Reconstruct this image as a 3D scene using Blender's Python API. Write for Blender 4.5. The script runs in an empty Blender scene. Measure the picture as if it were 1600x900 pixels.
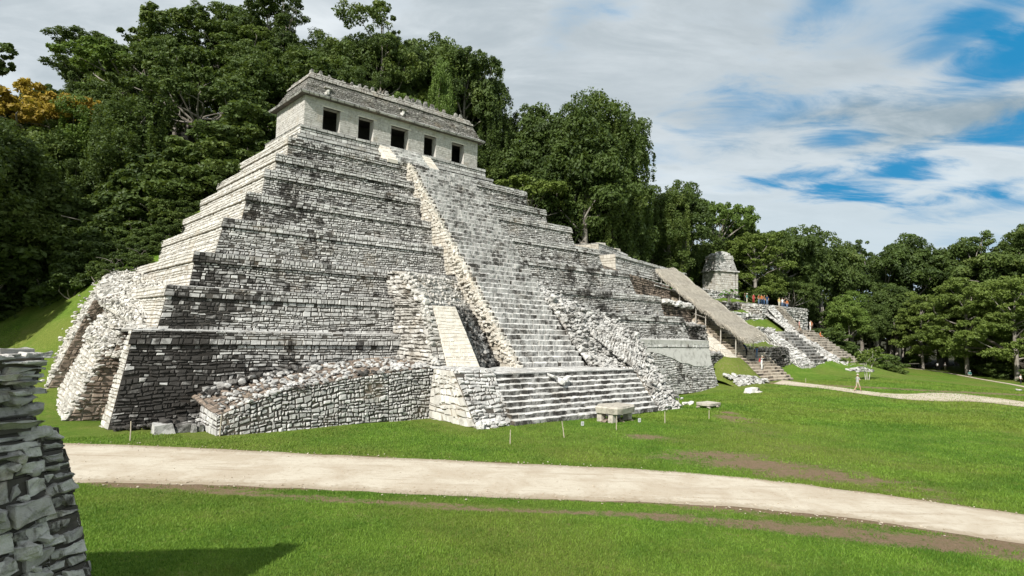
import bpy, bmesh, math, random
import numpy as np
from mathutils import Vector, Matrix

R = math.radians
sc = bpy.context.scene
COL = sc.collection

# ------------------------------------------------------------------ camera
CAM_Z = 6.2
PITCH, ROLL, FPX = R(4.0), R(1.6), 960.0
cam_d = bpy.data.cameras.new('camera')
cam = bpy.data.objects.new('camera', cam_d)
COL.objects.link(cam)
cam_d.sensor_width = 36.0
cam_d.lens = 36.0 * FPX / 1600.0
cam_d.clip_start = 0.1
cam_d.clip_end = 3000
cam.matrix_world = (Matrix.Translation((0, 0, CAM_Z)) @ Matrix.Rotation(R(90) + PITCH, 4, 'X')
                    @ Matrix.Rotation(ROLL, 4, 'Z'))
sc.camera = cam

# ------------------------------------------------------------------ light
YAW = R(48.6)                               # direction of the pyramid's front
U = np.array([math.sin(YAW), math.cos(YAW), 0.0])      # along the front, to the right
V = np.array([-math.cos(YAW), math.sin(YAW), 0.0])     # into the depth of the pyramid
P0 = np.array([-22.645, 35.104, 0.0])                  # its front left foot
SUN_EL = R(40)
sh = -(U * 0.945 + V * 0.327)
sh = sh / np.linalg.norm(sh)
sund = np.array([sh[0] * math.cos(SUN_EL), sh[1] * math.cos(SUN_EL), math.sin(SUN_EL)])
ld = bpy.data.lights.new('sun', 'SUN')
ld.energy = 4.2
ld.angle = R(0.9)
ld.color = (1.0, 0.965, 0.90)
lo = bpy.data.objects.new('sun', ld)
COL.objects.link(lo)
lo.rotation_euler = Vector(sund).to_track_quat('Z', 'Y').to_euler()

EXPOSURE = 0.60
sc.view_settings.view_transform = 'Standard'
sc.view_settings.look = 'None'
sc.view_settings.exposure = EXPOSURE
sc.view_settings.gamma = 1.0
sc.view_settings.use_curve_mapping = False
sc.cycles.max_bounces = 6
sc.cycles.diffuse_bounces = 3
sc.cycles.transmission_bounces = 4
sc.cycles.transparent_max_bounces = 6
sc.cycles.use_denoising = True
sc.cycles.sample_clamp_indirect = 6

# ------------------------------------------------------------------ world: daylight sky under a broken cloud layer
w = bpy.data.worlds.new('World')
sc.world = w
w.use_nodes = True
nt = w.node_tree
nt.nodes.clear()
def N(tree, t, **kw):
    n = tree.nodes.new(t)
    for k, v in kw.items():
        if k.startswith('i_'):
            n.inputs[k[2:]].default_value = v
        else:
            setattr(n, k, v)
    return n
def L(tree, a, b):
    tree.links.new(a, b)
def M(tree, op, a, b=None, c=None, clamp=False):
    n = tree.nodes.new('ShaderNodeMath'); n.operation = op; n.use_clamp = clamp
    for k, x in enumerate((a, b, c)):
        if x is None: continue
        if isinstance(x, (int, float)): n.inputs[k].default_value = x
        else: tree.links.new(x, n.inputs[k])
    return n.outputs[0]
def MIX(tree, f, a, b, blend='MIX'):
    n = tree.nodes.new('ShaderNodeMix'); n.data_type = 'RGBA'; n.blend_type = blend; n.clamp_factor = True
    for k, x in ((0, f), (6, a), (7, b)):
        if isinstance(x, (int, float)): n.inputs[k].default_value = x
        elif isinstance(x, tuple): n.inputs[k].default_value = (x[0], x[1], x[2], 1.0)
        else: tree.links.new(x, n.inputs[k])
    return n.outputs[2]
def RANGE(tree, x, a, b, c=0.0, d=1.0, smooth=True):
    n = tree.nodes.new('ShaderNodeMapRange'); n.interpolation_type = 'SMOOTHSTEP' if smooth else 'LINEAR'
    tree.links.new(x, n.inputs[0])
    for k, v in zip((1, 2, 3, 4), (a, b, c, d)): n.inputs[k].default_value = v
    return n.outputs[0]
def NOISE(tree, vec, scale, detail=4, rough=0.55, dist=0.0, col=False):
    n = tree.nodes.new('ShaderNodeTexNoise')
    n.inputs['Scale'].default_value = scale; n.inputs['Detail'].default_value = detail
    n.inputs['Roughness'].default_value = rough; n.inputs['Distortion'].default_value = dist
    if vec is not None: tree.links.new(vec, n.inputs['Vector'])
    return n.outputs['Color' if col else 'Fac']

_cp, _sp, _c, _s = math.cos(PITCH), math.sin(PITCH), math.cos(ROLL), math.sin(ROLL)
_A = np.array([[1, 0, 0], [0, _sp, -_cp], [0, _cp, _sp]])
_B = np.array([[_c, -_s, 0], [_s, _c, 0], [0, 0, 1]])
_MC = _B @ _A
sky = N(nt, 'ShaderNodeTexSky')
sky.sky_type = 'NISHITA'
sky.sun_disc = False
sky.sun_elevation = SUN_EL
sky.sun_rotation = math.atan2(sund[0], sund[1])
sky.altitude = 150; sky.air_density = 1.0; sky.dust_density = 0.6; sky.ozone_density = 2.0
tc = N(nt, 'ShaderNodeTexCoord')
sep = N(nt, 'ShaderNodeSeparateXYZ'); L(nt, tc.outputs['Generated'], sep.inputs[0])
zz = M(nt, 'ADD', M(nt, 'MAXIMUM', sep.outputs[2], 0.0), 0.16)
comb = N(nt, 'ShaderNodeCombineXYZ')
L(nt, M(nt, 'DIVIDE', sep.outputs[0], zz), comb.inputs[0])
L(nt, M(nt, 'DIVIDE', sep.outputs[1], zz), comb.inputs[1])
mp = N(nt, 'ShaderNodeMapping'); L(nt, comb.outputs[0], mp.inputs[0])
CLOUD_OFF = (3.1, 1.7, 0.0)
mp.inputs['Location'].default_value = CLOUD_OFF
mp.inputs['Rotation'].default_value = (0, 0, R(-28))
mp.inputs['Scale'].default_value = (0.55, 1.0, 1.0)
c1 = NOISE(nt, mp.outputs[0], 0.95, 9, 0.56, 0.35)
c2 = NOISE(nt, mp.outputs[0], 2.6, 8, 0.6, 0.2)
mp2 = N(nt, 'ShaderNodeMapping'); L(nt, comb.outputs[0], mp2.inputs[0]); mp2.inputs['Rotation'].default_value = (0, 0, R(-24)); mp2.inputs['Scale'].default_value = (0.72, 1.35, 1.0)
c4 = NOISE(nt, mp2.outputs[0], 3.4, 10, 0.62, 0.6)
c3 = NOISE(nt, mp.outputs[0], 0.6, 5, 0.5, 0.0)
# more open sky to the right (+x), denser cloud to the left
side = M(nt, 'MULTIPLY', sep.outputs[0], 0.24)
dens = M(nt, 'SUBTRACT', M(nt, 'ADD', M(nt, 'MULTIPLY', c1, 0.72), M(nt, 'MULTIPLY', c2, 0.28)), side)
# gaps in the cloud and its darker bars, by the bearing and height at which they stand
az = M(nt, 'ARCTAN2', sep.outputs[0], sep.outputs[1]); el = M(nt, 'ARCSINE', sep.outputs[2])
wobb = M(nt, 'MULTIPLY', M(nt, 'SUBTRACT', M(nt, 'ADD', M(nt, 'MULTIPLY', c1, 0.4), M(nt, 'MULTIPLY', c4, 0.6)), 0.5), 6.5)
def spot(px, py, wx, wy, tilt, s):
    d = _MC.T @ np.array([px - 800.0, py - 450.0, FPX]); d = d / np.linalg.norm(d)
    a0, e0, t0 = math.atan2(d[0], d[1]), math.asin(d[2]), R(tilt)
    da, de = M(nt, 'SUBTRACT', az, a0), M(nt, 'SUBTRACT', el, e0)
    x = M(nt, 'ADD', M(nt, 'MULTIPLY', da, math.cos(t0) / R(wx)), M(nt, 'MULTIPLY', de, math.sin(t0) / R(wx)))
    y = M(nt, 'SUBTRACT', M(nt, 'MULTIPLY', de, math.cos(t0) / R(wy)), M(nt, 'MULTIPLY', da, math.sin(t0) / R(wy)))
    r2 = M(nt, 'SQRT', M(nt, 'ADD', M(nt, 'MULTIPLY', x, x), M(nt, 'MULTIPLY', y, y)))
    return RANGE(nt, M(nt, 'ADD', r2, wobb), -0.2, 1.9, s, 0.0)
gaps = None
for g_ in ((1575, 105, 5.0, 1.7, 10, .27), (1490, 62, 4, 1.0, 20, .15), (1285, 6, 4, 1.2, 28, .14), (1310, 212, 4.0, 1.1, -6, .38), (1420, 262, 9, 1.8, 10, .40), (1250, 275, 4.5, .9, 5, .30), (1540, 290, 6, 1.0, 8, .28), (1150, 185, 5, 2.0, 0, .22), (885, 45, 4, 2, 30, .16), (1585, 255, 3, 1.2, 0, .22),
           (1000, 250, 5, 1.4, 10, .10), (640, 20, 6, 2, 0, .12), (1480, 330, 8, .8, 4, .14)):
    v_ = spot(*g_); gaps = v_ if gaps is None else M(nt, 'MAXIMUM', gaps, v_)
dark_bar = M(nt, 'MAXIMUM', spot(1490, 190, 13, 2.4, -3, 1.0), spot(1180, 150, 14, 3.0, 6, .35))
dens = M(nt, 'ADD', M(nt, 'SUBTRACT', M(nt, 'ADD', dens, 0.07), gaps), M(nt, 'MULTIPLY', spot(1470, 192, 11, 1.5, -3, .16), 1.0))
cov = RANGE(nt, M(nt, 'ADD', dens, M(nt, 'MULTIPLY', M(nt, 'SUBTRACT', c4, 0.5), 0.35)), 0.08, 0.46)
shade = RANGE(nt, M(nt, 'ADD', M(nt, 'MULTIPLY', c3, 0.45), M(nt, 'ADD', M(nt, 'MULTIPLY', c2, 0.25), M(nt, 'MULTIPLY', c4, 0.30))), 0.38, 0.60)
CL_LIGHT = (5.5, 5.8, 5.95)
CL_DARK = (3.0, 3.38, 3.6)
ccol = MIX(nt, shade, CL_LIGHT, CL_DARK)
ccol = MIX(nt, dark_bar, ccol, (1.7, 2.2, 2.5))
low = RANGE(nt, sep.outputs[2], 0.10, 0.34)
ccol = MIX(nt, low, (3.9, 4.5, 4.85), ccol)
blue = MIX(nt, 0.93, sky.outputs[0], (0.06, 1.60, 3.30))
sky_mix = MIX(nt, M(nt, 'MULTIPLY', cov, 0.96), blue, ccol)
bg = N(nt, 'ShaderNodeBackground')
L(nt, sky_mix, bg.inputs[0]); bg.inputs[1].default_value = 0.11
wo = N(nt, 'ShaderNodeOutputWorld'); L(nt, bg.outputs[0], wo.inputs[0])

# ------------------------------------------------------------------ helpers
def Wp(a, b, z):
    """pyramid coordinates (along the front, into the depth, up) to world"""
    return P0 + U * a + V * b + np.array([0, 0, z])
def loc(x, y):
    q = np.array([x, y, 0.0]) - P0
    return q @ U, q @ V
def at(px, py, Y):
    """the place Y metres ahead of the viewpoint seen at this point of the 1600x900 photograph"""
    d = _MC.T @ np.array([px - 800.0, py - 450.0, FPX])
    return np.array([0, 0, CAM_Z]) + d * (Y / d[1])
def on_z(px, py, z):
    d = _MC.T @ np.array([px - 800.0, py - 450.0, FPX])
    return np.array([0, 0, CAM_Z]) + d * ((z - CAM_Z) / d[2])

def tag(o, label=None, cat=None, group=None, kind=None, category=None):
    cat = cat or category
    if label: o['label'] = label
    if cat: o['category'] = cat
    if group: o['group'] = group
    if kind: o['kind'] = kind
    return o
def empty(name, location=(0, 0, 0), rz=0.0, **kw):
    o = bpy.data.objects.new(name, None)
    COL.objects.link(o); o.location = location; o.rotation_euler = (0, 0, rz)
    o.empty_display_size = 0.3
    return tag(o, **kw)

class MB:
    """collects quads/triangles with a per-vertex tone and stain, builds ONE mesh object"""
    def __init__(s): s.v, s.f4, s.f3, s.t, s.st, s.m4, s.m3, s.n = [], [], [], [], [], [], [], 0
    def add(s, v, f, tone=0.5, stain=0.0, mat=0):
        v = np.asarray(v, float).reshape(-1, 3); f = np.asarray(f, int)
        if len(v) == 0 or len(f) == 0: return
        (s.f4 if f.shape[1] == 4 else s.f3).append(f + s.n)
        (s.m4 if f.shape[1] == 4 else s.m3).append(np.full(len(f), mat))
        s.v.append(v)
        s.t.append(np.broadcast_to(np.asarray(tone, float), (len(v),)).copy())
        s.st.append(np.broadcast_to(np.asarray(stain, float), (len(v),)).copy())
        s.n += len(v)
    def mesh(s, name, mats, smooth=False):
        me = bpy.data.meshes.new(name)
        v = np.concatenate(s.v)
        f4 = np.concatenate(s.f4) if s.f4 else np.zeros((0, 4), int)
        f3 = np.concatenate(s.f3) if s.f3 else np.zeros((0, 3), int)
        me.vertices.add(len(v)); me.vertices.foreach_set('co', v.astype(np.float32).ravel())
        idx = np.concatenate([f4.ravel(), f3.ravel()])
        me.loops.add(len(idx)); me.loops.foreach_set('vertex_index', idx.astype(np.int32))
        tot = np.concatenate([np.full(len(f4), 4), np.full(len(f3), 3)])
        st = np.concatenate([[0], np.cumsum(tot)[:-1]])
        me.polygons.add(len(tot))
        me.polygons.foreach_set('loop_start', st.astype(np.int32))
        me.polygons.foreach_set('loop_total', tot.astype(np.int32))
        mi = np.concatenate(s.m4 + s.m3) if (s.m4 or s.m3) else np.zeros(len(tot))
        me.polygons.foreach_set('material_index', mi.astype(np.int32))
        me.polygons.foreach_set('use_smooth', np.full(len(tot), bool(smooth)))
        for nm, arr in (('tone', s.t), ('stain', s.st)):
            at_ = me.attributes.new(nm, 'FLOAT', 'POINT')
            at_.data.foreach_set('value', np.concatenate(arr).astype(np.float32))
        for m in (mats if isinstance(mats, (list, tuple)) else [mats]): me.materials.append(m)
        me.update(calc_edges=True); me.validate()
        return me
    def build(s, name, mats, parent=None, smooth=False, **kw):
        o = bpy.data.objects.new(name, s.mesh(name, mats, smooth))
        COL.objects.link(o)
        if parent is not None: o.parent = parent
        return tag(o, **kw)

BOXF = np.array([[0, 3, 2, 1], [4, 5, 6, 7], [0, 1, 5, 4], [1, 2, 6, 5], [2, 3, 7, 6], [3, 0, 4, 7]])
def box(mb, x0, x1, y0, y1, z0, z1, tone=0.5, stain=0.0, mat=0, jit=0.0, rng=None, top=0.0):
    v = np.array([[x0, y0, z0], [x1, y0, z0], [x1, y1, z0], [x0, y1, z0],
                  [x0 + top, y0 + top, z1], [x1 - top, y0 + top, z1], [x1 - top, y1 - top, z1], [x0 + top, y1 - top, z1]], float)
    if jit and rng is not None: v += rng.uniform(-jit, jit, v.shape)
    mb.add(v, BOXF, tone, stain, mat)
def tube(mb, pts, rad, sides=8, tone=0.5, mat=0, cap=True):
    pts = np.asarray(pts, float); n = len(pts)
    rad = np.broadcast_to(np.asarray(rad, float), (n,))
    ring = []
    for i in range(n):
        d = pts[min(i + 1, n - 1)] - pts[max(i - 1, 0)]; d = d / (np.linalg.norm(d) + 1e-9)
        a = np.cross(d, [0, 0, 1.0] if abs(d[2]) < 0.9 else [1.0, 0, 0]); a /= np.linalg.norm(a)
        b = np.cross(d, a)
        an = np.arange(sides) * 2 * math.pi / sides
        ring.append(pts[i] + rad[i] * (np.cos(an)[:, None] * a + np.sin(an)[:, None] * b))
    v = np.concatenate(ring); f = []
    for i in range(n - 1):
        for k in range(sides):
            k2 = (k + 1) % sides
            f.append([i * sides + k, i * sides + k2, (i + 1) * sides + k2, (i + 1) * sides + k])
    mb.add(v, f, tone, 0, mat)
    if cap:
        c = np.concatenate([ring[-1], pts[-1:]])
        mb.add(c, [[k, (k + 1) % sides, sides] for k in range(sides)], tone, 0, mat)

# smooth value noise for shapes (numpy)
def vnoise(p, seed=0):
    p = np.asarray(p, float); i = np.floor(p).astype(int); f = p - i; f = f * f * (3 - 2 * f)
    def h(ix):
        n = ix[..., 0] * 374761393 + ix[..., 1] * 668265263 + (ix[..., 2] if p.shape[-1] > 2 else 0) * 2147483647 + seed * 1274126177
        n = (n ^ (n >> 13)) * 1274126177; n = n ^ (n >> 16)
        return (n & 0xffff) / 65535.0
    out = 0
    dims = p.shape[-1]
    for c in range(2 ** dims):
        o = np.array([(c >> k) & 1 for k in range(dims)])
        wgt = np.prod(np.where(o == 1, f, 1 - f), axis=-1)
        out = out + wgt * h(i + o)
    return out
def fbm(p, oct=4, seed=0):
    p = np.asarray(p, float); s = 0; a = 0.5; t = 0
    for k in range(oct):
        s = s + a * vnoise(p * 2 ** k + 17.3 * k, seed + k); t += a; a *= 0.5
    return s / t

# ------------------------------------------------------------------ masonry
def unit(x): return x / (np.linalg.norm(x, axis=-1, keepdims=True) + 1e-12)
def stones(mb, BL, BR, TR, TL, ch=0.3, sw=0.5, depth=0.10, gap=0.03, jit=0.02, cham=0.035, rng=None,
           wob=0.25, miss=0.0, stain=None, big=0.0, mortar=1, tone=(0.0, 1.0), flip=False, mat=0, sink=0.06):
    """coursed rubble over the patch BL-BR-TR-TL (counter-clockwise seen from outside): one block per stone
    with its own width, height, tilt and set-back, over a mortar backing"""
    BL, BR, TR, TL = (np.asarray(p, float) for p in (BL, BR, TR, TL))
    n = unit(np.cross(BR - BL, TL - BL) if np.linalg.norm(TL - BL) > 1e-6 else np.cross(BR - BL, TR - BL))
    if flip: n = -n
    Wd = 0.5 * (np.linalg.norm(BR - BL) + np.linalg.norm(TR - TL)); Hh = 0.5 * (np.linalg.norm(TL - BL) + np.linalg.norm(TR - BR))
    rows = max(1, int(round(Hh / ch)))
    hs = rng.uniform(0.55, 1.5, rows); te = np.concatenate([[0], np.cumsum(hs) / hs.sum()])
    S0, S1, T0, T1 = [], [], [], []
    for r in range(rows):
        k = max(1, int(round(Wd / (sw * rng.uniform(0.8, 1.25)))))
        ws = rng.uniform(0.45, 1.6, k); se = np.concatenate([[0], np.cumsum(ws) / ws.sum()])
        S0.append(se[:-1]); S1.append(se[1:]); T0.append(np.full(k, te[r])); T1.append(np.full(k, te[r + 1]))
    S0, S1, T0, T1 = map(np.concatenate, (S0, S1, T0, T1))
    if miss:
        keep = rng.random(len(S0)) > miss; S0, S1, T0, T1 = S0[keep], S1[keep], T0[keep], T1[keep]
    ph = rng.uniform(0, 6.28, 6)
    def warp(s, t):
        edge = np.sin(np.clip(t, 0, 1) * math.pi)
        wv = np.sin(s * Wd * 0.35 + ph[0]) * 0.5 + np.sin(s * Wd * 0.9 + ph[1] + t * 7) * 0.35 + np.sin(s * Wd * 2.3 + ph[2] + t * 15) * 0.25
        return s, t + edge * wv * wob * ch / Hh
    def P(s, t):
        s, t = warp(s, t); s = s[:, None]; t = t[:, None]
        return (1 - s) * (1 - t) * BL + s * (1 - t) * BR + s * t * TR + (1 - s) * t * TL
    m = len(S0)
    gs, gt = gap * 0.5 / Wd, gap * 0.5 / Hh
    cs, ct = (gap * 0.5 + cham * rng.uniform(0.5, 1.6, m)) / Wd, (gap * 0.5 + cham * rng.uniform(0.5, 1.6, m)) / Hh
    cs = np.minimum(cs, (S1 - S0) * 0.3); ct = np.minimum(ct, (T1 - T0) * 0.32)
    back = [P(S0 + gs, T0 + gt), P(S1 - gs, T0 + gt), P(S1 - gs, T1 - gt), P(S0 + gs, T1 - gt)]
    js = lambda: rng.uniform(-jit, jit, m)
    front = [P(S0 + cs + js() / Wd, T0 + ct + js() / Hh), P(S1 - cs + js() / Wd, T0 + ct + js() / Hh),
             P(S1 - cs + js() / Wd, T1 - ct + js() / Hh), P(S0 + cs + js() / Wd, T1 - ct + js() / Hh)]
    d0 = depth * rng.uniform(0.35, 1.0, m) + (rng.random(m) < big) * depth * rng.uniform(0.3, 1.0, m)
    front = [q + n * (d0 + rng.uniform(-0.35, 0.35, m) * depth * 0.6)[:, None] for q in front]
    back = [q - n * sink for q in back]
    v = np.stack(back + front, 1).reshape(-1, 3)
    base = np.arange(m)[:, None, None] * 8
    F = np.array([[4, 5, 6, 7], [0, 1, 5, 4], [1, 2, 6, 5], [2, 3, 7, 6], [3, 0, 4, 7]])
    if flip: F = F[:, ::-1]
    f = (base + F[None]).reshape(-1, 4)
    tn = np.repeat(rng.uniform(tone[0], tone[1], m), 8)
    sv = 0.0 if stain is None else np.repeat(stain(np.stack(front, 1).mean(1)), 8)
    mb.add(v, f, tn, sv, mat)
    # mortar backing, subdivided so that the stain can vary
    k1, k2 = max(1, int(Wd / 2)), max(1, int(Hh / 1.5))
    gs_, gt_ = np.meshgrid(np.linspace(0, 1, k1 + 1), np.linspace(0, 1, k2 + 1))
    s, t = gs_.ravel()[:, None], gt_.ravel()[:, None]
    g = (1 - s) * (1 - t) * BL + s * (1 - t) * BR + s * t * TR + (1 - s) * t * TL
    q = []
    for j in range(k2):
        for i in range(k1):
            a = j * (k1 + 1) + i
            q.append([a, a + 1, a + k1 + 2, a + k1 + 1] if not flip else [a, a + k1 + 1, a + k1 + 2, a + 1])
    mb.add(g, q, 0.2, 0.0 if stain is None else stain(g), mortar)

def _ico():
    bm = bmesh.new(); bmesh.ops.create_icosphere(bm, subdivisions=1, radius=1.0)
    bm.verts.ensure_lookup_table(); bm.faces.ensure_lookup_table()
    v = np.array([x.co[:] for x in bm.verts]); f = np.array([[x.index for x in p.verts] for p in bm.faces]); bm.free()
    return v, f
ICO_V, ICO_F = _ico()
def boulders(mb, pts, size, rng, flat=0.7, tone=(0, 1), stain=None, mat=0, rough=0.22):
    """angular field stones at the given places"""
    pts = np.asarray(pts, float); n = len(pts)
    if n == 0: return
    size = np.broadcast_to(np.asarray(size, float), (n,))
    V3 = np.broadcast_to(ICO_V, (n,) + ICO_V.shape).copy()
    # squarish blocks rather than balls
    V3 = np.sign(V3) * np.abs(V3) ** 0.62
    V3 *= 1 + rng.uniform(-rough, rough, V3.shape[:2])[:, :, None]
    V3 *= np.stack([rng.uniform(0.75, 1.45, n), rng.uniform(0.7, 1.15, n), flat * rng.uniform(0.65, 1.15, n)], 1)[:, None, :]
    az = rng.uniform(0, 6.28, n); tx = rng.normal(0, 0.25, n); ty = rng.normal(0, 0.25, n)
    x, y, z = V3[..., 0], V3[..., 1], V3[..., 2]
    y, z = y * np.cos(tx)[:, None] - z * np.sin(tx)[:, None], y * np.sin(tx)[:, None] + z * np.cos(tx)[:, None]
    x, z = x * np.cos(ty)[:, None] + z * np.sin(ty)[:, None], -x * np.sin(ty)[:, None] + z * np.cos(ty)[:, None]
    x, y = x * np.cos(az)[:, None] - y * np.sin(az)[:, None], x * np.sin(az)[:, None] + y * np.cos(az)[:, None]
    V3 = np.stack([x, y, z], -1) * (size * 0.5)[:, None, None] + pts[:, None, :]
    f = (np.arange(n)[:, None, None] * len(ICO_V) + ICO_F[None]).reshape(-1, 3)
    tn = np.repeat(rng.uniform(tone[0], tone[1], n), len(ICO_V))
    sv = 0.0 if stain is None else np.repeat(stain(pts), len(ICO_V))
    mb.add(V3.reshape(-1, 3), f, tn, sv, mat)
def patch_pts(BL, BR, TR, TL, n, rng, bump=0.0):
    BL, BR, TR, TL = (np.asarray(p, float) for p in (BL, BR, TR, TL))
    s, t = rng.random((n, 1)), rng.random((n, 1))
    p = (1 - s) * (1 - t) * BL + s * (1 - t) * BR + s * t * TR + (1 - s) * t * TL
    if bump: p = p + unit(np.cross(BR - BL, TL - BL))[None] * rng.uniform(-bump, bump, (n, 1))
    return p
def quad(mb, *p, tone=0.5, stain=0.0, mat=0):
    mb.add(np.array(p, float), [list(range(len(p)))], tone, stain, mat)

# ------------------------------------------------------------------ materials
def new_mat(name):
    m = bpy.data.materials.new(name); m.use_nodes = True
    t = m.node_tree; t.nodes.clear()
    out = N(t, 'ShaderNodeOutputMaterial'); p = N(t, 'ShaderNodeBsdfPrincipled')
    L(t, p.outputs[0], out.inputs[0])
    return m, t, p, out
def attr(t, nm):
    n = N(t, 'ShaderNodeAttribute'); n.attribute_name = nm; return n.outputs['Fac']
def bump(t, p, h, strength=0.5, dist=0.05):
    b = N(t, 'ShaderNodeBump'); b.inputs['Strength'].default_value = strength; b.inputs['Distance'].default_value = dist
    L(t, h, b.inputs['Height']); L(t, b.outputs[0], p.inputs['Normal'])
def stone_mat(name, lightc, midc, darkc, black=(0.028, 0.025, 0.022), cover=0.0, warm=(0.34, 0.27, 0.19), bs=0.5, scale=1.0, soft=0.17):
    """weathered limestone: tone per block, fine grain, ochre dust, black lichen"""
    m, t, p, out = new_mat(name)
    co = N(t, 'ShaderNodeTexCoord').outputs['Object']
    tone = attr(t, 'tone'); st = attr(t, 'stain')
    n1 = NOISE(t, co, 0.45 * scale, 5, 0.6); n2 = NOISE(t, co, 5.0 * scale, 6, 0.65); n3 = NOISE(t, co, 1.5 * scale, 6, 0.7, 0.4)
    base = MIX(t, RANGE(t, M(t, 'ADD', M(t, 'MULTIPLY', tone, 0.65), M(t, 'MULTIPLY', n2, 0.5)), 0.25, 0.95), midc, lightc)
    base = MIX(t, RANGE(t, n3, 0.46, 0.72, 0, 0.75), base, darkc)
    base = MIX(t, RANGE(t, n1, 0.52, 0.75, 0, 0.55), base, warm)
    # black lichen: where the noise, the block and the painted weathering together pass a threshold
    base = MIX(t, RANGE(t, st, 0.03, 0.2, 0, 0.6), base, (0.085, 0.075, 0.064))
    k = M(t, 'ADD', M(t, 'ADD', M(t, 'MULTIPLY', n3, 0.55), M(t, 'MULTIPLY', n1, 0.45)), M(t, 'ADD', M(t, 'MULTIPLY', tone, -0.10), st))
    k = M(t, 'ADD', k, M(t, 'MULTIPLY', n2, 0.16))
    lich = RANGE(t, k, 0.58 - cover, 0.58 - cover + soft, 0, 0.88)
    base = MIX(t, lich, base, black)
    L(t, base, p.inputs['Base Color'])
    p.inputs['Roughness'].default_value = 0.92
    p.inputs['Specular IOR Level'].default_value = 0.15
    bump(t, p, M(t, 'ADD', n2, M(t, 'MULTIPLY', NOISE(t, co, 22 * scale, 4, 0.6), 0.5)), bs, 0.05)
    return m
LIME = stone_mat('limestone', (0.60, 0.59, 0.56), (0.40, 0.39, 0.37), (0.16, 0.153, 0.143), cover=0.02, warm=(0.30, 0.265, 0.215))
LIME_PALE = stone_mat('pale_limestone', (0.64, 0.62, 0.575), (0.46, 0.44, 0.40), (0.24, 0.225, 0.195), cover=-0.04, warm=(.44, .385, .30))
LIME_DARK = stone_mat('dark_limestone', (0.34, 0.33, 0.31), (0.19, 0.185, 0.175), (0.08, 0.077, 0.07), cover=0.08)
ROOFSTONE = stone_mat('weathered_roof_stone', (0.33, 0.32, 0.29), (0.20, 0.19, 0.175), (0.08, 0.077, 0.07), cover=0.04, scale=1.6)
MORTAR = stone_mat('mortar', (0.12, 0.11, 0.095), (0.075, 0.068, 0.058), (0.04, 0.036, 0.032), cover=0.03)
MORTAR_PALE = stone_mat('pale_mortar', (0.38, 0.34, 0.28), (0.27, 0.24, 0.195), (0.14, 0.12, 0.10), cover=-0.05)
PLASTER = stone_mat('lime_plaster', (0.66, 0.62, 0.54), (0.54, 0.50, 0.43), (0.36, 0.32, 0.26), cover=-0.10, bs=0.35, warm=(0.45, 0.37, 0.27))
BROWNSTONE = stone_mat('brown_stained_stone', (0.30, 0.24, 0.19), (0.19, 0.15, 0.12), (0.09, 0.07, 0.055), cover=0.02)
GREYWALL = stone_mat('grey_wall_stone', (0.60, 0.58, 0.54), (0.36, 0.345, 0.32), (0.10, 0.094, 0.086), cover=0.03, warm=(.42, .33, .24), scale=2.2, bs=0.9)

def simple(name, c1, c2, scale=3.0, rough=0.85, bs=0.3, spec=0.2, use_tone=False):
    m, t, p, out = new_mat(name)
    co = N(t, 'ShaderNodeTexCoord').outputs['Object']
    n = NOISE(t, co, scale, 5, 0.6)
    f = RANGE(t, n, 0.3, 0.7)
    if use_tone: f = M(t, 'ADD', M(t, 'MULTIPLY', f, 0.35), M(t, 'MULTIPLY', attr(t, 'tone'), 0.65))
    L(t, MIX(t, f, c1, c2), p.inputs['Base Color'])
    p.inputs['Roughness'].default_value = rough; p.inputs['Specular IOR Level'].default_value = spec
    if bs: bump(t, p, n, bs, 0.03)
    return m
BARK = simple('bark', (0.16, 0.14, 0.115), (0.30, 0.275, 0.24), 1.3, 0.95)
BARK_DARK = simple('dark_bark', (0.05, 0.042, 0.034), (0.11, 0.095, 0.075), 1.3, 0.95)
BARK_PALE = simple('pale_bark', (0.42, 0.40, 0.34), (0.60, 0.57, 0.50), 2.0, 0.9)
STRAW = simple('straw', (0.29, 0.26, 0.21), (0.58, 0.535, 0.455), 2.5, 0.95, 0.2, 0.1, True)
POSTW = simple('weathered_pole_wood', (0.34, 0.31, 0.27), (0.50, 0.47, 0.42), 4.0)
WOOD = simple('stake_wood', (0.34, 0.29, 0.22), (0.52, 0.46, 0.36), 4.0)
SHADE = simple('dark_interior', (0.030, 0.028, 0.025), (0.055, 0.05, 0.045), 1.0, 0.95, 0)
WHITE = simple('white_paint', (0.62, 0.62, 0.60), (0.75, 0.75, 0.73), 6.0, 0.6, 0)
GREYP = simple('grey_print', (0.22, 0.23, 0.24), (0.32, 0.33, 0.34), 30.0, 0.6, 0)

def leaf_mat(name, dark, mid, light, warm=None):
    m, t, p, out = new_mat(name)
    tone = attr(t, 'tone')
    oi = N(t, 'ShaderNodeObjectInfo').outputs['Random']
    co = N(t, 'ShaderNodeTexCoord').outputs['Object']
    n = NOISE(t, co, 0.35, 3, 0.5)
    f = M(t, 'ADD', M(t, 'MULTIPLY', tone, 0.45), M(t, 'ADD', M(t, 'MULTIPLY', oi, 0.35), M(t, 'MULTIPLY', n, 0.35)))
    c = MIX(t, RANGE(t, f, 0.15, 0.6), dark, mid)
    c = MIX(t, RANGE(t, f, 0.6, 1.1), c, light)
    L(t, c, p.inputs['Base Color'])
    p.inputs['Roughness'].default_value = 0.55; p.inputs['Specular IOR Level'].default_value = 0.25
    tr = N(t, 'ShaderNodeBsdfTranslucent'); L(t, MIX(t, 0.5, c, (light[0] * 1.2, light[1] * 1.3, light[2] * 0.6)), tr.inputs[0])
    ms = N(t, 'ShaderNodeMixShader'); ms.inputs[0].default_value = 0.28
    L(t, p.outputs[0], ms.inputs[1]); L(t, tr.outputs[0], ms.inputs[2]); L(t, ms.outputs[0], out.inputs[0])
    return m
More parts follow.
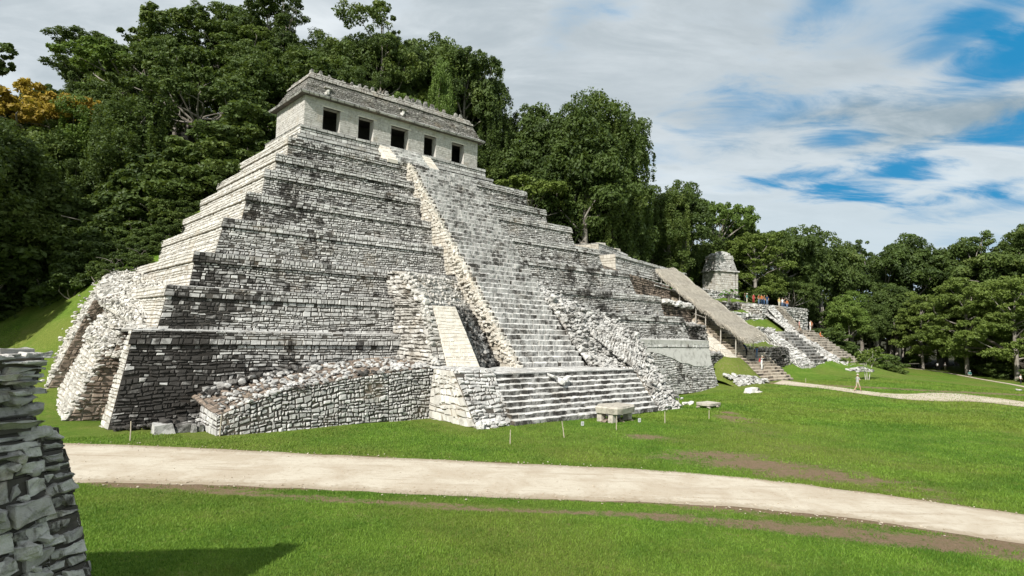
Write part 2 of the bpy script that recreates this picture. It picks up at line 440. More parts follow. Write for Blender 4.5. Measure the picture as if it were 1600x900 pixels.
LEAF = leaf_mat('jungle_leaf', (0.031, 0.052, 0.014), (0.074, 0.112, 0.026), (0.155, 0.195, 0.044))
LEAF_BRIGHT = leaf_mat('bright_leaf', (0.060, 0.098, 0.018), (0.110, 0.170, 0.032), (0.18, 0.24, 0.05))
LEAF_OLIVE = leaf_mat('olive_leaf', (0.068, 0.100, 0.022), (0.130, 0.178, 0.036), (0.21, 0.265, 0.055))
LEAF_GOLD = leaf_mat('golden_leaf', (0.22, 0.15, 0.02), (0.38, 0.27, 0.04), (0.50, 0.38, 0.07))
LEAF_BIG = leaf_mat('broad_leaf', (0.05, 0.11, 0.02), (0.08, 0.18, 0.03), (0.12, 0.26, 0.045))
# ------------------------------------------------------------------ terrain
CTRL = np.array([  # (a, b, z) in pyramid coordinates
    (-60, -60, 0), (-30, -40, 0), (0, -45, 0), (0, -20, 0), (-1, 0, 0), (20, -13, 0), (40, -12, 0), (60, -60, 0), (20, -60, 0), (-30, -10, 0), (8, -7, 0), (17, -9, 0), (28, -13, 0), (36, -13, 0), (48, -8, -.1), (3, -2, 0), (-8, 2, 0), (12, -4, 0), (55, -4, -.3), (-8, -8, 0), (40, -20, 0), (56, -14, 0), (22, -5, 0),
    (-3, 6, 0), (-4, 13, .2), (-15, 10, 0), (-40, 10, 0), (-80, 0, 0), (30, -30, 0), (48, -25, 0),
    (62, -2, -.45), (66, -6, .0), (75, -13, .5), (74, -2, .3), (80, -2, .4), (95, -8, .8), (110, -3, 1.5), (121, -21, -1.0), (138, -11, -1), (161, 0, -.5),
    (100, -40, -.3), (140, -60, -1.5), (200, -60, -2), (200, 0, -.5), (300, 80, 2), (300, -100, -2), (104, -1, 1.9), (98, 0, 1.5), (90, -4, .45), (84, 2, .3), (91, 2, .9), (88, 4.5, 1.0),
    (-4, 22, 2.0), (-3, 27, 3.5), (-4, 40, 6.5), (-3.5, 50, 9), (-20, 40, 4), (-20, 50, 8), (-40, 45, 5), (-40, 60, 12), (-4, 60, 14), (-18, 28, 1.2), (-40, 30, 1),
    (1, 22, 6), (3.4, 24, 9.5), (5, 29.4, 12), (8, 31.6, 14.5), (10, 33, 17), (12, 32.8, 18.8), (15, 31, 21.5), (25, 31, 22.5), (40, 31, 21.5), (50, 32, 17.5), (58, 32, 14.5), (66, 33, 15.5),
    (32, 71, 41), (32, 50, 31), (50, 62, 38), (70, 45, 22), (10, 60, 27), (80, 34, 15), (92, 34, 15.5), (105, 36, 16), (118, 38, 16), (112, 27, 15.2), (125, 28, 13.5),
    (135, 35, 9), (150, 40, 5), (170, 50, 4), (200, 60, 3), (100, 70, 24), (60, 100, 45), (0, 100, 38), (-60, 90, 20), (-100, 60, 10), (150, 90, 12), (200, 120, 8), (300, 200, 8),
    (30, 130, 48), (100, 130, 33), (-60, 150, 38), (-120, 100, 14), (-160, 20, 2),
    (20, 10, 0), (40, 10, 0), (30, 20, 6), (10, 12, 0), (50, 10, 0), (60, 8, 0), (6, 20, 5), (55, 20, 6),
    (66, 6, 1), (73, 3, 1.2), (80, 5, .8), (80, 12, 6.0), (80, 20, 10.5), (95, 3, 1.8), (95, 12, 8.0), (100, 20, 12), (112, 8, 6.2), (112, 14, 10.5), (120, 6, 3.5), (120, 16, 8.5), (128, 10, 2.6),
], float)
def _tps_phi(r2): return 0.5 * r2 * np.log(r2 + 1e-9)
def _tps_fit(c):
    x = c[:, :2] / 50.0; n = len(x)
    r2 = ((x[:, None] - x[None]) ** 2).sum(-1)
    K = _tps_phi(r2) + np.eye(n) * 2e-4
    Pm = np.concatenate([np.ones((n, 1)), x], 1)
    A = np.block([[K, Pm], [Pm.T, np.zeros((3, 3))]])
    return x, np.linalg.solve(A, np.concatenate([c[:, 2], np.zeros(3)]))
_TX, _TW = _tps_fit(CTRL)
def height(x, y):
    x = np.asarray(x, float); y = np.asarray(y, float); shp = x.shape
    q = np.stack([x.ravel() - P0[0], y.ravel() - P0[1]], 1)
    ab = np.stack([q @ U[:2], q @ V[:2]], 1) / 50.0
    out = np.empty(len(ab))
    for i in range(0, len(ab), 20000):
        s = ab[i:i + 20000]
        r2 = ((s[:, None] - _TX[None]) ** 2).sum(-1)
        out[i:i + 20000] = _tps_phi(r2) @ _TW[:-3] + _TW[-3] + s @ _TW[-2:]
    # keep the plaza in front of the pyramid level and far edges sane
    a, b = ab[:, 0] * 50, ab[:, 1] * 50
    xx, yy = x.ravel(), y.ravel()
    flat = np.clip((38 - yy) / 12, 0, 1) * np.clip((60 - a) / 25, 0, 1)
    flat = np.maximum(flat, np.clip((30 - yy) / 8, 0, 1) * np.clip((45 - np.abs(xx)) / 10, 0, 1))
    out = out * (1 - flat)
    out = np.clip(out, -2.5, 52)
    far = np.clip((np.hypot(xx, yy - 60) - 220) / 120, 0, 1)
    out = out * (1 - far) + far * np.where(b > 0, np.minimum(out, 14), -1.0)
    amp = 0.03 + 0.4 * np.clip((b - 34) / 20, 0, 1)
    out = out + (fbm(np.stack([xx, yy], 1) * 0.13, 3, 5) - 0.5) * 2 * amp * np.clip((yy - 20) / 20, 0.25, 1)
    return out.reshape(shp)
def hz(x, y): return float(height(np.array([x]), np.array([y]))[0])

# --- paths, laid out on the ground
PATH_UP = [(-60, 692), (80, 692), (300, 700), (600, 715), (900, 728), (1050, 736), (1200, 749), (1400, 776), (1600, 803), (1800, 832)]
PATH_LO = [(-60, 754), (100, 754), (300, 756), (500, 765), (700, 775), (900, 781), (1100, 788), (1250, 800), (1400, 817), (1600, 850), (1800, 884)]
TRAIL = [(150, 755, 0.40), (350, 768, 0.42), (600, 786, 0.34), (800, 797, 0.34), (1000, 805, 0.40), (1200, 822, 0.6), (1400, 842, 0.8), (1600, 862, 0.9), (1750, 880, 0.9)]
def ground_line(pts): return np.array([on_z(p[0], p[1], 0.0)[:2] for p in pts])
up_l, lo_l = ground_line(PATH_UP), ground_line(PATH_LO)
tr_l = ground_line(TRAIL); tr_w = np.array([p[2] for p in TRAIL])
def resample(pts, step):
    pts = np.asarray(pts, float); d = np.concatenate([[0], np.cumsum(np.linalg.norm(np.diff(pts[:, :2], axis=0), axis=1))])
    n = max(2, int(d[-1] / step)); s = np.linspace(0, d[-1], n)
    out = np.stack([np.interp(s, d, pts[:, k]) for k in range(pts.shape[1])], 1)
    k = np.ones(5) / 5
    for _ in range(2):
        sm = np.stack([np.convolve(np.pad(out[:, j], 2, 'edge'), k, 'valid') for j in range(out.shape[1])], 1)
        sm[0], sm[-1] = out[0], out[-1]; out = sm
    return out
def dist_poly(x, y, line):
    p = np.stack([x, y], 1); best = np.full(len(p), 1e9); tt = np.zeros(len(p)); acc = 0
    for i in range(len(line) - 1):
        a, b = line[i, :2], line[i + 1, :2]; ab = b - a
        t = np.clip(((p - a) @ ab) / (ab @ ab + 1e-12), 0, 1)
        d = np.linalg.norm(p - a - t[:, None] * ab, axis=1)
        better = d < best; best = np.where(better, d, best); tt = np.where(better, i + t, tt)
    return best, tt
PATH_CUT_UP, PATH_CUT_LO = resample(up_l, 2.0), resample(lo_l, 2.0)
def in_path(x, y):
    yu = np.interp(x, PATH_CUT_UP[:, 0], PATH_CUT_UP[:, 1]); yl = np.interp(x, PATH_CUT_LO[:, 0], PATH_CUT_LO[:, 1])
    return np.minimum(yu - y, y - yl)           # > 0 inside
# bare brown patches, worn grass (world places read off the photo, radii in metres)
def gp(px, py): return on_z(px, py, 0.0)[:2]
PATCH = []
for (px, py, rx, ry, s) in [(1010, 683, 1.6, 1.2, .75), (1060, 690, 1.3, 1.0, .45), (1120, 712, 3.2, 1.5, .8), (1180, 726, 3.6, 1.6, .85), (1260, 740, 3.6, 1.5, .85), (1340, 750, 3.0, 1.1, .75),
                            (1420, 765, 2.6, 1.0, .6), (1050, 715, 2.2, .9, .6), (1480, 780, 2.2, .7, .5), (1150, 655, 1.6, 2.6, .8), (1185, 675, 2.0, 2.6, .45), (1240, 700, 2.5, 2.2, .35), (1135, 646, .9, 1.2, .9),
                            (1390, 722, 2.0, 1.2, .35), (1330, 725, 2.6, 1.4, .3), (1500, 690, 4, 1.0, .3), (1180, 802, 2.6, .5, .55), (1280, 818, 2.4, .5, .6), (1400, 836, 2.2, .5, .62), (1550, 856, 2.4, .6, .7), (1060, 797, 2.0, .4, .4),
                            (620, 783, 1.2, .4, .5), (1450, 850, 2, .35, .8), (930, 690, .9, .4, .25)]:
    g = gp(px, py); PATCH.append((g[0], g[1], rx, ry, s))
FARPATH = [(74.5, -3.2), (75.5, -7), (76.5, -13), (79, -20), (82, -23), (90, -30), (104, -42), (125, -58)]
far_l = np.array([Wp(a, b, 0)[:2] for a, b in FARPATH]); 
def ground_hit(px, py, z0=0.2):
    p = on_z(px, py, z0)
    for _ in range(8): p = on_z(px, py, hz(p[0], p[1]))
    return p[:2]
edge_l = np.array([ground_hit(*q) for q in ((1420, 575.5), (1462, 579.5), (1482, 583), (1515, 589), (1560, 597), (1600, 604), (1670, 616))])
def dirt(x, y):
    """how bare the ground is, 0..1"""
    m = np.zeros(len(x))
    for cx, cy, rx, ry, s in PATCH:
        d = np.sqrt(((x - cx) / rx) ** 2 + ((y - cy) / ry) ** 2); m = np.maximum(m, s * np.clip(1.25 - d * 0.75, 0, 1))
    e = in_path(x, y); m = np.maximum(m, np.clip(1 + e / 0.25, 0, 1) * 0.9)
    d, t = dist_poly(x, y, tr_l); wv = np.interp(t, np.arange(len(tr_w)), tr_w)
    m = np.maximum(m, np.clip(1.7 - d / wv, 0, 1) * (0.72 + 0.08 * np.clip((t - 3) / 3, 0, 1)))
    d, t = dist_poly(x, y, far_l); m = np.maximum(m, np.clip(1.6 - d / 1.6, 0, 1) * 0.7)
    d, t = dist_poly(x, y, edge_l); m = np.maximum(m, np.clip(1.5 - d / 1.3, 0, 1) * 0.8)
    return m

def axis(segs):
    out = []
    for a, b, st in segs: out += list(np.arange(a, b, st))
    return np.array(out + [segs[-1][1]])
gx = axis([(-1500, -400, 110), (-400, -120, 14), (-120, -46, 3), (-46, 60, 0.55), (60, 110, 1.2), (110, 240, 5), (240, 420, 18), (420, 1500, 120)])
gy = axis([(-400, -60, 40), (-60, 8, 4), (8, 80, 0.55), (80, 140, 1.2), (140, 260, 4), (260, 420, 16), (420, 1800, 138)])
GX, GY = np.meshgrid(gx, gy)
GZ = height(GX, GY)
nx, ny = len(gx), len(gy)
idx = np.arange(nx * ny).reshape(ny, nx)
gf = np.stack([idx[:-1, :-1], idx[:-1, 1:], idx[1:, 1:], idx[1:, :-1]], -1).reshape(-1, 4)
gmb = MB()
# under the trees of the hill the ground is leaf litter rather than lawn
qa = (GX.ravel() - P0[0]) * U[0] + (GY.ravel() - P0[1]) * U[1]; qb = (GX.ravel() - P0[0]) * V[0] + (GY.ravel() - P0[1]) * V[1]
litter = np.clip((qb - 46 + 0.25 * np.minimum(qa, 0)) / 6, 0, 1) * (qa < 8) + np.clip((qb - 33) / 4, 0, 1) * (qa >= 8)
litter = np.maximum(litter, np.clip((GX.ravel() - 108 + 0 * qa) / 6, 0, 1) * (GY.ravel() > 60) * (qb > -22) * 0 + np.clip((qb - 5) / 5, 0, 1) * (qa > 128))
gmb.add(np.stack([GX.ravel(), GY.ravel(), GZ.ravel()], 1), gf, dirt(GX.ravel(), GY.ravel()), litter)

def ground_mat():
    m, t, p, out = new_mat('lawn')
    co = N(t, 'ShaderNodeTexCoord').outputs['Object']
    d = attr(t, 'tone'); li = attr(t, 'stain')
    n0 = NOISE(t, co, 0.09, 4, 0.55); n1 = NOISE(t, co, 0.55, 5, 0.65, 0.3); n2 = NOISE(t, co, 3.2, 6, 0.7); n3 = NOISE(t, co, 16, 5, 0.7); n4 = NOISE(t, co, 60, 3, 0.7)
    g = MIX(t, RANGE(t, M(t, 'ADD', M(t, 'MULTIPLY', n1, 0.5), M(t, 'MULTIPLY', n2, 0.5)), 0.36, 0.64), (0.078, 0.165, 0.016), (0.165, 0.270, 0.032))
    g = MIX(t, RANGE(t, n0, 0.38, 0.62, 0, 0.75), g, (0.205, 0.215, 0.052))
    g = MIX(t, RANGE(t, M(t, 'ADD', M(t, 'MULTIPLY', n3, 0.6), M(t, 'MULTIPLY', n4, 0.4)), 0.40, 0.60, 0.75, 0.0), g, (0.048, 0.085, 0.010))
    g = MIX(t, RANGE(t, M(t, 'ADD', n2, M(t, 'MULTIPLY', n1, 0.6)), 0.84, 1.05, 0, 0.6), g, (0.20, 0.175, 0.075))
    so = MIX(t, n2, (0.135, 0.088, 0.050), (0.25, 0.175, 0.108))
    so = MIX(t, RANGE(t, n3, 0.4, 0.65, 0, 0.6), so, (0.26, 0.20, 0.14))
    k = M(t, 'ADD', d, M(t, 'ADD', M(t, 'MULTIPLY', M(t, 'SUBTRACT', n2, 0.5), 1.5), M(t, 'MULTIPLY', M(t, 'SUBTRACT', n3, 0.5), 1.3)))
    c = MIX(t, RANGE(t, k, 0.38, 0.80), g, so)
    lt = MIX(t, n2, (0.022, 0.024, 0.010), (0.055, 0.050, 0.028))
    c = MIX(t, RANGE(t, M(t, 'ADD', li, M(t, 'MULTIPLY', M(t, 'SUBTRACT', n1, 0.5), 0.8)), 0.3, 0.7), c, lt)
    L(t, c, p.inputs['Base Color'])
    p.inputs['Roughness'].default_value = 0.9; p.inputs['Specular IOR Level'].default_value = 0.1
    bump(t, p, M(t, 'ADD', M(t, 'MULTIPLY', n3, 0.7), M(t, 'ADD', M(t, 'MULTIPLY', n4, 0.45), n2)), 0.85, 0.09)
    return m
LAWN = ground_mat()
ground = gmb.build('ground', LAWN, smooth=True, kind='structure')

def path_mat():
    m, t, p, out = new_mat('pale_sand')
    co = N(t, 'ShaderNodeTexCoord').outputs['Object']
    n1 = NOISE(t, co, 0.5, 5, 0.6, 0.5); n2 = NOISE(t, co, 4, 6, 0.7); n3 = NOISE(t, co, 45, 4, 0.7)
    mpp = N(t, 'ShaderNodeMapping'); L(t, co, mpp.inputs[0]); mpp.inputs['Rotation'].default_value = (0, 0, R(6)); mpp.inputs['Scale'].default_value = (0.14, 1.5, 1)
    rut = NOISE(t, mpp.outputs[0], 1.6, 5, 0.6)
    c = MIX(t, RANGE(t, n1, 0.35, 0.65), (0.53, 0.475, 0.385), (0.44, 0.375, 0.29))
    c = MIX(t, RANGE(t, n2, 0.5, 0.75, 0, 0.55), c, (0.30, 0.225, 0.15))
    c = MIX(t, RANGE(t, n3, 0.56, 0.72, 0, 0.6), c, (0.22, 0.18, 0.13))
    c = MIX(t, RANGE(t, rut, 0.52, 0.70, 0, 0.6), c, (0.33, 0.265, 0.195))
    e = M(t, 'ADD', attr(t, 'tone'), M(t, 'MULTIPLY', M(t, 'SUBTRACT', n2, 0.5), 0.9))
    c = MIX(t, RANGE(t, e, 0.35, 0.85, 0, 0.6), c, (0.25, 0.195, 0.13))
    L(t, c, p.inputs['Base Color']); p.inputs['Roughness'].default_value = 0.95; p.inputs['Specular IOR Level'].default_value = 0.1
    bump(t, p, M(t, 'ADD', n3, n2), 0.5, 0.03)
    return m
SAND = path_mat()
def strip(name, left, right, n_across=12, lift=0.03, seed=0, wob=0.16, **kw):
    """a path between two edge lines, its edges frayed, following the ground"""
    n = max(len(left), len(right)) * 4
    s = np.linspace(0, 1, n)
    f = lambda l: np.stack([np.interp(s, np.linspace(0, 1, len(l)), l[:, k]) for k in (0, 1)], 1)
    A_, B_ = f(left), f(right)
    d = B_ - A_; dn = d / (np.linalg.norm(d, axis=1, keepdims=True) + 1e-9)
    wa = (fbm(np.stack([s * n * 0.16, s * 0 + seed], 1), 4, seed) - 0.5) * 2 * wob; wb = (fbm(np.stack([s * n * 0.16, s * 0 + seed + 9], 1), 4, seed + 3) - 0.5) * 2 * wob
    A_ = A_ + dn * wa[:, None]; B_ = B_ + dn * wb[:, None]
    t = np.linspace(0, 1, n_across + 1)
    Pm = A_[:, None] * (1 - t)[None, :, None] + B_[:, None] * t[None, :, None]
    z = height(Pm[..., 0], Pm[..., 1]) + lift
    edge = np.abs(t * 2 - 1) ** 3
    z = z - 0.03 * (np.abs(t * 2 - 1) ** 8)[None]
    v = np.concatenate([Pm, z[..., None]], -1).reshape(-1, 3)
    k = np.arange(n * (n_across + 1)).reshape(n, n_across + 1)
    q = np.stack([k[:-1, :-1], k[:-1, 1:], k[1:, 1:], k[1:, :-1]], -1).reshape(-1, 4)
    mb = MB(); mb.add(v, q, np.tile(edge, n))
    return mb.build(name, SAND, smooth=True, kind='structure', **kw)
strip('sandy_path', resample(lo_l, 1.0), resample(up_l, 1.0), 20, 0.035, 1, 0.22)
def ribbon(line, w):
    l = resample(line, 1.2); d = np.gradient(l[:, :2], axis=0); d /= np.linalg.norm(d, axis=1, keepdims=True)
    nrm = np.stack([-d[:, 1], d[:, 0]], 1); wv = np.interp(np.linspace(0, 1, len(l)), np.linspace(0, 1, len(w)), w)[:, None]
    return l[:, :2] + nrm * wv, l[:, :2] - nrm * wv
FP_UP = [(1224, 594.5), (1280, 601), (1300, 604.5), (1340, 609.5), (1390, 617), (1420, 618), (1440, 613.5), (1485, 613), (1525, 618), (1560, 622), (1600, 628), (1660, 637)]
FP_LO = [(1208, 600), (1280, 606), (1300, 610), (1340, 615), (1390, 622.5), (1440, 628), (1478, 630), (1497, 625), (1540, 628), (1600, 636), (1660, 645)]
strip('footpath', resample(np.array([ground_hit(*q) for q in FP_LO]), 1.2), resample(np.array([ground_hit(*q) for q in FP_UP]), 1.2), 10, 0.06, 5, 0.12)
el, er = ribbon(edge_l, [.5, .5, .6, .7, .7, .7, .7])
strip('woodland_footpath', er, el, 4, 0.05, 8, 0.2)

# --- mown grass, blade by blade on the nearer ground
rg = np.random.default_rng(11)
def grass_field(n, y0, y1, hgt, wid, seed):
    r = np.random.default_rng(seed)
    y = y0 + (y1 - y0) * r.random(n) ** 1.15
    x = (r.random(n) * 2 - 1) * (y * 0.86 + 2)
    ok = (dirt(x, y) + (fbm(np.stack([x, y], 1) * 1.7, 3, 3) - 0.5) * 1.1 + (r.random(n) - .5) * .5 < 0.45) & (in_path(x, y) < 0.02 + 0.30 * (r.random(n) - 0.5) + .7 * (fbm(np.stack([x, y], 1) * 1.1, 4, 13) - .5))
    a = (x - P0[0]) * U[0] + (y - P0[1]) * U[1]; b = (x - P0[0]) * V[0] + (y - P0[1]) * V[1]
    ok &= ~((a > -2.6) & (b > -2) & (a < 66)) & ~((a > 64) & (b > -3.5) & (a < 128)) & (y < 91 + 0 * x) & ~((a > 3) & (b > -6) & (a < 18)) & ~((a > 17) & (a < 41) & (b > -11.2))
    x, y = x[ok], y[ok]; n = len(x)
    z = height(x, y) - 0.012
    az = r.uniform(0, 6.28, n); h = hgt * r.uniform(0.6, 1.5, n) * (0.7 + 0.6 * fbm(np.stack([x, y], 1) * 0.9, 2, 8)); wv = wid * r.uniform(0.6, 1.3, n)
    lean = r.uniform(0.2, 0.9, n) * h; la = r.uniform(0, 6.28, n)
    dx, dy = np.cos(az) * wv, np.sin(az) * wv
    v = np.stack([np.stack([x - dx, y - dy, z], 1), np.stack([x + dx, y + dy, z], 1), np.stack([x + np.cos(la) * lean, y + np.sin(la) * lean, z + h], 1)], 1).reshape(-1, 3)
    tone = np.repeat(0.35 * r.random(n) + 0.65 * fbm(np.stack([x, y], 1) * 0.55, 4, 2), 3)
    return v, np.arange(n * 3).reshape(-1, 3), tone
def blade_mat():
    m, t, p, out = new_mat('grass_blade')
    f = attr(t, 'tone'); co = N(t, 'ShaderNodeTexCoord').outputs['Object']
    n0 = NOISE(t, co, 0.09, 4, 0.55)
    c = MIX(t, RANGE(t, f, 0.25, 0.72), (0.066, 0.152, 0.014), (0.175, 0.295, 0.034))
    c = MIX(t, RANGE(t, n0, 0.38, 0.66, 0, 0.5), c, (0.225, 0.265, 0.045))
    n9 = NOISE(t, co, 0.8, 6, 0.75)
    c = MIX(t, RANGE(t, n9, 0.56, 0.70, 0, 0.5), c, (0.25, 0.255, 0.065))
    c = MIX(t, RANGE(t, NOISE(t, co, 0.35, 5, 0.7), 0.52, 0.68, 0, 0.5), c, (0.055, 0.125, 0.014))
    L(t, c, p.inputs['Base Color']); p.inputs['Roughness'].default_value = 0.6; p.inputs['Specular IOR Level'].default_value = 0.25
    tr = N(t, 'ShaderNodeBsdfTranslucent'); L(t, c, tr.inputs[0])
    ms = N(t, 'ShaderNodeMixShader'); ms.inputs[0].default_value = 0.3
    L(t, p.outputs[0], ms.inputs[1]); L(t, tr.outputs[0], ms.inputs[2]); L(t, ms.outputs[0], out.inputs[0])
    return m
gb = MB()
for args in ((420000, 13, 30, 0.070, 0.012, 1), (300000, 24, 52, 0.080, 0.022, 2), (260000, 45, 92, 0.10, 0.045, 4)):
    gv, gff, gt_ = grass_field(*args); gb.add(gv, gff, gt_)
gb.build('grass', blade_mat(), kind='stuff', label='short mown green grass covering the plaza on both sides of the sandy path', category='grass')
# gravel thrown to the edges of the path
rp_ = np.random.default_rng(31); n_ = 1000
xs_ = rp_.uniform(-22, 26, n_); yu_ = np.interp(xs_, PATH_CUT_UP[:, 0], PATH_CUT_UP[:, 1]); yl_ = np.interp(xs_, PATH_CUT_LO[:, 0], PATH_CUT_LO[:, 1])
f_ = np.where(rp_.random(n_) < .7, np.where(rp_.random(n_) < .5, rp_.normal(.03, .06, n_), rp_.normal(.97, .06, n_)), rp_.random(n_))
ys_ = yl_ + (yu_ - yl_) * f_
pm_ = MB(); boulders(pm_, np.stack([xs_, ys_, height(xs_, ys_) + .035], 1), rp_.uniform(.03, .08, n_), rp_, .6, (.2, 1), None)
pm_.build('gravel', SAND, kind='stuff', label='loose pale gravel along the edges of the sandy path', category='gravel')
# ------------------------------------------------------------------ the stepped pyramid
rs = np.random.default_rng(3)
PY = empty('stepped_pyramid', P0, math.atan2(U[1], U[0]),
           label='huge grey stepped stone pyramid with a steep central stairway and black stains', category='pyramid')
MATS = [LIME, MORTAR]
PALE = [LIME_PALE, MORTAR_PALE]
def st_front(extra=0.0):
    """black weathering of the front: heavy towards the left corner and in drifting blotches"""
    def f(p):
        a, z = p[:, 0], p[:, 2]
        edge = 12 + 3 * np.sin(z * 0.9)
        left = np.clip((edge - a) / 5.0, 0, 1) * np.where(z < 5.7, 0.25, np.where(z < 8.6, 0.20, 0.15))
        left *= np.random.default_rng(len(p)).uniform(.15, 1.25, len(p)) * 1.25
        left *= 0.35 + 1.3 * fbm(np.stack([a * 0.25, z * 0.35], 1), 3, 21)
        left += 0.10 * np.clip(1 - np.abs(a - np.interp(z, [14, 24], [12.5, 18.5])) / 3.0, 0, 1) * (z > 14)
        streak = (fbm(np.stack([a * 0.5, z * 0.22], 1), 3, 4) - 0.5) * 0.22
        lowband = 0.03 * np.clip(1 - np.abs(z - 1.0) / 1.2, 0, 1)
        lv = np.min(np.abs(z[:, None] - np.array([8.2, 8.7, 10.8, 11.3, 13.7, 14.3, 16.4, 17.0, 19.0, 21.0])[None]), 1)
        rt = 0.16 * np.clip((a - 36) / 4, 0, 1) * np.clip(1 - lv / .55, 0, 1) * fbm(np.stack([a * .3, z * .8], 1), 3, 19) * (z < 15) + 0.07 * np.clip((a - 42) / 5, 0, 1) * ((z > 5.8) & (z < 8.2))
        rt = rt + 0.07 * np.clip(1 - lv / .4, 0, 1) * (fbm(np.stack([a * .22, z * .5], 1), 3, 23) - .35)
        blot = 0.10 * np.clip((fbm(np.stack([a * 1.1, z * 1.5], 1), 3, 33) - .60) / .16, 0, 1) + 0.06 * np.clip((fbm(np.stack([a * .55, z * .12], 1), 3, 35) - .58) / .12, 0, 1)
        return blot + left + streak + lowband + rt - 0.035 + extra
    return f
def st_side(p):
    return (fbm(p[:, 1:] * 0.4, 3, 6) - 0.5) * 0.12 - 0.16
#        base inset, top inset, z0, z1, right base, right top, back
TER = [(0.0, 1.29, -0.6, 5.62, 65.8, 64.6, 40), (2.76, 3.44, 5.62, 8.55, 63.2, 62.4, 38), (4.99, 5.43, 8.55, 11.12, 60.8, 60.2, 36),
       (7.04, 7.92, 11.12, 14.15, 57.8, 56.7, 34), (9.54, 10.21, 14.15, 16.9, 54.3, 53.4, 32.9), (11.76, 12.25, 16.9, 19.55, 51.1, 50.5, 32.2),
       (13.39, 13.61, 19.55, 21.5, 47.7, 47.2, 30.6), (14.98, 15.22, 21.5, 23.75, 45.7, 45.3, 29.4)]
for i, (t0, t1, z0, z1, r0, r1, bk) in enumerate(TER):
    mb = MB(); zb = z1 - (0.85 if i == 0 else 0.72); k = (zb - z0) / (z1 - z0); tm = t0 + (t1 - t0) * k; rm = r0 + (r1 - r0) * k
    px_ = 0.43 if i < 2 else 0.39; hh = 0.225 if i < 2 else 0.205
    fs = st_front()
    # front
    rr0 = r0 if i else 63.9
    b0 = t0 if i else 0.0
    stones(mb, (t0, b0, z0), (r0, b0, z0), (rm, tm, zb), (tm, tm, zb), hh, px_, 0.09, 0.045, 0.045, 0.03, rs, 0.75, 0.02, fs, 0.05)
    o = 0.17
    stones(mb, (tm - o, tm - o, zb), (rm + o, tm - o, zb), (r1 + o, t1 - o, z1), (t1 - o, t1 - o, z1), 0.24, px_, 0.07, 0.035, 0.03, 0.03, rs, 0.35, 0.02, fs, 0.05)
    quad(mb, (tm - o, tm - o, zb), (tm, tm, zb), (rm, tm, zb), (rm + o, tm - o, zb), tone=0.1, mat=1)
    # top ledge
    nb = TER[i + 1][0] if i < 7 else 16.6
    stones(mb, (t1 - o, t1 - o, z1), (r1 + o, t1 - o, z1), (r1 - 1, nb + .1, z1 + .08), (t1 + 1, nb + .1, z1 + .08), 0.45, 0.7, 0.05, 0.03, 0.02, 0.04, rs, 0.3, 0.0, lambda p: np.full(len(p), -0.12))
    # right side
    stones(mb, (r0, b0, z0), (r0, bk, z0), (r1, bk, z1), (r1, t1, z1), 0.3, 0.8, 0.09, 0.035, 0.02, 0.04, rs, 0.3, 0, lambda p: np.full(len(p), -0.05))
    quad(mb, (r0, bk, z0), (t0, bk, z0), (t1, bk, z1), (r1, bk, z1), mat=1)
    quad(mb, (t1, t1, z1 - .02), (r1, t1, z1 - .02), (r1, bk, z1 - .02), (t1, bk, z1 - .02), mat=1, tone=.4)
    mb.build('terrace', MATS, PY)
    # left flank, paler: the sunlight on it is put into the stone colour
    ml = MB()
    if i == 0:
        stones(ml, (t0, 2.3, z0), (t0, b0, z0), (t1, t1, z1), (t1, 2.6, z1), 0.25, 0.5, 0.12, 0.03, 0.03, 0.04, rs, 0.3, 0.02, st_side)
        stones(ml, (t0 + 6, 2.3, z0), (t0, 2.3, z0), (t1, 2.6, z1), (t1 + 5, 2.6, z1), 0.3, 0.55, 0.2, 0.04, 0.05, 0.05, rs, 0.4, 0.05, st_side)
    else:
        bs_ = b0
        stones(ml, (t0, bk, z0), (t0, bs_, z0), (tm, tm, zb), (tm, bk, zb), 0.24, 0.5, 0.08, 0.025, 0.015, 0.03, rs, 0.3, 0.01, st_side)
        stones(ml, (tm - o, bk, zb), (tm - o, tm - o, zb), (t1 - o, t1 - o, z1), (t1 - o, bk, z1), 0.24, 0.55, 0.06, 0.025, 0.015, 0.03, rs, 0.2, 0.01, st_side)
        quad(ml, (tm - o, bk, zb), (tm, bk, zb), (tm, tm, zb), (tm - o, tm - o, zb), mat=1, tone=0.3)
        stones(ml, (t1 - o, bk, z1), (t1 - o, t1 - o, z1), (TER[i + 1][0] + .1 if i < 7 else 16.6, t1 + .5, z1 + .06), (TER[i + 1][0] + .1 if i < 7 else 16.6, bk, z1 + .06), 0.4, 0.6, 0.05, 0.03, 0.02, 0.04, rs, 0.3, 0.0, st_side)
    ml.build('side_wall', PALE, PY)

# --- plastered upper part of the lowest right-hand wall
mp_ = MB()
xs = np.arange(45.5, 64.9, 0.45); low = 3.55 + 0.55 * np.sin(xs * 0.5) + 1.1 * (fbm(np.stack([xs * 0.35, xs * 0], 1), 4, 7) - 0.5) - np.clip((xs - 58) * 0.22, 0, 1.4)
for x0, x1, l0, l1 in zip(xs[:-1], xs[1:], low[:-1], low[1:]):
    ys = lambda z: 1.29 * (z + 0.6) / 6.22 - 0.13
    quad(mp_, (x0, ys(l0), l0), (x1, ys(l1), l1), (x1, ys(4.76), 4.76), (x0, ys(4.76), 4.76), tone=.7, stain=-.02)
    quad(mp_, (x0, ys(l0), l0), (x0, ys(l0) + .12, l0), (x1, ys(l1) + .12, l1), (x1, ys(l1), l1), tone=.3)
quad(mp_, (45.5, 0.98, 4.78), (64.9, 0.98, 4.78), (64.8, 1.0, 5.66), (45.5, 1.0, 5.66), tone=.6)
quad(mp_, (45.5, 1.0, 5.66), (64.8, 1.0, 5.66), (64.4, 2.8, 5.72), (45.5, 2.8, 5.72), tone=.9, stain=-.2)
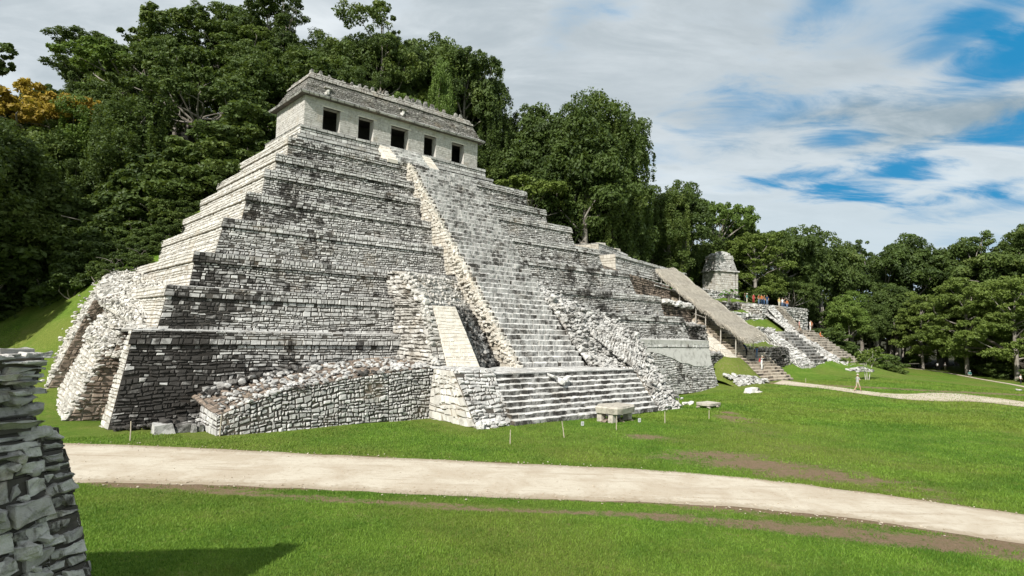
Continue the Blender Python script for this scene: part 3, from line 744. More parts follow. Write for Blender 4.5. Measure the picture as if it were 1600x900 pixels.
quad(mp_, (45.5, 0.98, 4.78), (45.5, 1.3, 4.78), (64.9, 1.3, 4.78), (64.9, 0.98, 4.78), tone=.3)
GREYPLASTER = stone_mat('grey_lime_plaster', (0.58, 0.565, 0.53), (0.45, 0.435, 0.40), (0.24, 0.23, 0.21), cover=-0.01, bs=0.4, warm=(0.36, 0.33, 0.29))
mp_.build('plaster_facing', GREYPLASTER, PY)

# --- small platform under the temple
mb = MB()
for (t0, t1, z0, z1, r0, r1) in ((16.35, 16.5, 23.75, 24.75, 41.2, 41.0), (16.85, 16.95, 24.75, 25.86, 40.3, 40.1)):
    stones(mb, (t0, t0, z0), (r0, t0, z0), (r1, t1, z1 - .3), (t1, t1, z1 - .3), 0.25, 0.6, 0.05, 0.025, 0.012, 0.03, rs, 0.2, 0, lambda p: (fbm(p[:, [0, 2]] * .5, 3, 9) - .5) * .18 - .05)
    stones(mb, (t1 - .1, t1 - .1, z1 - .3), (r1 + .1, t1 - .1, z1 - .3), (r1 + .1, t1 - .1, z1), (t1 - .1, t1 - .1, z1), 0.3, 0.8, 0.04, 0.02, 0.012, 0.03, rs, 0.1, 0, lambda p: np.full(len(p), -.03))
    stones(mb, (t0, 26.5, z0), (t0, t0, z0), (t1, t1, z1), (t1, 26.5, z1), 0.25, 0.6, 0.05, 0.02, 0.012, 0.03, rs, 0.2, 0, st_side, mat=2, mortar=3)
    stones(mb, (r0, t0, z0), (r0, 26.5, z0), (r1, 26.5, z1), (r1, t1, z1), 0.25, 0.6, 0.05, 0.02, 0.012, 0.03, rs, 0.2, 0, st_side)
    stones(mb, (t1 - .1, t1 - .1, z1), (r1, t1 - .1, z1), (r1, 26.5, z1), (t1 - .1, 26.5, z1), 0.5, 0.8, 0.03, 0.02, 0.01, 0.03, rs, 0.2, 0, st_side)
    quad(mb, (r0, 26.5, z0), (t0, 26.5, z0), (t1, 26.5, z1), (r1, 26.5, z1), mat=1)
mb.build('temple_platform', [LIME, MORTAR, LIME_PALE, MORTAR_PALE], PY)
# two pale ramps beside the short top stair
for x0, x1 in ((25.55, 26.75), (30.7, 32.1)):
    mb = MB()
    p = [(x0, 17.0, 25.8), (x1, 17.0, 25.8), (x1, 14.9, 23.8), (x0, 14.9, 23.8)]
    stones(mb, p[3], p[2], p[1], p[0], 0.8, 0.6, 0.03, 0.02, 0.01, 0.02, rs, 0.05, 0, lambda q: np.full(len(q), -.3))
    for xx, fl in ((x0, False), (x1, True)):
        v = [(xx, 17.0, 25.8), (xx, 14.9, 23.8), (xx, 14.9, 23.5), (xx, 17.0, 23.5)]
        mb.add(np.array(v), [[0, 1, 2, 3]] if not fl else [[3, 2, 1, 0]], .7, -.3)
    quad(mb, (x0, 14.9, 23.5), (x1, 14.9, 23.5), (x1, 14.9, 23.8), (x0, 14.9, 23.8), tone=.6, stain=-.3)
    mb.build('stair_ramp', [PLASTER, MORTAR_PALE], PY)
def step_blocks(mb, a0, a1, b_front, z_bot, z_top, tread, w=0.8, tone=(0.2, 1.0), stain=-0.02, jit=0.02, drop=0.0, mat=0, nose=.24):
    """one row of step stones with its riser at b_front"""
    k = max(1, int(round((a1 - a0) / w))); ws = rs.uniform(0.6, 1.5, k); e = a0 + (a1 - a0) * np.concatenate([[0], np.cumsum(ws) / ws.sum()])
    for j in range(k):
        if rs.random() < drop: continue
        dz = rs.uniform(-0.04, 0.03); db = rs.uniform(-0.05, 0.05)
        x0, x1, bf, bb = e[j] + .012, e[j + 1] - .012, b_front + db, b_front + tread + .25
        c1 = rs.uniform(.05, .10); c2 = rs.uniform(.09, .16)
        v = np.array([[x0, bf, z_bot - .05], [x1, bf, z_bot - .05], [x1, bb, z_bot - .05], [x0, bb, z_bot - .05],
                      [x0, bf + .02, z_top - c1], [x1, bf + .02, z_top - c1], [x1, bb, z_top - c1], [x0, bb, z_top - c1]], float)
        t_ = np.array([[x0 + .02, bf + .02 + c2, z_top + dz], [x1 - .02, bf + .02 + c2, z_top + dz], [x1, bb, z_top + dz], [x0, bb, z_top + dz]], float)
        v += rs.uniform(-jit, jit, v.shape) * np.array([1, 1, .5]); t_ += rs.uniform(-jit, jit, t_.shape) * np.array([1, 1, .4])
        sv = stain + rs.uniform(-.02, .02)
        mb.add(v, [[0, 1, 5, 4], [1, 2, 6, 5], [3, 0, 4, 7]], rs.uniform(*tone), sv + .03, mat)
        mb.add(np.concatenate([v[4:8], t_]), [[0, 1, 5, 4], [1, 2, 6, 5], [3, 0, 4, 7], [4, 5, 6, 7]], rs.uniform(.7, 1) if nose > .1 else rs.uniform(*tone), sv - nose, mat)  # nosing and tread paler: light caught on worn edges put into the tone
mb = MB()
for j in range(5):
    step_blocks(mb, 26.75, 30.7, 14.95 + j * 0.42, 23.75 + j * .42, 23.75 + (j + 1) * .42, .42, .6, stain=.02)
mb.build('top_stair', MATS, PY)

# --- main stairway
SB0, SZ0, SB1, SZ1 = -3.5, 3.15, 14.75, 23.75
def stair_b(z): return SB0 + (z - SZ0) * (SB1 - SB0) / (SZ1 - SZ0)
NST = 44; rise = (SZ1 - SZ0) / NST; run = (SB1 - SB0) / NST
mb = MB()
for j in range(NST):
    zt = SZ0 + (j + 1) * rise
    right = 36.2 + (0.3 if j > 10 else 0) + rs.uniform(-.2, .2)
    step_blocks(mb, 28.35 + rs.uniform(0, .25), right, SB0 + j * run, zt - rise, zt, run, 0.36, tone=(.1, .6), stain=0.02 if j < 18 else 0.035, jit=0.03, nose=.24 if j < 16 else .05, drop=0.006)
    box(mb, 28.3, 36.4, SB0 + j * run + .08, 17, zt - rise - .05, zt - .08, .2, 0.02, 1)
mb.build('main_stairway', MATS, PY)
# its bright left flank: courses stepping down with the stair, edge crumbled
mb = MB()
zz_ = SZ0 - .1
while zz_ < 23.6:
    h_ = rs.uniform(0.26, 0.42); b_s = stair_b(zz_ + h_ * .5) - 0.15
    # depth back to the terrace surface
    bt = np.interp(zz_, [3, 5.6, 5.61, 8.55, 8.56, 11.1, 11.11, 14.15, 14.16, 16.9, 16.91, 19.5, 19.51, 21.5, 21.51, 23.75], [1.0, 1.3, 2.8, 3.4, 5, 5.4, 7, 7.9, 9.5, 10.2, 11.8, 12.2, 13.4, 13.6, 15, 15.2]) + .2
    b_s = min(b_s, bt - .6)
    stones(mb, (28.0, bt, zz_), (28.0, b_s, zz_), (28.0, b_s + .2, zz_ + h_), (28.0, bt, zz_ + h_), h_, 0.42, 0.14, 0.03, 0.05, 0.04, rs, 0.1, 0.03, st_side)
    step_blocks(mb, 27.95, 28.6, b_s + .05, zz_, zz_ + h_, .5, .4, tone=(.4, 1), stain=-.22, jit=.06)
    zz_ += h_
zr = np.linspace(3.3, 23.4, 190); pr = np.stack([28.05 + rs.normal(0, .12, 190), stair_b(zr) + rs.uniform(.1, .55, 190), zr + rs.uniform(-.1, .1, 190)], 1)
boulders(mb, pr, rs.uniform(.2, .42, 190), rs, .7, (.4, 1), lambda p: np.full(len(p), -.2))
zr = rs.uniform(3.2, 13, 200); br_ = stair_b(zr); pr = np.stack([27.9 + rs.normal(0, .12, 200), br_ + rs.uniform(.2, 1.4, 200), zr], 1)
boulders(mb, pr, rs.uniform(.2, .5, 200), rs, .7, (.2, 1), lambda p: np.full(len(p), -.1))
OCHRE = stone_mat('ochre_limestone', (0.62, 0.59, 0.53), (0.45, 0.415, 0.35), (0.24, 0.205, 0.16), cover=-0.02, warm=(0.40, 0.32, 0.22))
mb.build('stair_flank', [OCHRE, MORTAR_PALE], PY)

# --- landing and lower stairway
mb = MB()
stones(mb, (21.5, -7.75, 3.12), (38.2, -7.75, 3.12), (38.2, -2.0, 3.18), (21.5, -2.0, 3.18), .8, .9, .04, .03, .02, .03, rs, .2, 0, lambda p: np.full(len(p), -.14))
box(mb, 21.5, 38.2, -7.5, 2, -.3, 3.08, .3, 0, 1)
mb.build('landing', MATS, PY)
mb = MB()
NL = 9
for j in range(NL):
    zt = 0.05 + (j + 1) * 3.1 / NL; f_ = j / (NL - 1)
    bf = -11.25 + j * 3.55 / (NL - 1)
    al, ar = 20.9 + 1.0 * f_, 36.6 + 1.4 * f_
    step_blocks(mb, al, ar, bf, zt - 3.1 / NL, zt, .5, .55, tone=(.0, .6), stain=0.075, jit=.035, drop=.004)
    box(mb, al, ar, bf + .1, -7, zt - 3.1 / NL - .3, zt - .07, .2, .02, 1)
boulders(mb, [(27.6, -8.9, 2.5), (28.3, -8.6, 2.6), (27.1, -8.3, 2.9)], [.8, .6, .6], rs, .6, (.6, 1), lambda p: np.full(len(p), -.2))
mb.build('lower_stairway', MATS, PY)

# --- masonry cheek left of the lower stairway
mb = MB()
A0, A1 = 18.2, 21.0
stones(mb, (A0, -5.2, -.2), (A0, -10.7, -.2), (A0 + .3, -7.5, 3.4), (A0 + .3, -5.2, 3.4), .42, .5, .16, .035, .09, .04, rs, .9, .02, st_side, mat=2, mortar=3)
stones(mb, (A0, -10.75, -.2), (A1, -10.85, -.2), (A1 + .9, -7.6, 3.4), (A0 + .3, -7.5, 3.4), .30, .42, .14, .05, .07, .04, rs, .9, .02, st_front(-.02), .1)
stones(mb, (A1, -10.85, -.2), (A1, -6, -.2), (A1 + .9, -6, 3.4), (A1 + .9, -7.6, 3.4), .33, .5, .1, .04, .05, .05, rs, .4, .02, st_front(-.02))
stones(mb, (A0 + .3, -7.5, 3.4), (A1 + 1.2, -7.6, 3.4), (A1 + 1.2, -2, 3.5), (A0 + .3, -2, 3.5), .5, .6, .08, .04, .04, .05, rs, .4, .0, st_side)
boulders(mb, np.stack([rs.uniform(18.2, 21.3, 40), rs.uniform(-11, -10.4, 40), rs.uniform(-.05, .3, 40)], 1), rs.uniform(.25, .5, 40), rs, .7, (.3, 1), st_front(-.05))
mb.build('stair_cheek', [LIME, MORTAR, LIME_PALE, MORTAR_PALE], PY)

# --- older stair block above it: rubble flank, white plaster ramp, dark rubble fill
mb = MB()
stones(mb, (19.2, 1.6, 3.3), (19.0, -4.4, 3.3), (20.0, -1.6, 8.0), (20.3, 3.3, 8.0), .3, .5, .2, .04, .06, .05, rs, .4, .03, lambda p: (fbm(p * .5, 3, 31) - .5) * .2 - .06)
stones(mb, (20.0, 3.3, 8.0), (20.0, -1.6, 8.0), (20.4, 1.9, 10.6), (20.4, 5.2, 10.6), .3, .5, .25, .04, .08, .05, rs, .4, .04, lambda p: (fbm(p * .5, 3, 31) - .5) * .2 - .04)
stones(mb, (19.0, -4.5, 3.3), (20.1, -4.6, 3.3), (20.6, -1.6, 8.0), (19.9, -1.5, 8.0), .32, .5, .15, .04, .05, .05, rs, .4, .02, st_front(-.03))
stones(mb, (20.0, -1.7, 8.0), (27.9, 3.2, 8.0), (27.9, 5.6, 10.7), (20.4, 2.0, 10.7), .32, .5, .2, .04, .06, .05, rs, .5, .02, st_front(-.02), .1)
stones(mb, (20.4, 2.0, 10.7), (27.9, 5.6, 10.7), (27.9, 6.4, 10.9), (20.4, 6.0, 10.9), .4, .5, .15, .04, .06, .05, rs, .5, .0, st_front(.0))
n_ = 330
p = patch_pts((19.9, -1.6, 8.0), (19.9, -1.6, 8.0), (20.4, 2.2, 10.7), (20.4, 2.2, 10.7), 60, rs); boulders(mb, p + rs.normal(0, .15, p.shape), rs.uniform(.3, .6, 60), rs, .7, (.3, 1), st_front(-.05))
p = patch_pts((19.0, -4.5, 3.3), (19.2, -4.5, 3.3), (20.2, -1.4, 8), (19.9, -1.4, 8), 60, rs); boulders(mb, p + rs.normal(0, .12, p.shape), rs.uniform(.25, .5, 60), rs, .7, (.3, 1), st_front(-.05))
p = patch_pts((20.4, 1.9, 10.6), (27.6, 5.4, 10.6), (27.6, 6.0, 10.9), (20.4, 4.4, 10.9), 120, rs, .1); boulders(mb, p, rs.uniform(.3, .6, 120), rs, .6, (.1, .9), st_front(.02))
mb.build('stair_block', [stone_mat('block_limestone', (0.56, 0.54, 0.50), (0.38, 0.36, 0.325), (0.17, 0.155, 0.13), cover=.01, warm=(.36, .29, .20)), MORTAR], PY)
mb = MB()
# rubble between the plaster ramp and the main stair
stones(mb, (22.6, -4.6, 3.2), (27.9, -.9, 3.2), (27.9, 3.2, 8.0), (22.6, -.4, 8.0), .36, .5, .3, .05, .1, .06, rs, .6, .05, st_front(.045), .2)
p = patch_pts((22.8, -4.7, 3.3), (27.7, -1.2, 3.3), (27.7, 3.0, 8.0), (22.8, -.6, 8.0), 520, rs, .12); boulders(mb, p, rs.uniform(.24, .52, 520), rs, .75, (0, .8), st_front(.06))
mb.build('rubble_fill', [LIME_DARK, MORTAR], PY)
mb = MB()
stones(mb, (20.1, -4.75, 3.35), (22.7, -5.2, 3.3), (22.7, -1.75, 8.0), (20.6, -1.7, 8.0), .28, .4, .035, .012, .02, .015, rs, .6, 0, lambda p: np.full(len(p), -.2), tone=(.5, .85), mortar=0)
quad(mb, (22.7, -5.2, 3.3), (22.7, -4, 3.3), (22.7, -.9, 8.0), (22.7, -1.75, 8.0), tone=.5, stain=-.1)
quad(mb, (20.1, -4, 3.35), (20.1, -4.75, 3.35), (20.6, -1.7, 8.0), (20.6, -.9, 8.0), tone=.7, stain=-.1)
mb.build('plaster_ramp', [PLASTER, MORTAR_PALE], PY)

# --- low retaining wall in front of the left half
mb = MB()
xs = np.linspace(4.4, 18.6, 9); tops = np.interp(xs, [4.4, 7.5, 12.7, 16.5, 18.6], [1.1, 2.15, 2.95, 3.35, 3.45])
for x0, x1, h0, h1 in zip(xs[:-1], xs[1:], tops[:-1], tops[1:]):
    stones(mb, (x0, -5.25, -.6), (x1, -5.25, -.6), (x1, -4.95, h1), (x0, -4.95, h0), .23, .30, .11, .05, .06, .04, rs, .9, .015, lambda p: (fbm(p[:, [0, 2]] * .5, 3, 12) - .5) * .18 - .07, .06)
    stones(mb, (x0, -4.85, h0 - .05), (x1, -4.85, h1 - .05), (x1, .4, h1 + .5), (x0, .4, h0 + .5), .4, .45, .07, .04, .05, .05, rs, .4, .03, lambda p: np.full(len(p), -.05), mat=2, mortar=3)
stones(mb, (4.4, -1.5, -.6), (4.4, -5.25, -.6), (4.45, -4.95, 1.15), (4.5, -1.5, 1.3), .3, .5, .1, .03, .04, .04, rs, .3, 0, st_side)
n_ = 420; xx = rs.uniform(4.6, 18.4, n_); zz_t = np.interp(xx, xs, tops); yy = -5 + 4.6 * rs.random(n_) ** 1.5
boulders(mb, np.stack([xx, yy, zz_t + .1 + (yy + 5) * .1], 1), rs.uniform(.16, .40, n_), rs, .6, (.0, .8), lambda p: (fbm(p[:, :2] * .5, 3, 12) - .5) * .35 + .03)
xx = rs.uniform(4.6, 12, 70); boulders(mb, np.stack([xx, rs.uniform(-1.2, -.2, 70), np.interp(xx, xs, tops) + rs.uniform(.3, .8, 70)], 1), rs.uniform(.3, .6, 70), rs, .7, (0, .8), st_front(.05))
mb.build('retaining_wall', [LIME, MORTAR, BROWNSTONE, MORTAR], PY)
# row of fallen kerb blocks left of it
mb = MB()
for x0, x1, h_ in ((1.75, 2.75, .55), (2.8, 3.55, .5), (3.6, 3.95, .42), (4.0, 4.35, .4)):
    box(mb, x0, x1, -3.3 + rs.uniform(-.1, .1), -2.5, -.1, h_, rs.uniform(.1, .6), .07, 0, .08, rs, .07)
boulders(mb, np.stack([rs.uniform(2, 4.4, 40), rs.uniform(-2.6, -1.0, 40), rs.uniform(.1, .6, 40)], 1), rs.uniform(.25, .5, 40), rs, .7, (.2, 1), st_front(.0))
boulders(mb, np.stack([rs.uniform(.2, 4.4, 50), rs.uniform(-1.0, -.2, 50), rs.uniform(.0, .25, 50)], 1), rs.uniform(.2, .45, 50), rs, .7, (.0, .8), st_front(.06))
mb.build('kerb_stones', [LIME, MORTAR], PY)

# --- rubble and cheek right of the stairway
mb = MB()
sr = lambda p: (fbm(p * .5, 3, 41) - .5) * .24 + .0
stones(mb, (36.4, -4.0, 3.1), (41.4, -4.6, 3.1), (40.2, -.8, 8.2), (36.2, .6, 8.2), .36, .5, .3, .05, .1, .06, rs, .6, .04, sr, .2)
stones(mb, (36.2, .4, 8.2), (40.2, -.8, 8.2), (37.4, 5.2, 11.2), (36.2, 5.2, 11.2), .36, .5, .25, .05, .1, .06, rs, .6, .04, sr, .2)
stones(mb, (41.4, -4.6, 3.1), (43.5, 1.4, 3.1), (42.0, 3, 7.6), (40.2, -.8, 8.2), .25, .32, .2, .05, .1, .06, rs, .6, .04, sr, .2)
stones(mb, (37.6, -10.9, -.2), (40.3, -10.9, -.2), (42.0, -4.6, 6.0), (38.6, -7.0, 3.3), .26, .34, .2, .05, .07, .06, rs, .5, .02, sr, .15)
stones(mb, (38.6, -7.0, 3.3), (42.0, -4.6, 6.0), (41.6, -1.0, 7.9), (38.0, -2, 6.4), .26, .34, .25, .05, .07, .06, rs, .5, .02, sr, .15)
stones(mb, (40.3, -10.9, -.3), (46.5, .0, -.3), (45.0, .6, 5.5), (42.0, -4.6, 6.0), .26, .34, .2, .05, .07, .06, rs, .5, .02, sr)
stones(mb, (42.0, -4.6, 6.0), (45.0, .6, 5.5), (42.6, 3.0, 7.9), (41.6, -1.0, 7.9), .26, .34, .2, .05, .07, .06, rs, .5, .02, sr)
stones(mb, (37.0, -8.0, 0), (37.6, -10.9, -.2), (38.6, -7.0, 3.3), (38.2, -6.0, 3.3), .36, .55, .12, .05, .07, .06, rs, .5, .02, sr)
p = np.concatenate([patch_pts((36.6, -4.4, 3.2), (41.4, -5.2, 3.6), (40.4, -1.0, 8.0), (36.6, -.2, 8.0), 330, rs, .15), patch_pts((36.4, 0, 8.2), (40.0, -1, 8.2), (37.4, 5, 11.4), (36.2, 5, 11.3), 200, rs, .15),
                    patch_pts((37.8, -10.6, .1), (40.3, -10.8, .1), (42, -4.8, 6), (38.8, -6.9, 3.4), 120, rs, .1), patch_pts((40.3, -10.8, .1), (40.6, -10.6, .1), (42.3, -4.6, 6), (41.9, -4.8, 6), 50, rs, .1),
                    patch_pts((41.6, -5, 5.9), (42.2, -5, 5.9), (42, -.8, 8), (41.2, -.8, 8), 70, rs, .1)])
p = np.concatenate([p, p + rs.normal(0, .35, p.shape) * np.array([1, 1, .4]), patch_pts((38.4, -6.6, 3.4), (41.8, -4.8, 5.9), (41.4, -1.2, 7.8), (38.2, -2.2, 6.4), 320, rs, .12), patch_pts((36.6, -5.6, 3.1), (39.4, -6.4, 3.2), (39.2, -3, 5.4), (36.6, -3.6, 3.6), 220, rs, .15), patch_pts((40.4, -10.2, .4), (44.5, -3, .4), (44.5, -1, 5.4), (42.0, -4.8, 5.8), 160, rs, .08)])
boulders(mb, p, rs.uniform(.18, .44, len(p)), rs, .6, (.0, .7), sr)
stones(mb, (36.3, -4.4, 2.9), (38.8, -5.2, 2.9), (38.6, -1.5, 6.4), (36.3, -.6, 6.4), .34, .45, .2, .05, .1, .05, rs, .6, .03, sr, .2)
mb.build('rubble_slope', MATS, PY)

# --- ruined left flank: three stepped buttresses with collapsed tops
mb = MB()
sl = lambda p: (fbm(p * .45, 3, 51) - .5) * .16 - .12
dk = lambda p: (fbm(p * .45, 3, 52) - .5) * .16 + .0
# buttress behind the corner fin
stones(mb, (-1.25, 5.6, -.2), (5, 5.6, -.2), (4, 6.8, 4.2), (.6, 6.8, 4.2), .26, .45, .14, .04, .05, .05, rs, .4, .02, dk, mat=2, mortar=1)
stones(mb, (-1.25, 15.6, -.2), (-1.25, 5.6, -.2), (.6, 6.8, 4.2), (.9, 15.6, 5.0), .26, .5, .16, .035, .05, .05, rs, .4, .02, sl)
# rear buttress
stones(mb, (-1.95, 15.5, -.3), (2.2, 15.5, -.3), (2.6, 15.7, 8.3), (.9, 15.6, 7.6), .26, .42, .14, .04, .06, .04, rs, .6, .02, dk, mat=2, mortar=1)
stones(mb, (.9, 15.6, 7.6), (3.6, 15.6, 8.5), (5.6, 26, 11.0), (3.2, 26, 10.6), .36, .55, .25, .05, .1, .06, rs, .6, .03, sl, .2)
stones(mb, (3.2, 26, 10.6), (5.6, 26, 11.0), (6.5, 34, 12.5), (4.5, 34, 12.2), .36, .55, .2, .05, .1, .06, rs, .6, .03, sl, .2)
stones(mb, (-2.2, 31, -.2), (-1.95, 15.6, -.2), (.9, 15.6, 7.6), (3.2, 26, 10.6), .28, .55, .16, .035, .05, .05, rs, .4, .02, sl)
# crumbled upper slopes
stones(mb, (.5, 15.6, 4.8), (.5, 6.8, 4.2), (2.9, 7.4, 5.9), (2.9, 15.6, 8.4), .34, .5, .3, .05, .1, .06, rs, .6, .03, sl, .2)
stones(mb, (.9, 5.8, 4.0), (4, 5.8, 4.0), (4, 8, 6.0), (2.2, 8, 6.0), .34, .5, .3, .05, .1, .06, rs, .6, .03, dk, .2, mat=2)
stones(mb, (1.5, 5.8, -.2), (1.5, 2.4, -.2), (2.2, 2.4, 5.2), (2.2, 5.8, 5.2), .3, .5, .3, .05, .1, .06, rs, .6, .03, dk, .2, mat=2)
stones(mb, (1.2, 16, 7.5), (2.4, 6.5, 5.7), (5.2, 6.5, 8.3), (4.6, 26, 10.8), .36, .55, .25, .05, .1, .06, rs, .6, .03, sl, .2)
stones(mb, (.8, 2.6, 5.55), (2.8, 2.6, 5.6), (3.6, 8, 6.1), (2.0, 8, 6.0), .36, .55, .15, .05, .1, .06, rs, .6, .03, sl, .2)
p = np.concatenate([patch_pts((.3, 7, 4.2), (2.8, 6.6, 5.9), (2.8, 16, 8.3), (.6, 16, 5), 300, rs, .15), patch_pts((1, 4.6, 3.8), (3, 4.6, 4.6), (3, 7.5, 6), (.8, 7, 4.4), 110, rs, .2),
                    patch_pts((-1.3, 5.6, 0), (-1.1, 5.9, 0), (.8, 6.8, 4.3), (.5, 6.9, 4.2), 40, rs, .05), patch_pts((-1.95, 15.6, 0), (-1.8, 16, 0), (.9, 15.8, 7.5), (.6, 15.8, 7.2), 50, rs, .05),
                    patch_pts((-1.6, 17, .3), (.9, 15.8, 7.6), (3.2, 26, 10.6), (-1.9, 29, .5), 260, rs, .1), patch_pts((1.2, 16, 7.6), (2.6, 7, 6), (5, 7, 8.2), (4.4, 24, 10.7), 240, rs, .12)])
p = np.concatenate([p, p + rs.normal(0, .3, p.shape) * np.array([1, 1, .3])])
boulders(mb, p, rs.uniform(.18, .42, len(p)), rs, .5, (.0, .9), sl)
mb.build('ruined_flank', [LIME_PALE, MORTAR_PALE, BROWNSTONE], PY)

# ------------------------------------------------------------------ the temple on its top
TP = empty('temple_building', Wp(28.3, 21, 25.86), math.atan2(U[1], U[0]), label='pale stone temple with five dark doorways and sloping grey roof on the pyramid', category='temple')
class TMB(MB):
    def __init__(s, base): super().__init__(); s.base = np.array(base, float)
    def add(s, v, f, *a, **k): super().add(np.asarray(v, float).reshape(-1, 3) - s.base, f, *a, **k)
TB = (28.3, 21, 25.86)
FA, FB, BB = 17.4, 39.25, 24.8
DO = [(19.35, 21.2), (23.28, 25.05), (27.2, 29.4), (31.5, 33.15), (35.4, 37.2)]
zf, zd, zw = 25.86, 28.36, 29.1
mb = TMB(TB)
stw = lambda p: (fbm(p * .5, 3, 61) - .5) * .16 - .12
def wallq(p, q, r, s): stones(mb, p, q, r, s, .22, .4, .022, .006, .014, .02, rs, .5, 0, stw, tone=(.35, .8), mortar=0)
edges = [FA] + [x for d in DO for x in d] + [FB]
for k in range(0, len(edges), 2):
    wallq((edges[k], FA, zf), (edges[k + 1], FA, zf), (edges[k + 1], FA, zw), (edges[k], FA, zw))
for d0, d1 in DO:
    quad(mb, (d0, FA, zd), (d1, FA, zd), (d1, FA, zw), (d0, FA, zw), tone=.6, stain=-.1)
    quad(mb, (d0, FA, zd), (d0, FA + 0.85, zd), (d1, FA + 0.85, zd), (d1, FA, zd), tone=.5, stain=-.1)          # soffit
    quad(mb, (d0, FA + 0.85, zf), (d0, FA, zf), (d0, FA, zd), (d0, FA + 0.85, zd), tone=.5, stain=-.1)
    quad(mb, (d1, FA, zf), (d1, FA + 0.85, zf), (d1, FA + 0.85, zd), (d1, FA, zd), tone=.7, stain=-.1)
wallq((FA, BB, zf), (FA, FA, zf), (FA, FA, zw), (FA, BB, zw))
wallq((FB, FA, zf), (FB, BB, zf), (FB, BB, zw), (FB, FA, zw))
wallq((FB, BB, zf), (FA, BB, zf), (FA, BB, zw), (FB, BB, zw))
TWALL = stone_mat('temple_plaster', (0.56, 0.54, 0.50), (0.42, 0.40, 0.37), (0.22, 0.205, 0.18), cover=.035, bs=.6, scale=1.8, warm=(.42, .35, .26))
mb.build('wall', [TWALL, MORTAR_PALE], TP)
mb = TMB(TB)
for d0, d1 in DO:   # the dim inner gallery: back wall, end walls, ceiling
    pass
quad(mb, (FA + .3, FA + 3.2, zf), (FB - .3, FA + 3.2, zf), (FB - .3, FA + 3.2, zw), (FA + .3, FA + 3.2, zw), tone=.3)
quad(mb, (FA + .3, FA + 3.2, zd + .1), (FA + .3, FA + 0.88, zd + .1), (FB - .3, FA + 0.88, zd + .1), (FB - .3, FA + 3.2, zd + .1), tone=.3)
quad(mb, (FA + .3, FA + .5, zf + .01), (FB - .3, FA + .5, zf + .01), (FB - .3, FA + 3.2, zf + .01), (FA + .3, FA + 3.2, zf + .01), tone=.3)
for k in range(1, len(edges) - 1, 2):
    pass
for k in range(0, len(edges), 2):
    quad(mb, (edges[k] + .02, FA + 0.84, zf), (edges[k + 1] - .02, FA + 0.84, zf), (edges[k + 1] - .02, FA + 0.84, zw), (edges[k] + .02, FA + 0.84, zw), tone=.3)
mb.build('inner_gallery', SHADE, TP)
# lintel strips over the doors
for d0, d1 in DO:
    m_ = TMB(TB); box(m_, d0 - .12, d1 + .35, FA - .04, FA + .3, zd, zd + .14, .8, -.2); m_.build('lintel', PLASTER, TP)
# roof
RF = empty('roof', (0, 0, 0)); RF.parent = TP
def prism(mbx, lo, hi, st, ch=.3, sw=.55, dep=.05, mats=(0, 1), tone=(0, 1)):
    (a0, a1, b0, b1, z0), (c0, c1, d0, d1, z1) = lo, hi
    P_ = [(a0, b0, z0), (a1, b0, z0), (a1, b1, z0), (a0, b1, z0)]; Q_ = [(c0, d0, z1), (c1, d0, z1), (c1, d1, z1), (c0, d1, z1)]
    for k in range(4):
        k2 = (k + 1) % 4
        stones(mbx, P_[k], P_[k2], Q_[k2], Q_[k], ch, sw, dep, .025, .02, .03, rs, .3, .01, st, mortar=mats[1], mat=mats[0], tone=tone)
    quad(mbx, *P_[::-1], mat=mats[1]); quad(mbx, *[(x, y, z - .01) for x, y, z in Q_], mat=mats[1])
sro = lambda p: (fbm(p * .6, 3, 71) - .5) * .2 + np.where((p[:, 0] + TB[0] * 0) < FA + 1.1, -.2, .0)
mb = TMB(TB)
prism(mb, (16.85, 39.8, 16.85, 25.4, 29.08), (16.7, 39.95, 16.7, 25.55, 29.28), lambda p: np.full(len(p), -.02), .2, .7, .06)
prism(mb, (16.75, 39.9, 16.75, 25.5, 29.28), (17.3, 39.35, 17.3, 25.0, 29.55), sro, .15, .5, .06)
mb.build('cornice', [LIME, MORTAR], RF)
mb = TMB(TB)
prism(mb, (17.2, 39.45, 17.2, 25.1, 29.5), (18.05, 38.75, 18.05, 23.6, 31.22), sro, .17, .3, .07)
mb.build('roof_slope', [ROOFSTONE, MORTAR], RF)
mb = TMB(TB)
prism(mb, (17.9, 38.9, 17.9, 23.75, 31.22), (17.95, 38.85, 17.95, 23.7, 31.5), lambda p: np.full(len(p), -.02), .28, .6, .05)
prism(mb, (18.1, 38.7, 18.1, 23.5, 31.5), (18.3, 38.5, 18.3, 23.3, 31.95), sro, .22, .5, .06)
mb.build('upper_moulding', [stone_mat('moulding_stone', (.46, .44, .40), (.32, .30, .27), (.15, .14, .125), cover=0, scale=1.4), MORTAR], RF)
for k in range(23):
    x = 18.6 + k * .86 + rs.uniform(-.1, .1); big_ = 1.0 + (.5 if 12 < k < 18 else 0) + rs.uniform(-.3, .2)
    if k in (3, 20): continue
    m_ = TMB(TB); h_ = .52 * big_; wd = .24 * big_ * rs.uniform(.8, 1.2); d_ = 18.75 + rs.uniform(-.05, .05)
    box(m_, x - wd, x + wd, d_ - .2, d_ + .2, 31.9, 31.95 + h_ * .6, rs.random(), .0, 0, .05, rs, .06)
    box(m_, x - wd * .6, x + wd * .6, d_ - .16, d_ + .16, 31.94 + h_ * .6, 31.95 + h_, rs.random(), .03, 0, .05, rs, .05)
    m_.build('crest_stub', ROOFSTONE, RF)
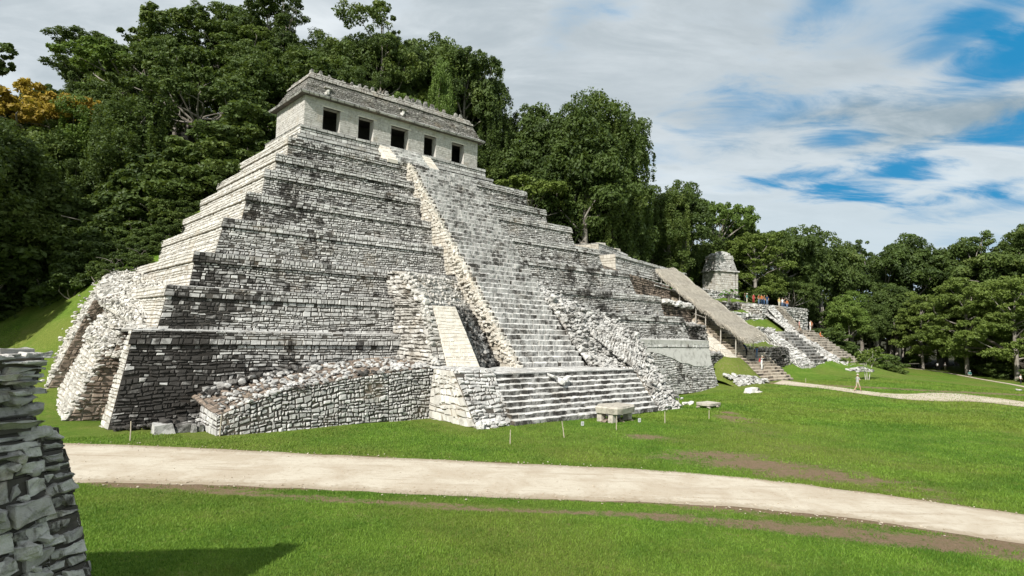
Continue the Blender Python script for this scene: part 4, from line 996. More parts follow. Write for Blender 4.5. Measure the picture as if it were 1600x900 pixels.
for x, z in ((19.6, 29.6), (28.5, 29.75)):
    m_ = TMB(TB)
    y0 = 17.25 + (z - 29.5) * .5
    boulders(m_, [(x, y0 + .05, z + .15), (x + .15, y0 + .1, z + .4), (x - .2, y0 + .1, z), (x + .25, y0 + .25, z + .65)], [.5, .42, .4, .4], rs, .9, (.2, .8), lambda p: np.full(len(p), -.03))
    box(m_, x - .25, x + .6, y0 - .05, y0 + .7, z + .78, z + .88, .3, .06, 0, .03, rs)
    m_.build('stucco_relief', LIME_PALE, RF)
# ------------------------------------------------------------------ ruined stepped building right of the pyramid
rr = np.random.default_rng(5)
ANG = math.atan2(U[1], U[0])
def pthing(name, base, label, cat, group=None, rz=0.0):
    return empty(name, Wp(*base), ANG + rz, label=label, cat=cat, group=group)
def gz(a, b):
    q = Wp(a, b, 0); return hz(q[0], q[1])
RB = (72, 10, 0.3)
RU = pthing('ruined_stepped_building', RB, 'half ruined stepped stone building with plastered upper platforms beside the right flank of the pyramid', 'ruin')
def RMB(): return TMB(RB)
pl = lambda p: (fbm(p * .5, 3, 81) - .5) * .2 - .05
gr = lambda p: (fbm(p * .5, 3, 82) - .5) * .2 - .02
bk_ = lambda p: (fbm(p * .5, 3, 83) - .5) * .2 + .07
# upper platform (two levels), its sunlit left ends
mb = RMB()
stones(mb, (65.3, 27, 17.6), (65.3, 20, 17.6), (65.2, 20, 20.0), (65.2, 27, 20.3), .4, .7, .04, .02, .02, .03, rr, .2, 0, pl, mat=2, mortar=3)
stones(mb, (65.3, 20, 17.4), (72.5, 20, 17.2), (72.5, 20.1, 19.0), (65.3, 20.1, 20.0), .3, .5, .1, .03, .04, .04, rr, .3, .02, gr)
stones(mb, (65.1, 19.9, 19.95), (70, 19.9, 19.4), (70, 24, 19.8), (65.1, 27, 20.3), .4, .7, .05, .03, .04, .04, rr, .3, .02, pl)
stones(mb, (65.2, 19.85, 18.9), (72.5, 19.9, 18.4), (72.5, 19.9, 18.65), (65.2, 19.85, 19.15), .3, .7, .06, .02, .03, .03, rr, .1, .02, gr)
for x0, x1, y, z0, z1 in ((68.6, 70.2, 22.5, 19.2, 20.7), (73, 74.6, 23, 18.6, 20.3), (76, 77.2, 24, 18, 19.6), (79, 80.8, 24.5, 17.4, 19.4)):
    box(mb, x0, x1, y, y + 1.4, z0 - 1, z1, rr.uniform(.5, 1), -.12, 2, .12, rr, .15)
p = patch_pts((70, 20.6, 18.9), (80, 20.6, 17.4), (82, 26, 18.6), (71, 26, 20), 260, rr, .2); boulders(mb, p, rr.uniform(.35, .9, 260), rr, .7, (.1, 1), gr)
stones(mb, (69.5, 20.3, 18.6), (82, 20.3, 16.8), (83, 26, 18.2), (70, 26, 19.8), .5, .7, .2, .05, .1, .06, rr, .6, .04, gr)
quad(mb, (72.6, 20.3, 17.4), (75.2, 20.3, 17.3), (73.2, 21.4, 19.2), (72.6, 21.4, 19.6), tone=.9, stain=-.2, mat=2)
mb.build('upper_platform', [LIME, MORTAR, PLASTER, MORTAR_PALE], RU)
mb = RMB()
stones(mb, (64.5, 20, 15.6), (64.5, 16, 15.6), (64.3, 16, 17.9), (64.3, 20, 17.9), .45, .8, .03, .02, .02, .03, rr, .2, 0, pl, mat=2, mortar=3)
stones(mb, (64.5, 16, 15.4), (83, 16, 14.2), (83, 16.1, 16.5), (64.4, 16.1, 17.9), .3, .5, .08, .03, .03, .04, rr, .3, .01, gr)
stones(mb, (64.3, 15.9, 17.5), (83, 15.9, 16.15), (83, 15.9, 16.5), (64.3, 15.9, 17.9), .3, .7, .06, .02, .03, .03, rr, .1, .01, gr)
stones(mb, (64.3, 15.9, 17.9), (83, 15.9, 16.5), (83, 20.5, 16.9), (64.3, 20.5, 18.1), .5, .7, .08, .03, .04, .04, rr, .3, .02, gr)
mb.build('middle_platform', [LIME, MORTAR, PLASTER, MORTAR_PALE], RU)
# dark brown terraces under the shelter and the pale steps beside it
mb = RMB()
stones(mb, (58, 13, 11), (73.5, 12.5, 10.5), (73.5, 12.9, 13.6), (58, 13.4, 15.6), .34, .55, .15, .04, .05, .05, rr, .4, .03, bk_, mat=2)
stones(mb, (58, 13.3, 15.4), (74, 12.9, 13.6), (74, 16, 14.1), (58, 16, 15.5), .5, .7, .15, .04, .05, .05, rr, .4, .03, gr)
stones(mb, (60, 10, 8), (73.5, 9, 7.6), (73.5, 9.3, 10.4), (60, 10.3, 11.5), .34, .55, .15, .04, .05, .05, rr, .4, .03, bk_, mat=2)
stones(mb, (60, 10.2, 11.3), (73.5, 9.2, 10.4), (73.5, 13, 10.9), (60, 13.2, 11.6), .5, .7, .15, .04, .05, .05, rr, .4, .03, gr, mat=2)
stones(mb, (69.5, 12.6, 13.5), (75.8, 12.6, 12.9), (75.8, 14, 13.2), (69.5, 14, 13.9), .5, .9, .1, .04, .05, .05, rr, .4, .0, pl, mat=3)
p = patch_pts((66, 9.1, 11), (73.5, 8.8, 10.4), (73.5, 10, 10.6), (66, 11, 11.3), 70, rr, .2); boulders(mb, p, rr.uniform(.4, 1.1, 70), rr, .7, (.3, 1), gr)
mb.build('middle_terrace', [LIME, MORTAR, BROWNSTONE, LIME_PALE], RU)
mb = RMB()
stones(mb, (63, 6.2, 4), (73.0, 5.6, 3.6), (72.8, 6.4, 7.6), (63, 7, 8.1), .34, .5, .25, .05, .1, .06, rr, .6, .03, bk_, .15)
stones(mb, (63, 7, 8.1), (72.8, 6.4, 7.6), (73.5, 9.4, 7.9), (63, 10, 8.3), .5, .6, .2, .05, .1, .06, rr, .6, .03, gr)
stones(mb, (65.4, 2.4, -.5), (73.0, 2.9, -.2), (73.0, 3.5, 3.7), (65.0, 3.0, 4.2), .34, .5, .25, .05, .1, .06, rr, .6, .03, bk_, .15)
stones(mb, (65.0, 3.0, 4.1), (73.0, 3.5, 3.7), (73.0, 5.8, 3.9), (65, 6.4, 4.3), .5, .6, .2, .05, .1, .06, rr, .6, .03, gr)
p = np.concatenate([patch_pts((64, 6.2, 8), (72.8, 6.2, 7.5), (72.8, 8.5, 7.9), (64, 9, 8.2), 90, rr, .15), patch_pts((65, 2.8, 4.1), (73, 3.4, 3.7), (73, 5.4, 4.0), (65, 5.4, 4.3), 70, rr, .15), patch_pts((66, 1.6, -.3), (73, 1.8, 0), (73, 2.6, .3), (66, 2.4, 0), 40, rr, .05)])
boulders(mb, p, rr.uniform(.35, .8, len(p)), rr, .7, (.1, 1), gr)
mb.build('lower_terrace', [LIME_DARK, MORTAR], RU)
# covered stairway and its white ramp
S0, S1, SA, SBb = 74.3, 80.2, -1.6, 14.5
zst = lambda b: .25 + (b + 1.6) * .80
mb = RMB()
k_ = 34; tr_ = (SBb - SA) / k_
for j in range(k_):
    b_ = SA + j * tr_; z_ = zst(b_)
    step_blocks(mb, S0 + rr.uniform(-.2, .1), (83.2 if b_ < 2.8 else S1) + rr.uniform(-.1, .3), b_, z_ - .1, zst(b_ + tr_), tr_, 1.5, tone=(.2, .9), stain=.02, jit=.03, mat=0)
    box(mb, S0, 83.0 if b_ < 2.8 else S1, b_ + .06, b_ + tr_ + .4, z_ - 2.2, zst(b_ + tr_) - .07, .2, 0, 1)
mb.build('stairway', [stone_mat('stair_brownstone', (.46, .40, .32), (.28, .23, .18), (.12, .095, .075), cover=.03), MORTAR], RU)
mb = RMB()
stones(mb, (72.6, 2.0, 3.1), (74.4, 1.5, 2.9), (74.3, 9.2, 8.5), (72.9, 9.4, 8.4), .6, .9, .06, .03, .03, .04, rr, .3, .0, pl)
stones(mb, (72.6, 9, 2), (72.6, 2.0, 2), (72.6, 2.0, 3.1), (72.9, 9.4, 8.4), .6, .7, .1, .03, .03, .04, rr, .3, .0, pl)
stones(mb, (72.6, 1.9, 1.6), (74.4, 1.4, 1.4), (74.4, 1.5, 2.9), (72.6, 2.0, 3.1), .4, .7, .1, .03, .03, .04, rr, .3, .0, pl)
mb.build('stair_ramp', [PLASTER, MORTAR_PALE], RU)
# grassy bank with a broken stone edge at the foot of the stair
bank = MB()
ga = np.linspace(66.3, 74.1, 18); gb_ = np.linspace(-2.4, 3.6, 14)
GA, GB = np.meshgrid(ga, gb_)
tops_ = np.clip((GB + 2.4) / 4.0, 0, 1) * (1.0 + 2.0 * np.clip((GA - 66.5) / 6, 0, 1))
pts = np.stack([Wp(a, b, 0) for a, b in zip(GA.ravel(), GB.ravel())])
hz_ = height(pts[:, 0], pts[:, 1]); pts[:, 2] = np.maximum(hz_, -.4) * .6 + tops_.ravel() + (fbm(pts[:, :2] * .8, 3, 2) - .5) * .4 - .12
ii = np.arange(GA.size).reshape(GA.shape)
bank.add(pts, np.stack([ii[:-1, :-1], ii[:-1, 1:], ii[1:, 1:], ii[1:, :-1]], -1).reshape(-1, 4), .35, 0)
bank.build('grass_bank', LAWN, smooth=True, kind='structure')
mb = MB()
base_ = Wp(70, -1.2, .6)
p = patch_pts((67.0, -1.9, .1), (73.6, -2.6, .4), (71.5, -1.5, 1.1), (67.0, .2, 1.5), 150, rr, .08)
pw = np.array([Wp(*q) for q in p]) - base_
boulders(mb, pw, rr.uniform(.3, .75, 150), rr, .5, (.0, .7), lambda q: (fbm(q * .8, 3, 5) - .5) * .3 + .03)
o = mb.build('stone_rubble_heap', LIME, label='low heap of pale rubble along the grassy bank at the foot of the thatched stair', category='rubble'); o.location = base_

# ------------------------------------------------------------------ thatched shelter over that stairway
SHB = (76.5, 6, 4)
SH = pthing('thatched_shelter', SHB, 'long sloping straw roof on pale poles sheltering a stone stairway', 'shelter')
mb = TMB(SHB)
T0, T1, TBA, TBB = 73.6, 79.3, .9, 15.5
zt_ = lambda b, a=76: 6.2 + (b - .9) * .70 - .35 * np.sin(np.clip((b - .9) / 14.6, 0, 1) * math.pi) + np.where(np.asarray(a) < 78.2, (np.asarray(a) - 74) * .19, 4.2 * .19 - (np.asarray(a) - 78.2) * .3) + .16 * np.sin(np.asarray(b) * 2.1 + np.asarray(a) * .7)
nA, nB = 9, 30
aa, bb_ = np.meshgrid(np.linspace(T0, T1, nA), np.linspace(TBA, TBB, nB))
zz2 = zt_(bb_, aa) + .1 * (fbm(np.stack([aa.ravel(), bb_.ravel()], 1) * .5, 3, 4).reshape(aa.shape) - .5)
for off, fl in ((0, False), (-.35, True)):
    ii = np.arange(aa.size).reshape(aa.shape); q = np.stack([ii[:-1, :-1], ii[:-1, 1:], ii[1:, 1:], ii[1:, :-1]], -1).reshape(-1, 4)
    mb.add(np.stack([aa.ravel(), bb_.ravel(), zz2.ravel() + off], 1), q[:, ::-1] if fl else q, .35, 0)
# straw bundles laid downslope, ends ragged along every edge
n_ = 14000; sa = rr.uniform(T0 - .1, T1 + .1, n_); sb = rr.uniform(TBA - .2, TBB, n_); ln = rr.uniform(.5, 1.3, n_)
edge = np.maximum(np.clip((T0 + .5 - sa) / .6, 0, 1), np.clip((sa - T1 + .5) / .6, 0, 1))
z0 = zt_(sb, sa) + .05 + rr.uniform(0, .09, n_); b1 = sb - ln * .8; a1 = sa + rr.normal(0, .12, n_) + np.where(sa < T0 + .5, -.35, 0) * edge + np.where(sa > T1 - .5, .35, 0) * edge
z1 = zt_(b1, a1) + .03 + rr.uniform(-.02, .05, n_) - edge * rr.uniform(.1, .5, n_) - np.clip((TBA + .6 - b1), 0, 1) * .3
wd = rr.uniform(.02, .05, n_)
v = np.stack([np.stack([sa - wd, sb, z0], 1), np.stack([sa + wd, sb, z0], 1), np.stack([a1 + wd * .6, b1, z1], 1), np.stack([a1 - wd * .6, b1, z1], 1)], 1).reshape(-1, 3)
mb.add(v, np.arange(n_ * 4).reshape(-1, 4), np.repeat(rr.uniform(.1, 1, n_), 4), 0)
for e0, (n2, xa) in enumerate(((1500, T0), (1500, T1))):
    sb = rr.uniform(TBA, TBB, n2); sa = xa + rr.normal(0, .08, n2); z0 = zt_(sb, sa) + .02; wd = rr.uniform(.02, .05, n2)
    dr = rr.uniform(.35, .75, n2)
    v = np.stack([np.stack([sa, sb - wd, z0], 1), np.stack([sa, sb + wd, z0], 1), np.stack([sa + rr.normal(0, .08, n2), sb - .2 + wd, z0 - dr], 1), np.stack([sa + rr.normal(0, .08, n2), sb - .2 - wd, z0 - dr], 1)], 1).reshape(-1, 3)
    mb.add(v, np.arange(n2 * 4).reshape(-1, 4), np.repeat(rr.uniform(.0, .8, n2), 4), 0)
sa = rr.uniform(T0, T1, 700); z0 = zt_(np.full(700, TBA), sa); wd = rr.uniform(.02, .05, 700); dr = rr.uniform(.3, .8, 700)
v = np.stack([np.stack([sa - wd, np.full(700, TBA), z0], 1), np.stack([sa + wd, np.full(700, TBA), z0], 1), np.stack([sa + wd, TBA - .3 - rr.uniform(0, .2, 700), z0 - dr], 1), np.stack([sa - wd, TBA - .3 - rr.uniform(0, .2, 700), z0 - dr], 1)], 1).reshape(-1, 3)
mb.add(v, np.arange(2800).reshape(-1, 4), np.repeat(rr.uniform(0, .9, 700), 4), 0)
mb.build('thatch', STRAW, SH)
for a in (74.0, 78.9):
    for b in (2.3, 4.6, 7.0, 8.6, 9.9, 11.4, 14.7):
        m_ = TMB(SHB); zg = max(gz(a, b), zst(min(b, 14.5)) - .3) if a > 74.2 else max(zst(b) - .4, .2)
        tube(m_, [(a, b, zg - .2), (a + .03, b, zt_(b, a) - .12)], [.085, .075], 7); m_.build('post', POSTW, SH)
    m_ = TMB(SHB); tube(m_, [(a, 1.2, zt_(1.2, a) - .45), (a, 7, zt_(7, a) - .45), (a, 15.2, zt_(15.2, a) - .45)], .07, 6); m_.build('roof_beam', POSTW, SH)
m_ = TMB(SHB); tube(m_, [(74.0, 7.0, 8.9), (74.0, 11.8, 10.4)], .04, 6); m_.build('handrail', POSTW, SH)

# ------------------------------------------------------------------ hillside terraces and stairs right of it
def terrace_wall(name, base, pts_bl, label, mats=(LIME_DARK, MORTAR), st=bk_, cat='wall', seed=1, fill=26, grass_depth=4.0):
    """a rough retaining wall: pts = front line [(a, b, z0, z1)...] going right, grassy behind"""
    r = np.random.default_rng(seed); mbx = TMB(base)
    for (a0, b0, z0, t0), (a1, b1, z1, t1) in zip(pts_bl[:-1], pts_bl[1:]):
        stones(mbx, (a0, b0, z0), (a1, b1, z1), (a1, b1 + .4, t1), (a0, b0 + .4, t0), .36, .55, .28, .05, .1, .06, r, .6, .03, st, .15)
        pp = patch_pts((a0, b0 + .3, t0), (a1, b1 + .3, t1), (a1, b1 + 1.2, t1 + .05), (a0, b0 + 1.2, t0 + .05), int(fill * max(.3, abs(a1 - a0) / 8)), r, .05)
        boulders(mbx, pp, r.uniform(.3, .7, len(pp)), r, .6, (.2, 1), st)
    e = pthing(name, base, label, cat)
    mbx.build('masonry', list(mats), e)
    g = TMB(base); n_ = 24
    A_ = np.concatenate([np.linspace(p[0], q[0], 8, endpoint=False) for p, q in zip(pts_bl[:-1], pts_bl[1:])] + [[pts_bl[-1][0]]])
    B_ = np.interp(A_, [p[0] for p in pts_bl], [p[1] for p in pts_bl]); Z_ = np.interp(A_, [p[0] for p in pts_bl], [p[3] for p in pts_bl])
    k = np.linspace(0, 1, 6); GA_ = np.repeat(A_[:, None], 6, 1); GB2 = B_[:, None] + .35 + k[None] * grass_depth; GZ2 = Z_[:, None] + .03 + k[None] * grass_depth * .16 + (fbm(np.stack([GA_, GB2], -1) * .9, 3, seed) - .5) * .3
    ii = np.arange(GA_.size).reshape(GA_.shape)
    g.add(np.stack([GA_.ravel(), GB2.ravel(), GZ2.ravel()], 1), np.stack([ii[:-1, :-1], ii[1:, :-1], ii[1:, 1:], ii[:-1, 1:]], -1).reshape(-1, 4), .47, 0)
    g.build('grass_top', LAWN, e, smooth=True)
    return e
terrace_wall('retaining_wall', (88, 4, 1), [(80.3, 4.2, .5, 3.4), (83.5, 4, .6, 4.7), (91.0, 4, .6, 4.7), (94.6, 4, 1.2, 4.6), (95.2, 7, 1.4, 4.6)], 'rough dark rubble wall at lawn level right beside the steps of the thatched stair', seed=21)
terrace_wall('retaining_wall', (95, 9, 4.5), [(80.4, 9.5, 4.6, 7.4), (91, 9, 4.6, 7.8), (100.5, 9, 4.8, 7.9), (101.3, 12, 5.2, 7.9)], 'second rough rubble wall, stepped back above the lowest dark wall by the thatched stair', mats=(LIME, MORTAR), seed=22)
terrace_wall('retaining_wall', (98, 13.5, 8), [(80.6, 14, 8.4, 10.6), (97, 13.6, 8.0, 10.5), (107, 13.2, 7.6, 10.4), (107.6, 15, 8, 10.4)], 'third rubble wall halfway up the slope with a green grass strip in front', mats=(LIME, MORTAR), seed=23)
terrace_wall('retaining_wall', (106, 17, 10.5), [(84, 18.5, 11.0, 13.0), (98, 17.2, 10.3, 12.6), (114.6, 17, 10.2, 12.8), (115.3, 20, 10.8, 12.8)], 'upper dark rubble wall just below the terrace where visitors stand in a row', seed=24, grass_depth=5)
terrace_wall('retaining_wall', (106, 23, 13.6), [(92, 24.5, 13.6, 15.6), (101, 23.6, 13.2, 15.4), (113.2, 22.6, 13.0, 14.9), (113.8, 25, 13.4, 14.9)], 'topmost low stone wall at the foot of the small ruined temple on the slope', mats=(LIME, MORTAR), seed=25, grass_depth=3)

# long stair up the slope on the right, with a rubble slope beside it
def stair_flight(mbx, a0, a1, b0, b1, z0, z1, n, r, mat=0):
    tr = (b1 - b0) / n; ri = (z1 - z0) / n
    for j in range(n):
        step_blocks(mbx, a0 + r.uniform(-.15, .15), a1 + r.uniform(-.15, .15), b0 + j * tr, z0 + j * ri - .1, z0 + (j + 1) * ri, tr, 1.2, tone=(.2, 1), stain=.03, jit=.04, mat=mat)
        box(mbx, a0 + .1, a1 - .1, b0 + j * tr + .08, b1 + .8, z0 - .6 + j * ri, z0 + (j + 1) * ri - .07, .2, 0, 1)
HSB = (109.5, 3, 1.8)
HS = pthing('hillside_stairway', HSB, 'long narrow stone stairway climbing the slope at the right edge of the ruins', 'stairs')
mb = TMB(HSB); stair_flight(mb, 107.2, 113.6, -.9, 8.4, 1.75, 7.9, 15, rr)
mb.build('stair_flight', [stone_mat('hill_stair_stone', (.40, .36, .30), (.25, .215, .175), (.10, .085, .07), cover=.02), MORTAR], HS)
mb = TMB(HSB); stair_flight(mb, 108.2, 111.8, 9.4, 13.2, 7.9, 12.3, 12, rr); mb.build('stair_flight', [bpy.data.materials['hill_stair_stone'], MORTAR], HS)
mb = TMB(HSB)
stones(mb, (104.8, -.6, 1.7), (107.2, -1.2, 1.5), (107.2, 9.4, 7.9), (105.0, 9.4, 8.0), .45, .6, .2, .05, .1, .06, rr, .6, .03, pl, .2)
stones(mb, (102.6, 4.5, 5.2), (104.4, 3.2, 4.6), (106.6, 14, 11.4), (105, 15, 11.8), .45, .6, .2, .05, .1, .06, rr, .6, .03, pl, .2)
stones(mb, (104.2, 9.4, 4), (104.2, -.6, 1.4), (104.2, -.6, 1.9), (104.6, 9.4, 8.4), .45, .6, .2, .05, .1, .06, rr, .6, .03, gr, .2)
stones(mb, (103.5, 13.15, 12.35), (123, 13.15, 12.35), (123, 17.6, 12.6), (103.5, 17.6, 12.6), .5, .7, .08, .05, .05, .06, rr, .6, .0, gr, .1)
stones(mb, (111.8, 13.2, 6), (123, 13.2, 6), (123, 13.2, 12.35), (111.8, 13.2, 12.35), .36, .5, .2, .05, .1, .06, rr, .6, .03, gr, .2)
stones(mb, (103.5, 13.2, 7), (108.2, 13.2, 7), (108.2, 13.2, 12.35), (103.5, 13.2, 12.35), .36, .5, .2, .05, .1, .06, rr, .6, .03, gr, .2)
stones(mb, (103.5, 17.6, 8), (103.5, 13.15, 8), (103.5, 13.15, 12.35), (103.5, 17.6, 12.6), .36, .5, .2, .05, .1, .06, rr, .6, .03, gr, .2)
stones(mb, (105, 9.4, 8.0), (108.2, 9.4, 7.9), (108.2, 13.3, 12.3), (105, 13.3, 12.2), .45, .6, .2, .05, .1, .06, rr, .6, .03, pl, .2)
p = patch_pts((104.8, -.8, 1.8), (107.0, -1.2, 1.6), (107.0, 9.4, 8.0), (105, 9.4, 8.1), 140, rr, .1); boulders(mb, p, rr.uniform(.3, .7, 140), rr, .5, (.0, .8), gr)
stones(mb, (104.6, -1.1, -.5), (114, -1.1, -.5), (114, -1.05, 1.8), (104.6, -1.05, 1.75), .36, .5, .1, .05, .1, .06, rr, .6, .03, gr, .2)
mb.build('rubble_ramp', MATS, HS)
CSB = (98, 3.5, 2.5)
CS = pthing('corner_stairway', CSB, 'short broken flight of dark steps curving round a rubble corner below the long hillside stair', 'stairs')
mb = TMB(CSB); stair_flight(mb, 97.2, 102.8, 1.4, 7.2, 2.5, 7.4, 10, rr); mb.build('stair_flight', [LIME_DARK, MORTAR], CS)
mb = TMB(CSB)
stones(mb, (94.8, 2.2, 1.8), (97.4, 1.2, 2.2), (97.6, 8.2, 7.6), (96.0, 9, 7.6), .45, .6, .2, .05, .1, .06, rr, .6, .03, pl, .2)
stones(mb, (94.8, 2.2, -.6), (97.4, 1.2, -.6), (97.4, 1.2, 2.2), (94.8, 2.2, 1.8), .36, .5, .2, .05, .1, .06, rr, .6, .03, gr, .2)
stones(mb, (96.0, 9, 3), (94.8, 2.2, -.6), (94.8, 2.2, 1.8), (96.0, 9, 7.6), .36, .5, .2, .05, .1, .06, rr, .6, .03, gr, .2)
stones(mb, (97.0, 1.3, -.6), (103.2, 1.3, -.6), (103.2, 1.35, 2.5), (97.0, 1.35, 2.4), .36, .5, .1, .05, .1, .06, rr, .6, .03, gr, .2)
stones(mb, (102.6, 1.2, 2.4), (104.2, 1.2, 2.6), (104.4, 9, 7.9), (102.6, 8.6, 7.8), .45, .6, .2, .05, .1, .06, rr, .6, .03, pl, .2)
mb.build('rubble_ramp', MATS, CS)
# fallen stones on the mound
mb = MB(); base_ = Wp(104.5, -3.2, gz(104.5, -3.2))
qa_ = [(rr.uniform(101, 107), rr.uniform(-4.4, -2.2)) for _ in range(46)]
pw = np.array([Wp(a, b, 0) for a, b in qa_]); pw[:, 2] = height(pw[:, 0], pw[:, 1]) + .1
boulders(mb, pw - base_, rr.uniform(.3, .95, 46), rr, .5, (.0, .6), lambda q: np.full(len(q), .07))
o = mb.build('stone_rubble_heap', LIME, label='scatter of grey fallen stones on the grassy mound below the long hillside stair', category='rubble'); o.location = base_

# ------------------------------------------------------------------ small ruined temple on the slope
KB = (112.6, 27.0, 15.4)
KR = -R(24)
KS = .80
KT = pthing('small_ruined_temple', KB, 'small pale ruined temple with a broken mansard roof among the trees on the slope', 'temple', rz=KR)
KT.scale = (KS, KS, .97)
def KM(): return MB()
kst = lambda p: (fbm(p * .9, 3, 91) - .5) * .26 - .07
def kprism(mbx, x0, x1, y0, y1, z0, X0, X1, Y0, Y1, z1, ch, sw, dep, mats=(0, 1)):
    P_ = [(x0, y0, z0), (x1, y0, z0), (x1, y1, z0), (x0, y1, z0)]; Q_ = [(X0, Y0, z1), (X1, Y0, z1), (X1, Y1, z1), (X0, Y1, z1)]
    for k in range(4):
        k2 = (k + 1) % 4
        stones(mbx, P_[k], P_[k2], Q_[k2], Q_[k], ch, sw, dep, .03, .03, .04, rr, .3, .02, kst, mat=mats[0], mortar=mats[1])
    quad(mbx, *[(x, y, z - .02) for x, y, z in Q_], mat=mats[1])
mb = KM(); kprism(mb, -3.2, 3.0, -2.6, 3.2, -.6, -3.1, 2.9, -2.5, 3.1, 4.5, .4, .8, .06); mb.build('wall', [TWALL, MORTAR_PALE], KT)
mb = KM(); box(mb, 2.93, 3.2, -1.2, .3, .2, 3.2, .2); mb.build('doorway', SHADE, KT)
mb = KM(); kprism(mb, 3.3, 3.9, -2.5, -1.9, -.5, 3.3, 3.9, -2.5, -1.9, 4.4, .4, .6, .06); mb.build('pillar', [TWALL, MORTAR_PALE], KT)
mb = KM(); kprism(mb, -3.5, 4.1, -2.9, 3.5, 4.5, -3.5, 4.1, -2.9, 3.5, 4.85, .35, .8, .08); mb.build('cornice', [LIME, MORTAR], KT)
mb = KM(); kprism(mb, -3.2, 3.6, -2.6, 3.2, 4.85, -2.5, 2.7, -1.9, 2.5, 7.3, .32, .6, .09); kprism(mb, -2.7, 2.9, -2.1, 2.7, 7.3, -2.5, 2.6, -1.9, 2.5, 8.2, .3, .6, .1)
boulders(mb, np.stack([rr.uniform(-2.3, 2.3, 40), rr.uniform(-1.8, 2, 40), rr.uniform(8.2, 8.5, 40)], 1), rr.uniform(.4, .9, 40), rr, .7, (.1, 1), kst)
box(mb, -.6, 1.6, -1.6, 1.4, 8.1, 9.0, .5, .0, 0, .15, rr, .2)
mb.build('roof', [ROOFSTONE if False else LIME, MORTAR], KT)

# ------------------------------------------------------------------ the near palace wall at the left edge
rw = np.random.default_rng(9)
WB = np.array([-9.4, 12.2, 0.0])
mb = MB()
def wl(i, zlv):
    """face line of the wall (near end, far corner) at a level; the wall leans back and its foot spreads"""
    if i == 0: far = np.array([np.interp(zlv, [0, 2.75, 3.8, 4.5, 4.75, 5.5], [-8.35, -8.78, -8.95, -9.2, -9.22, -9.15]), 12.0, zlv])
    else: far = np.array([np.interp(zlv, [0, 1.35, 2.76, 3.9], [-8.0, -8.38, -8.78, -9.15]), 12.75, zlv])
    return far + np.array([-1.5, -5.5, 0]) * (1 if i == 0 else .3), far
zl = -.3
first = True
while zl < 5.45:
    hgt = rw.uniform(.20, .50) if zl < 3.6 else rw.uniform(.12, .28) if zl < 4.6 else rw.uniform(.08, .18)
    if zl + hgt > 5.45: hgt = 5.5 - zl
    n0, f0 = wl(0, zl); n1, f1 = wl(0, zl + hgt)
    ou = np.array([.96, -.26, 0]) * rw.uniform(-.05, .05)
    if 4.95 < zl < 5.3: ou = ou + np.array([.96, -.26, 0]) * .12
    stones(mb, n0 + ou - WB, f0 + ou - WB, f1 + ou - WB, n1 + ou - WB, hgt, (.62 if zl < 3.6 else .7), .13, .05, .06, .035, rw, .25, .03, lambda p: (fbm((p + WB) * 1.1, 3, 5) - .5) * .25 - .06, .35, sink=.25)
    # far end, round the corner
    ba = np.array([-3.2, -1.6, 0])
    stones(mb, f0 + ou - WB, f0 + ou + ba * 2 - WB, f1 + ou + ba * 2 - WB, f1 + ou - WB, hgt, .6, .14, .035, .05, .05, rw, .1, .03, lambda p: np.full(len(p), -.06), .25)
    zl += hgt
n1, f1 = wl(0, 5.5)
stones(mb, n1 - WB, f1 - WB, f1 + np.array([-6.4, -1.2, .1]) - WB, n1 + np.array([-6.4, -1.2, .1]) - WB, .5, .7, .12, .04, .06, .06, rw, .4, 0, lambda p: np.full(len(p), -.1))
# projecting slabs near the top and odd loose blocks
zl = -.3
while zl < 3.8:
    hgt = rw.uniform(.12, .3); n0, f0 = wl(1, zl); n1, f1 = wl(1, zl + hgt); ou = np.array([.96, -.26, 0]) * rw.uniform(-.05, .05)
    stones(mb, n0 + ou - WB, f0 + ou - WB, f1 + ou - WB, n1 + ou - WB, hgt, .34, .12, .04, .05, .035, rw, .2, .03, lambda p: (fbm((p + WB) * 1.1, 3, 6) - .5) * .25 - .02, .2, sink=.2)
    ba = np.array([-3.2, -.6, 0]); stones(mb, f0 + ou - WB, f0 + ou + ba - WB, f1 + ou + ba - WB, f1 + ou - WB, hgt, .5, .1, .04, .05, .04, rw, .1, .03, None)
    zl += hgt
n1, f1 = wl(0, 5.5)
for _ in range(26):
    t_ = 1 - .35 * rw.random(); z_ = rw.choice([5.3, 5.42, 5.05, 4.75]); q = n1 + (f1 - n1) * t_; ou = np.array([.96, -.26, 0]) * rw.uniform(-.15, .10)
    c_ = q + ou - WB; L_ = rw.uniform(.3, .7); d_ = unit(f1 - n1); s_ = np.array([d_[1], -d_[0], 0])
    c_[2] = z_; hh_ = rw.uniform(.05, .11)
    v = [c_ + d_ * L_ * i - s_ * .5 * (1 - j) + s_ * .14 * j + np.array([0, 0, hh_ * k]) for k in (0, 1) for (i, j) in ((-.5, 0), (-.5, 1), (.5, 1), (.5, 0))]
    v = np.array(v) + rw.uniform(-.03, .03, (8, 3)); mb.add(v, BOXF[:, ::-1] * 1, rw.random(), -.08)
n_ = 36; t_ = 1 - .3 * rw.random(n_); z_ = rw.uniform(.2, 5.0, n_); pp = np.array([(lambda a, b: a + (b - a) * t)(*wl(0, z)) for t, z in zip(t_, z_)]) + np.array([.96, -.26, 0]) * .02
boulders(mb, pp - WB, rw.uniform(.2, .5, n_), rw, .7, (.2, 1), lambda p: np.full(len(p), -.06))
o = mb.build('palace_wall', [GREYWALL, MORTAR], label='tall rough grey stone wall close by at the left edge of the lawn', category='wall')
o.location = WB
